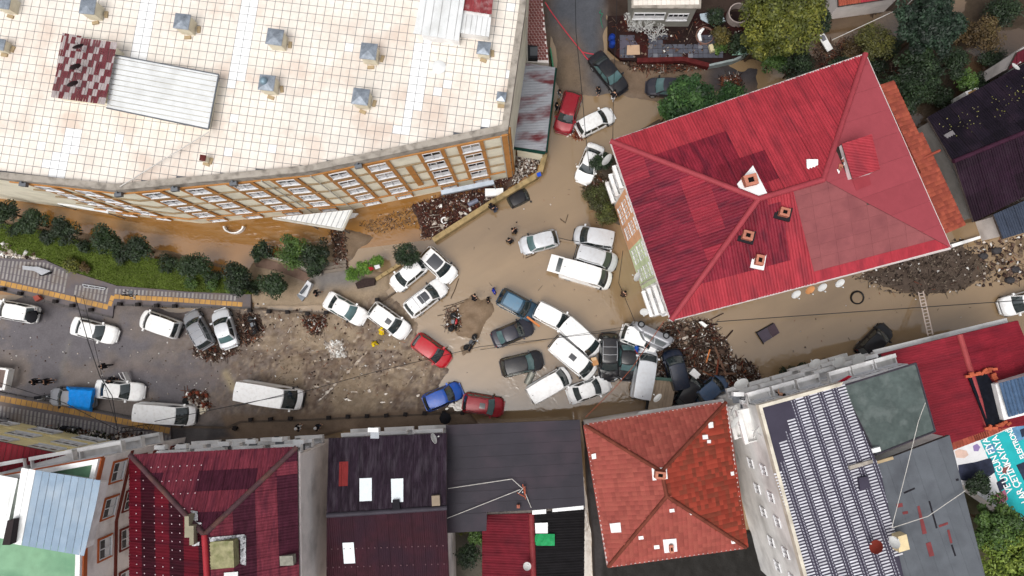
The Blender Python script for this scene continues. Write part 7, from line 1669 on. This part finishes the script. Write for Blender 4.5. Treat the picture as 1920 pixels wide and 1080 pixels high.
blk('cabinet', 'white cabinet lying in the flotsam above the pale blue car', 'cabinet', [(1292, 700), (1301, 690), (1314, 702), (1306, 711)], .6, 1.1, M_FLASH); blk('cabinet', 'white panel on the upper edge of the flotsam heap', 'panel', [(1310, 604), (1316, 602), (1327, 610), (1322, 614)], .7, .85, M_FLASH)
blk('door', 'white door lying on the river bank', 'door', [(1534, 67), (1545, 62), (1562, 91), (1552, 97)], .5, .62, M_WHITE); slab_on(bpy.data.objects['door'], 'glazing', [(1537, 69), (1545, 65), (1550, 74), (1543, 78)], .63, .645, mat('grey_glazing', A(120, 120, 128), .3))
blk('sheet', 'white sheet caught in the bushes under the yellow-green tree', 'sheet', [(1436, 110), (1448, 101), (1460, 110), (1452, 124), (1438, 120)], 1.2, 1.25, M_FLASH)
blk('board', 'tan board propped in the garden yard', 'board', [(1176, 85), (1199, 84), (1200, 102), (1175, 103)], .6, .68, mat('tan_board', A(190, 160, 134), .7, var=.1)); blk('trough', 'cream trough on the yard paving', 'trough', [(1329, 84), (1336, 82), (1342, 95), (1333, 97)], .52, .9, mat('cream_trough', A(222, 208, 170), .6))
blk('board', 'grey-violet sheet under the tan board in the garden yard', 'sheet', [(1163, 70), (1185, 66), (1196, 84), (1172, 88), (1162, 96)], .55, .6, mat('violet_grey', A(90, 86, 98), .5))
for k, (x, y, l) in enumerate(((1148, 68, 'upper blue barrel at the corner of the yard'), (1149, 79, 'lower blue barrel at the corner of the yard'))):
    t = MB(); p = P(x, y, 1.2); t.lathe([(.28, 0), (.31, .2), (.31, .7), (.28, .9), (.27, .9), (.25, .6)], 18, Matrix.Translation((p.x, p.y, .3))); tag(t.build('barrel', mat('blue_barrel', A(36, 66, 150), .4), None, 40), l, 'barrel')
def ring(px, py, r, h, label, z=.4, m=None, th=.1):
    t = MB(); p = P(px, py, z+h); n = 28; t.lathe([(r-th, 0), (r, 0), (r, h), (r-th, h)], n, Matrix.Translation((p.x, p.y, z))); t.f = t.f[:-2]; t.f += [(3*n+k, 3*n+(k+1) % n, (k+1) % n, k) for k in range(n)]
    return tag(t.build('well_ring', m or M_CONC, None, 40), label, 'ring')
ring(1386, 24, 1.0, 1.0, 'large concrete ring planter at the foot of the yellow-green tree', m=mat('pink_grey_concrete', A(176, 162, 156), .8, var=.15)); ring(1322, 66, .85, .3, 'broad brick ring around the yard planter', .45, mat('brick_ring', A(150, 116, 104), .8), .06)
blk('pond_liner', 'white curved liner inside the brick ring', 'liner', [(1312, 56), (1318, 52), (1321, 54), (1314, 64), (1316, 76), (1311, 76), (1308, 64)], .55, .75, M_FLASH)
blk('tarp_scrap', 'green and white torn sheeting at the right end of the yard wall', 'sheet', [(1372, 103), (1392, 86), (1420, 82), (1422, 90), (1395, 102)], .85, .95, mat('mint_sheet', A(170, 206, 190), .5, var=.4, scale=3))
blk('tarp_scrap', 'white and blue tarpaulin behind the garden house', 'sheet', [(1312, 26), (1352, 20), (1360, 40), (1330, 44), (1314, 36)], .8, .9, mat('white_blue_tarp', A(190, 206, 216), .5, var=.3, scale=1.2))
# white painted bare shrubs in the yard
for k in range(5):
    x, y = ((1178, 50), (1192, 52), (1206, 58), (1220, 62), (1230, 70))[k]; p = P(x, y, .5); o = thing('white_shrub', ['white painted bare shrub, leftmost in the yard', 'white painted bare shrub, second from the left in the yard', 'white painted bare shrub, third from the left in the yard', 'white painted bare shrub, fourth from the left in the yard', 'white painted bare shrub, rightmost in the yard'][k], 'shrub', (p.x, p.y, .5), 0, 'white painted shrubs in the yard')
    t = MB(); rs = random.Random(k)
    def br(s, d, l, r, dep):
        e = s+d*l; t.tube([s, e], r, 4, r*.7)
        if dep:
            for _ in range(3): br(e, (d+Vector((rs.uniform(-.8, .8), rs.uniform(-.8, .8), rs.uniform(-.1, .5)))).normalized(), l*.72, r*.7, dep-1)
    for q in range(3): br(Vector((0, 0, 0)), Vector((rs.uniform(-.6, .6), rs.uniform(-.6, .6), 1)).normalized(), .55, .04, 4)
    put('branches', t.mesh('branches', mat('white_paint', A(226, 226, 224), .6)), o, local=True)
# toppled kiosk, sign, planters, steps
kz = thing('toppled_kiosk', 'pale grey toppled booth leaning by the last lawn tree', 'booth', P(572, 546, .2)); mb = MB(); q0 = [(557, 551), (578, 526), (585, 532), (572, 557)]; mb.prism([tuple(P(a, b, .8))[:2] for a, b in q0], .2, [.5, 1.0, .9, .55]); mb.build('shell', mat('pale_grey_shell', A(206, 208, 212), .45, var=.15), kz); slab_on(kz, 'window_strip', [(561, 549), (574, 534), (577, 537), (565, 552)], .85, .98, mat('dark_strip', A(90, 94, 100), .3)); mb = MB(); mb.prism([tuple(P(a, b, .5))[:2] for a, b in ((556, 551), (572, 557), (566, 565), (558, 556))], .2, .45); mb.build('base', MATS['grey_metal'], kz)
sg_ = thing('toppled_sign', 'grey metal signboard toppled on the striped footway', 'sign', P(68, 505, KZ)); slab_on(sg_, 'panel', [(42, 498), (62, 500), (70, 500), (95, 508), (78, 516), (64, 508), (42, 505)][:7], KZ+.05, KZ+.35, mat('pale_steel', A(176, 178, 184), .4, .3)); slab_on(sg_, 'base', [(70, 511), (95, 508), (92, 513), (75, 517)], KZ, KZ+.3, M_TRIM)
sc_ = thing('barrier', 'silver crowd barrier lying on the upper footway', 'barrier', P(178, 537, KZ)); 
for a, b in (((155, 533), (198, 540)), ((157, 538), (196, 543)), ((155, 533), (157, 538)), ((198, 540), (196, 543)), ((166, 535), (167, 540)), ((178, 537), (178, 541)), ((188, 538), (188, 542))): mb = MB(); mb.tube([P(*a, KZ+.12), P(*b, KZ+.12)], .05, 6); mb.build('bar', mat('silver_bar', A(190, 192, 196), .35, .5), sc_)
st_ = thing('stone_steps', 'grey stone steps leading down to the flooded courtyard', 'steps', P(620, 490, 0))
for k in range(7): slab_on(st_, 'step', [(594+k*2, 470+k*6.2), (648, 462+k*6.4), (650, 467.5+k*6.4), (596+k*2, 475.5+k*6.2)], -.4, -.02+.07*k, mat('wet_stone', A(128, 118, 108), .6, var=.15))
rt = thing('planter_wall', 'low pale retaining wall edging the planting by the steps', 'wall', P(540, 500, 0))
for (a, b) in zip([(482, 478), (520, 486), (562, 498), (590, 513), (602, 514)][:-1], [(482, 478), (520, 486), (562, 498), (590, 513), (602, 514)][1:]):
    p, q = P(*a, .7), P(*b, .7); d = (q-p).normalized(); nn = Vector((-d.y, d.x))*.1; mb = MB(); mb.prism([p.xy+nn, q.xy+nn, q.xy-nn, p.xy-nn], -.3, .7); mb.build('wall_section', M_CONC, rt)
blk('ramp', 'brown ramp slab behind the pale retaining wall', 'ramp', [(476, 490), (500, 487), (556, 502), (585, 517), (572, 528), (520, 508), (480, 500)], .1, .34, mat('muddy_slab', A(120, 98, 86), .6, var=.25, scale=1.5))
pl_ = thing('planter_edge', 'low stone edge of the planter between the shrubs and the white hatchback', 'wall', P(725, 510, 0))
for k in range(4): a, b = (704+k*11.5, 524-k*7.3), (715+k*11.5, 517-k*7.3); p, q = P(*a, .55), P(*b, .55); d = (q-p).normalized(); nn = Vector((-d.y, d.x))*.16; mb = MB(); mb.prism([p.xy+nn, q.xy+nn, q.xy-nn, p.xy-nn], -.2, .55); mb.build('edge_stone', M_WALLTOP, pl_)
blk('rack', 'dark slatted rack tipped at the planter', 'rack', [(666, 531), (680, 523), (703, 522), (702, 534), (670, 541)], .3, .7, mat('dark_slats', A(58, 46, 44), .7, var=.4, scale=6)); blk('cloth', 'red cloth on the planter shrub', 'cloth', [(690, 501), (698, 500), (701, 505), (694, 508)], 2.0, 2.06, CL['red']); blk('cloth', 'white bag in the planter', 'bag', [(701, 498), (711, 496), (713, 502), (704, 505)], 1.9, 2.0, CL['white'])
blk('chair', 'overturned red chair on the upper kerb', 'chair', [(61, 556), (70, 553), (76, 560), (66, 565)], .5, .9, mat('brick_red_plastic', A(150, 76, 66), .5))
blk('board', 'white board lying by the shallow water channel', 'board', [(620, 1e-9+424), (625, 423), (626, 428), (621, 429)], .05, .12, M_FLASH); blk('carton', 'white carton at the corner of the white panel van', 'carton', [(372, 765), (383, 761), (387, 771), (375, 778)], .2, .5, mat('pale_carton', A(222, 212, 190), .7))
tu = MB(); p = P(349, 752, .3); tu.lathe([(.15, 0), (.3, 0), (.33, .1), (.3, .2), (.15, .2)], 18, Matrix.Translation((p.x, p.y, .25))); tag(tu.build('tyre', M_TYRE, None, 50), 'loose black tyre beside the white panel van bonnet', 'tyre')
blk('shaft_cover', 'small dark kerb block at the bend of the lower kerb', 'block', [(434, 804), (441, 799), (445, 803), (439, 808)], .25, .6, M_BOL)
# fallen lattice pole
lp = thing('lattice_pole', 'fallen dark lattice pole lying across the lower footway', 'pole', P(255, 803, KZ)); a, b = P(225, 806, .75), P(288, 800, .75); d = (b-a).normalized(); nn = Vector((-d.y, d.x, 0))
for o_ in (-.28, .28): mb = MB(); mb.tube([a+nn*o_*.6, b+nn*o_], .035, 5); mb.build('chord', M_TRIM, lp)
for k in range(9): t = k/9; mb = MB(); sg = 1 if k % 2 else -1; mb.tube([a.lerp(b, t)+nn*.2*sg, a.lerp(b, t+.11)-nn*.24*sg], .02, 4); mb.build('brace', M_TRIM, lp)
# hatches of the flooded courtyard: round stair well
cv = thing('stair_well', 'curved white basement stair wall in the courtyard water', 'wall', P(437, 428, 0)); mb = MB(); n_ = 14
for k in range(n_):
    a0_, a1_ = math.pi*(1+k/n_), math.pi*(1+(k+1)/n_); c = P(437, 424, .5); pts = [(c.x+r*math.cos(a), c.y+r*.7*math.sin(a)) for a, r in ((a0_, 1.0), (a1_, 1.0), (a1_, .85), (a0_, .85))]; mb.prism(pts, -.3, .5)
mb.build('wall_body', M_WHITE, cv); blk('boat', 'small white boat shaped tray by the entrance canopy', 'tray', [(648, 402), (656, 399), (671, 400), (664, 407), (652, 410)], .0, .3, M_FLASH)
# ================================================================== SATELLITE DISHES, AERIALS, CABLES
M_DISH = mat('dish_grey', A(206, 206, 204), .5, var=.08); M_DISHD = mat('dish_dark', A(54, 44, 46), .5); M_DISHB = mat('dish_rust', A(130, 54, 44), .6)
def dish(px, py, z, yaw, label, r=.42, el=35, m=None, zb=None):
    p = P(px, py, z); o = thing('satellite_dish', label, 'satellite dish', (p.x, p.y, z-(.7 if zb is None else zb))); h = .7 if zb is None else zb
    R = Matrix.Translation((0, 0, h)) @ Matrix.Rotation(yaw, 4, 'Z') @ Matrix.Rotation(math.radians(90-el), 4, 'Y')
    b = MB(); b.lathe([(.02, 0), (r*.5, .03), (r*.85, .09), (r, .13), (r, .145), (r*.85, .105), (r*.5, .045), (.02, .015)], 20, R); put('reflector', b.mesh('reflector', m or M_DISH, 40), o, local=True)
    a = MB(); a.tube([R @ Vector((r*.9, 0, .1)), R @ Vector((r*.35, 0, .5))], .018, 5); put('arm', a.mesh('arm', M_TRIM if m else M_CHROME), o, local=True)
    f = MB(); f.tube([R @ Vector((r*.4, 0, .46)), R @ Vector((r*.25, 0, .56))], .05, 8); put('feed', f.mesh('feed', M_DISH), o, local=True)
    s = MB(); s.tube([(0, 0, 0), (0, 0, h), R @ Vector((0, 0, .01))], .025, 6); put('mast', s.mesh('mast', M_CHROME), o, local=True)
dish(148, 90, ZR+1.6, 2.0, 'dark dish nearest the top on the patterned stair head roof', .42, 20, M_DISHD); dish(143, 128, ZR+1.6, 2.1, 'dark dish in the middle of the patterned stair head roof', .42, 10, M_DISHD); dish(138, 160, ZR+1.6, 2.1, 'dark dish lowest on the patterned stair head roof', .42, 12, M_DISHD)
dish(1140, 301, 9.5, 2.6, 'white dish on the upper corner of the red roofed block', .55, 30)
for x, y, l, m_ in ((1491, 550, 'large white dish under the red eave, leftmost of four', None), (1517, 542, 'rusty dish under the red eave, second of four', mat('dish_orange', A(200, 140, 90), .5)), (1540, 537, 'white dish under the red eave, third of four', None), (1573, 529, 'pale dish under the red eave, rightmost of four', None)): dish(x, y, 11.6, -1.2, l, .38, 45, m_)
dish(1208, 583, 10.5, -1.8, 'white dish at the lower corner of the red roofed block', .34, 50); dish(1197, 520, 8, 2.8, 'white dish among the green balconies', .4, 30); dish(1235, 748, 7.6, 2.4, 'white dish on the ledge of the tiled house', .42, 20)
dish(1375, 790, 10.5, -.6, 'round white dish on the side wall of the white block, lower one', .5, 40); dish(1372, 768, 10.5, -.4, 'white dish on the side wall of the white block, upper one', .5, 25); dish(1415, 808, 11.0, -.6, 'pale dish near the top corner of the white block wall', .45, 30); dish(1391, 722, 8.8, 2.2, 'large white dish on the lowest balcony of the white block', .6, 25); dish(1398, 752, 10, .2, 'narrow dish between the balconies of the white block', .45, 15)
dish(1530, 684, 7.4, 2.4, 'white dish on the green roofed block front, leftmost of three', .5, 25); dish(1574, 681, 7.8, 2.4, 'white dish on the green roofed block front, middle of three', .52, 25); dish(1612, 676, 7.8, 2.4, 'white dish on the green roofed block front, rightmost of three', .55, 25)
dish(1902, 127, 6.7, .9, 'white dish on the eave of the dark house', .4, 55); dish(811, 823, 8.0, .4, 'white dish on the dark plum roof', .45, 15); dish(1645, 1027, ZW+1.0, 2.6, 'rusty brown dish beside the cream chimney', .5, 25, M_DISHB); dish(1675, 1018, ZW+1.1, 1.2, 'white dish beside the cream chimney', .42, 60)
dish(988, 1062, 5.0, 1.2, 'white dish on the ridge of the rear sheds', .34, 70)
aer = thing('roof_aerial', 'white and rust coloured aerial frame on the charcoal roof', 'aerial', P(980, 915, 6.0)); 
for a, b in (((972, 925), (984, 912)), ((984, 912), (985, 932)), ((985, 932), (970, 924)), ((980, 908), (986, 936))): mb = MB(); mb.tube([P(*a, 6.5), P(*b, 6.2)], .04, 5); mb.build('strut', M_DISH if a[0] < 980 else mat('rust_bracket', A(170, 90, 66), .7), aer)
p = P(980, 920, 6.0); mb = MB(); mb.tube([(p.x, p.y, 5.9), (p.x, p.y, 6.6)], .04, 6); mb.build('mast', M_CHROME, aer)
for k, (u_, (x, y)) in enumerate(zip(range(9), ((300, 845), (340, 843), (420, 838), (470, 834), (520, 830), (1385, 745), (1400, 760), (700, 812), (560, 834)))):
    p = P(x, y-6, 8.6); o = thing('air_conditioner', ['outdoor cooling unit at the left end of the maroon roofed front', 'outdoor cooling unit second on the maroon roofed front', 'outdoor cooling unit at the middle of the maroon roofed front', 'outdoor cooling unit fourth on the maroon roofed front', 'outdoor cooling unit fifth on the maroon roofed front', 'outdoor cooling unit on the upper balcony of the white block', 'outdoor cooling unit at the corner of the white block', 'outdoor cooling unit on the plum roofed front', 'outdoor cooling unit at the right end of the maroon roofed front'][k], 'cooling unit', (p.x, p.y, 8.1)); b = MB(); b.box((0, 0, .3), (.85, .34, .58)); put('case', b.mesh('case', M_FLASH), o, local=True); f = MB(); f.lathe([(.2, 0), (.22, .02), (.2, .03)], 14, Matrix.Translation((-.15, .18, .3)) @ Matrix.Rotation(-math.pi/2, 4, 'X')); put('fan_grille', f.mesh('fan_grille', M_TRIM), o, local=True)
    g_ = MB(); g_.box((0, -.3, -.02), (.7, .9, .04)); put('bracket', g_.mesh('bracket', MATS['grey_metal']), o, local=True)
def cable(pts, label, r=.02, m=None, name='cable', sag=0., cat='cable', n=8):
    q = [V3(p) for p in pts]; out = []
    for a, b in zip(q[:-1], q[1:]):
        for i in range(n): t = i/n; c = a.lerp(b, t); c.z -= sag*4*t*(1-t); out.append(c)
    out.append(q[-1]); mb = MB(); mb.tube(out, r, 5); return tag(mb.build(name, m or M_TRIM), label, cat)
M_WIRE = mat('pale_wire', A(206, 202, 196), .6)
cable([(140, 553, 6), (165, 640, 7), (187, 705, 7), (210, 742, 7), (220, 806, 6)], 'dark overhead cable crossing the street at the left', .035); cable([(155, 553, 6.2), (190, 700, 6.8), (221, 806, 6)], 'second dark cable beside it at the left', .02)
cable([(1078, -40, 8), (1080, 60, 7.5), (1088, 140, 7.5), (1099, 262, 7.5), (1106, 320, 7)], 'overhead cable running down the side road', .03); cable([(1158, -40, 8), (1150, 190, 7), (1149, 262, 10)], 'straight overhead cable to the corner of the red roofed block', .025)
cable([(1345, 603, 7), (1600, 585, 6.5), (1930, 562, 7)], 'dark cable stretched along the right hand channel', .035); cable([(560, 737, 6.5), (700, 698, 6), (900, 650, 6), (1180, 618, 7)], 'dark cable over the mud towards the jam', .025); cable([(900, 656, 6), (1190, 610, 7)], 'thin cable above the middle of the jam', .02); cable([(440, 762, 6.5), (540, 738, 6.5)], 'dark cable above the large white van', .03); cable([(290, 790, 7), (480, 752, 7), (560, 737, 6.5)], 'dark cable from the lower footway to the large van', .03); cable([(0, 718, 7), (120, 755, 6.8), (220, 806, 6)], 'dark cable over the lower left footway', .03)
cable([(1098, 782, 7.5), (1150, 730, 6.5), (1185, 690, 6.5), (1245, 602, 10)], 'red-brown cable from the tiled house across the wrecks', .03, mat('red_brown_cable', A(140, 76, 56), .6)); cable([(1168, 470, 8), (1160, 530, 6), (1190, 602, 5)], 'thin dark cable along the corner of the red roofed block', .025)
cable([(392, 247, ZR+.4), (310, 297, ZR+.1), (225, 350, ZR+.1)], 'pale conduit running from the stair head to the parapet', .05, M_WIRE)
cable([(840, 916, 6.2), (960, 898, 6.2), (982, 918, 6.3), (996, 952, 6.1)], 'white wire on the charcoal roof, upper run', .03, M_WIRE); cable([(838, 972, 6.2), (975, 918, 6.3)], 'white wire on the charcoal roof, lower run', .03, M_WIRE)
cable([(1672, 990, ZW+.3), (1700, 880, ZW+.2), (1722, 790, ZW+.2), (1735, 755, ZW)], 'pale wire over the grey and green roofs', .025, M_WIRE); cable([(1672, 990, ZW+.3), (1740, 968, ZW+.1), (1810, 920, ZW)], 'pale wire over the patched grey roof', .03, M_WIRE)
cable([(1560, 75, 4), (1700, 10, 5), (1730, -20, 5)], 'pale overhead wire above the river', .03, M_WIRE); cable([(965, 95, 4), (1018, 8, 2), (1020, 0, 2)], 'short dark wire at the top of the lane', .02)
M_TAPE = mat('red_tape', A(206, 70, 84), .5)
cable([(1022, 4, 1.2), (1045, 38, 1.1), (1092, 98, 1.0), (1103, 112, .9)], 'red barrier tape across the side road to the black saloon', .05, M_TAPE, 'barrier_tape', .1, 'tape'); cable([(1092, 98, 1.0), (1114, 102, .9)], 'short end of red tape at the black saloon tail', .05, M_TAPE, 'barrier_tape', 0, 'tape')
cable([(1048, 446, .9), (1065, 450, .8), (1110, 458, .9)], 'dark tow rope between the silver hatchback and the silver van', .03)
cable([(1127, 18, .6), (1124, 24, .6), (1130, 26, .6), (1126, 36, .6), (1130, 52, .6)], 'green hose coiled at the side of the road', .03, mat('green_hose', A(30, 130, 100), .5), 'hose', 0, 'hose')
cable([(962, 452, .02), (840, 470, .02)][:1]+[(850, 560, .05), (858, 530, .05), (862, 520, .05)], 'long thin branch drifting near the off-roader', .02, M_BARK, 'branch', 0, 'branch') if False else None
for k, pts in enumerate((((845, 560), (852, 545), (860, 522)), ((832, 575), (852, 570), (878, 560)), ((1050, 410), (1060, 418), (1065, 402)), ((985, 484), (1000, 478), (1012, 470)), ((830, 582), (850, 574), (870, 566)))):
    cable([(a, b, .08) for a, b in pts], ['thin branch drifting above the mud bank', 'branch at the upper edge of the mud bank', 'forked twig floating below the garage', 'twig floating below the silver hatchback', 'second branch at the upper edge of the mud bank'][k], .035, M_BARK, 'branch', 0, 'branch', 3)
# loose furniture of the roofs
blk('sheet', 'white sheet lying on the black rear shed roof', 'sheet', [(1003, 981), (1027, 980), (1027, 1000), (1004, 1000)], 4.25, 4.3, M_FLASH); tg = MB(); tg.grid(lambda a, b: Vector(P(1003+37*a, 1001+22*b, 4.2)[:2]+(4.22+.14*abs(math.sin(a*9+b*4))*math.sin(math.pi*b),)), 12, 8); tag(tg.build('green_tarp', mat('green_tarp', A(40, 150, 90), .5, var=.25, scale=3), None, 30), 'crumpled green tarpaulin on the black rear shed roof', 'tarpaulin')
blk('light_well', 'white framed light well beside the dark house', 'box', [(1810, 172), (1834, 163), (1840, 178), (1816, 188)], 1.0, 3.2, M_WHITE); slab_on(bpy.data.objects['light_well'], 'inner_floor', [(1815, 173), (1830, 167), (1834, 177), (1819, 183)], 3.2, 3.23, mat('tan_floor', A(190, 150, 100), .7)); mb = MB(); a_ = blk('gutter_pipe', 'white pipe on the ground beside the red roofed block corner', 'pipe', [(1784, 458), (1838, 442), (1839, 447), (1786, 464)], .3, .5, M_WHITE)
blk('pole_base', 'blue cap on the mossy wall corner', 'pole_base', [(1006, 325), (1013, 322), (1015, 329), (1008, 331)], 1.02, 1.3, mat('royal_blue', A(40, 84, 200), .4)); blk('awning', 'red awning strip on the front of the white block', 'awning', [(1566, 719), (1592, 704), (1598, 706), (1575, 720)], 11.0, 11.1, mat('awning_red', A(186, 36, 56), .6))  # the blue block is the base of a pole
for k, (x, y) in enumerate(((1870, 470), (1905, 505), (1895, 525), (1845, 480))): t = MB(); p = P(x, y, .2); t.lathe([(.35, -.1), (.5, .05), (.4, .25), (.15, .34)], 7, Matrix.Translation((p.x, p.y, 0)) @ Matrix.Scale(.7, 4, Vector((0, 1, 0)))); tag(t.build('rock', mat('dark_rock', A(66, 64, 66), .6, var=.25, bump=.5)), ['dark rock in the shallows below the slate shed', 'dark rock furthest right in the shallows', 'dark rock above the white car at the right edge', 'dark rock beside the gravel bank tip'][k], 'rock')
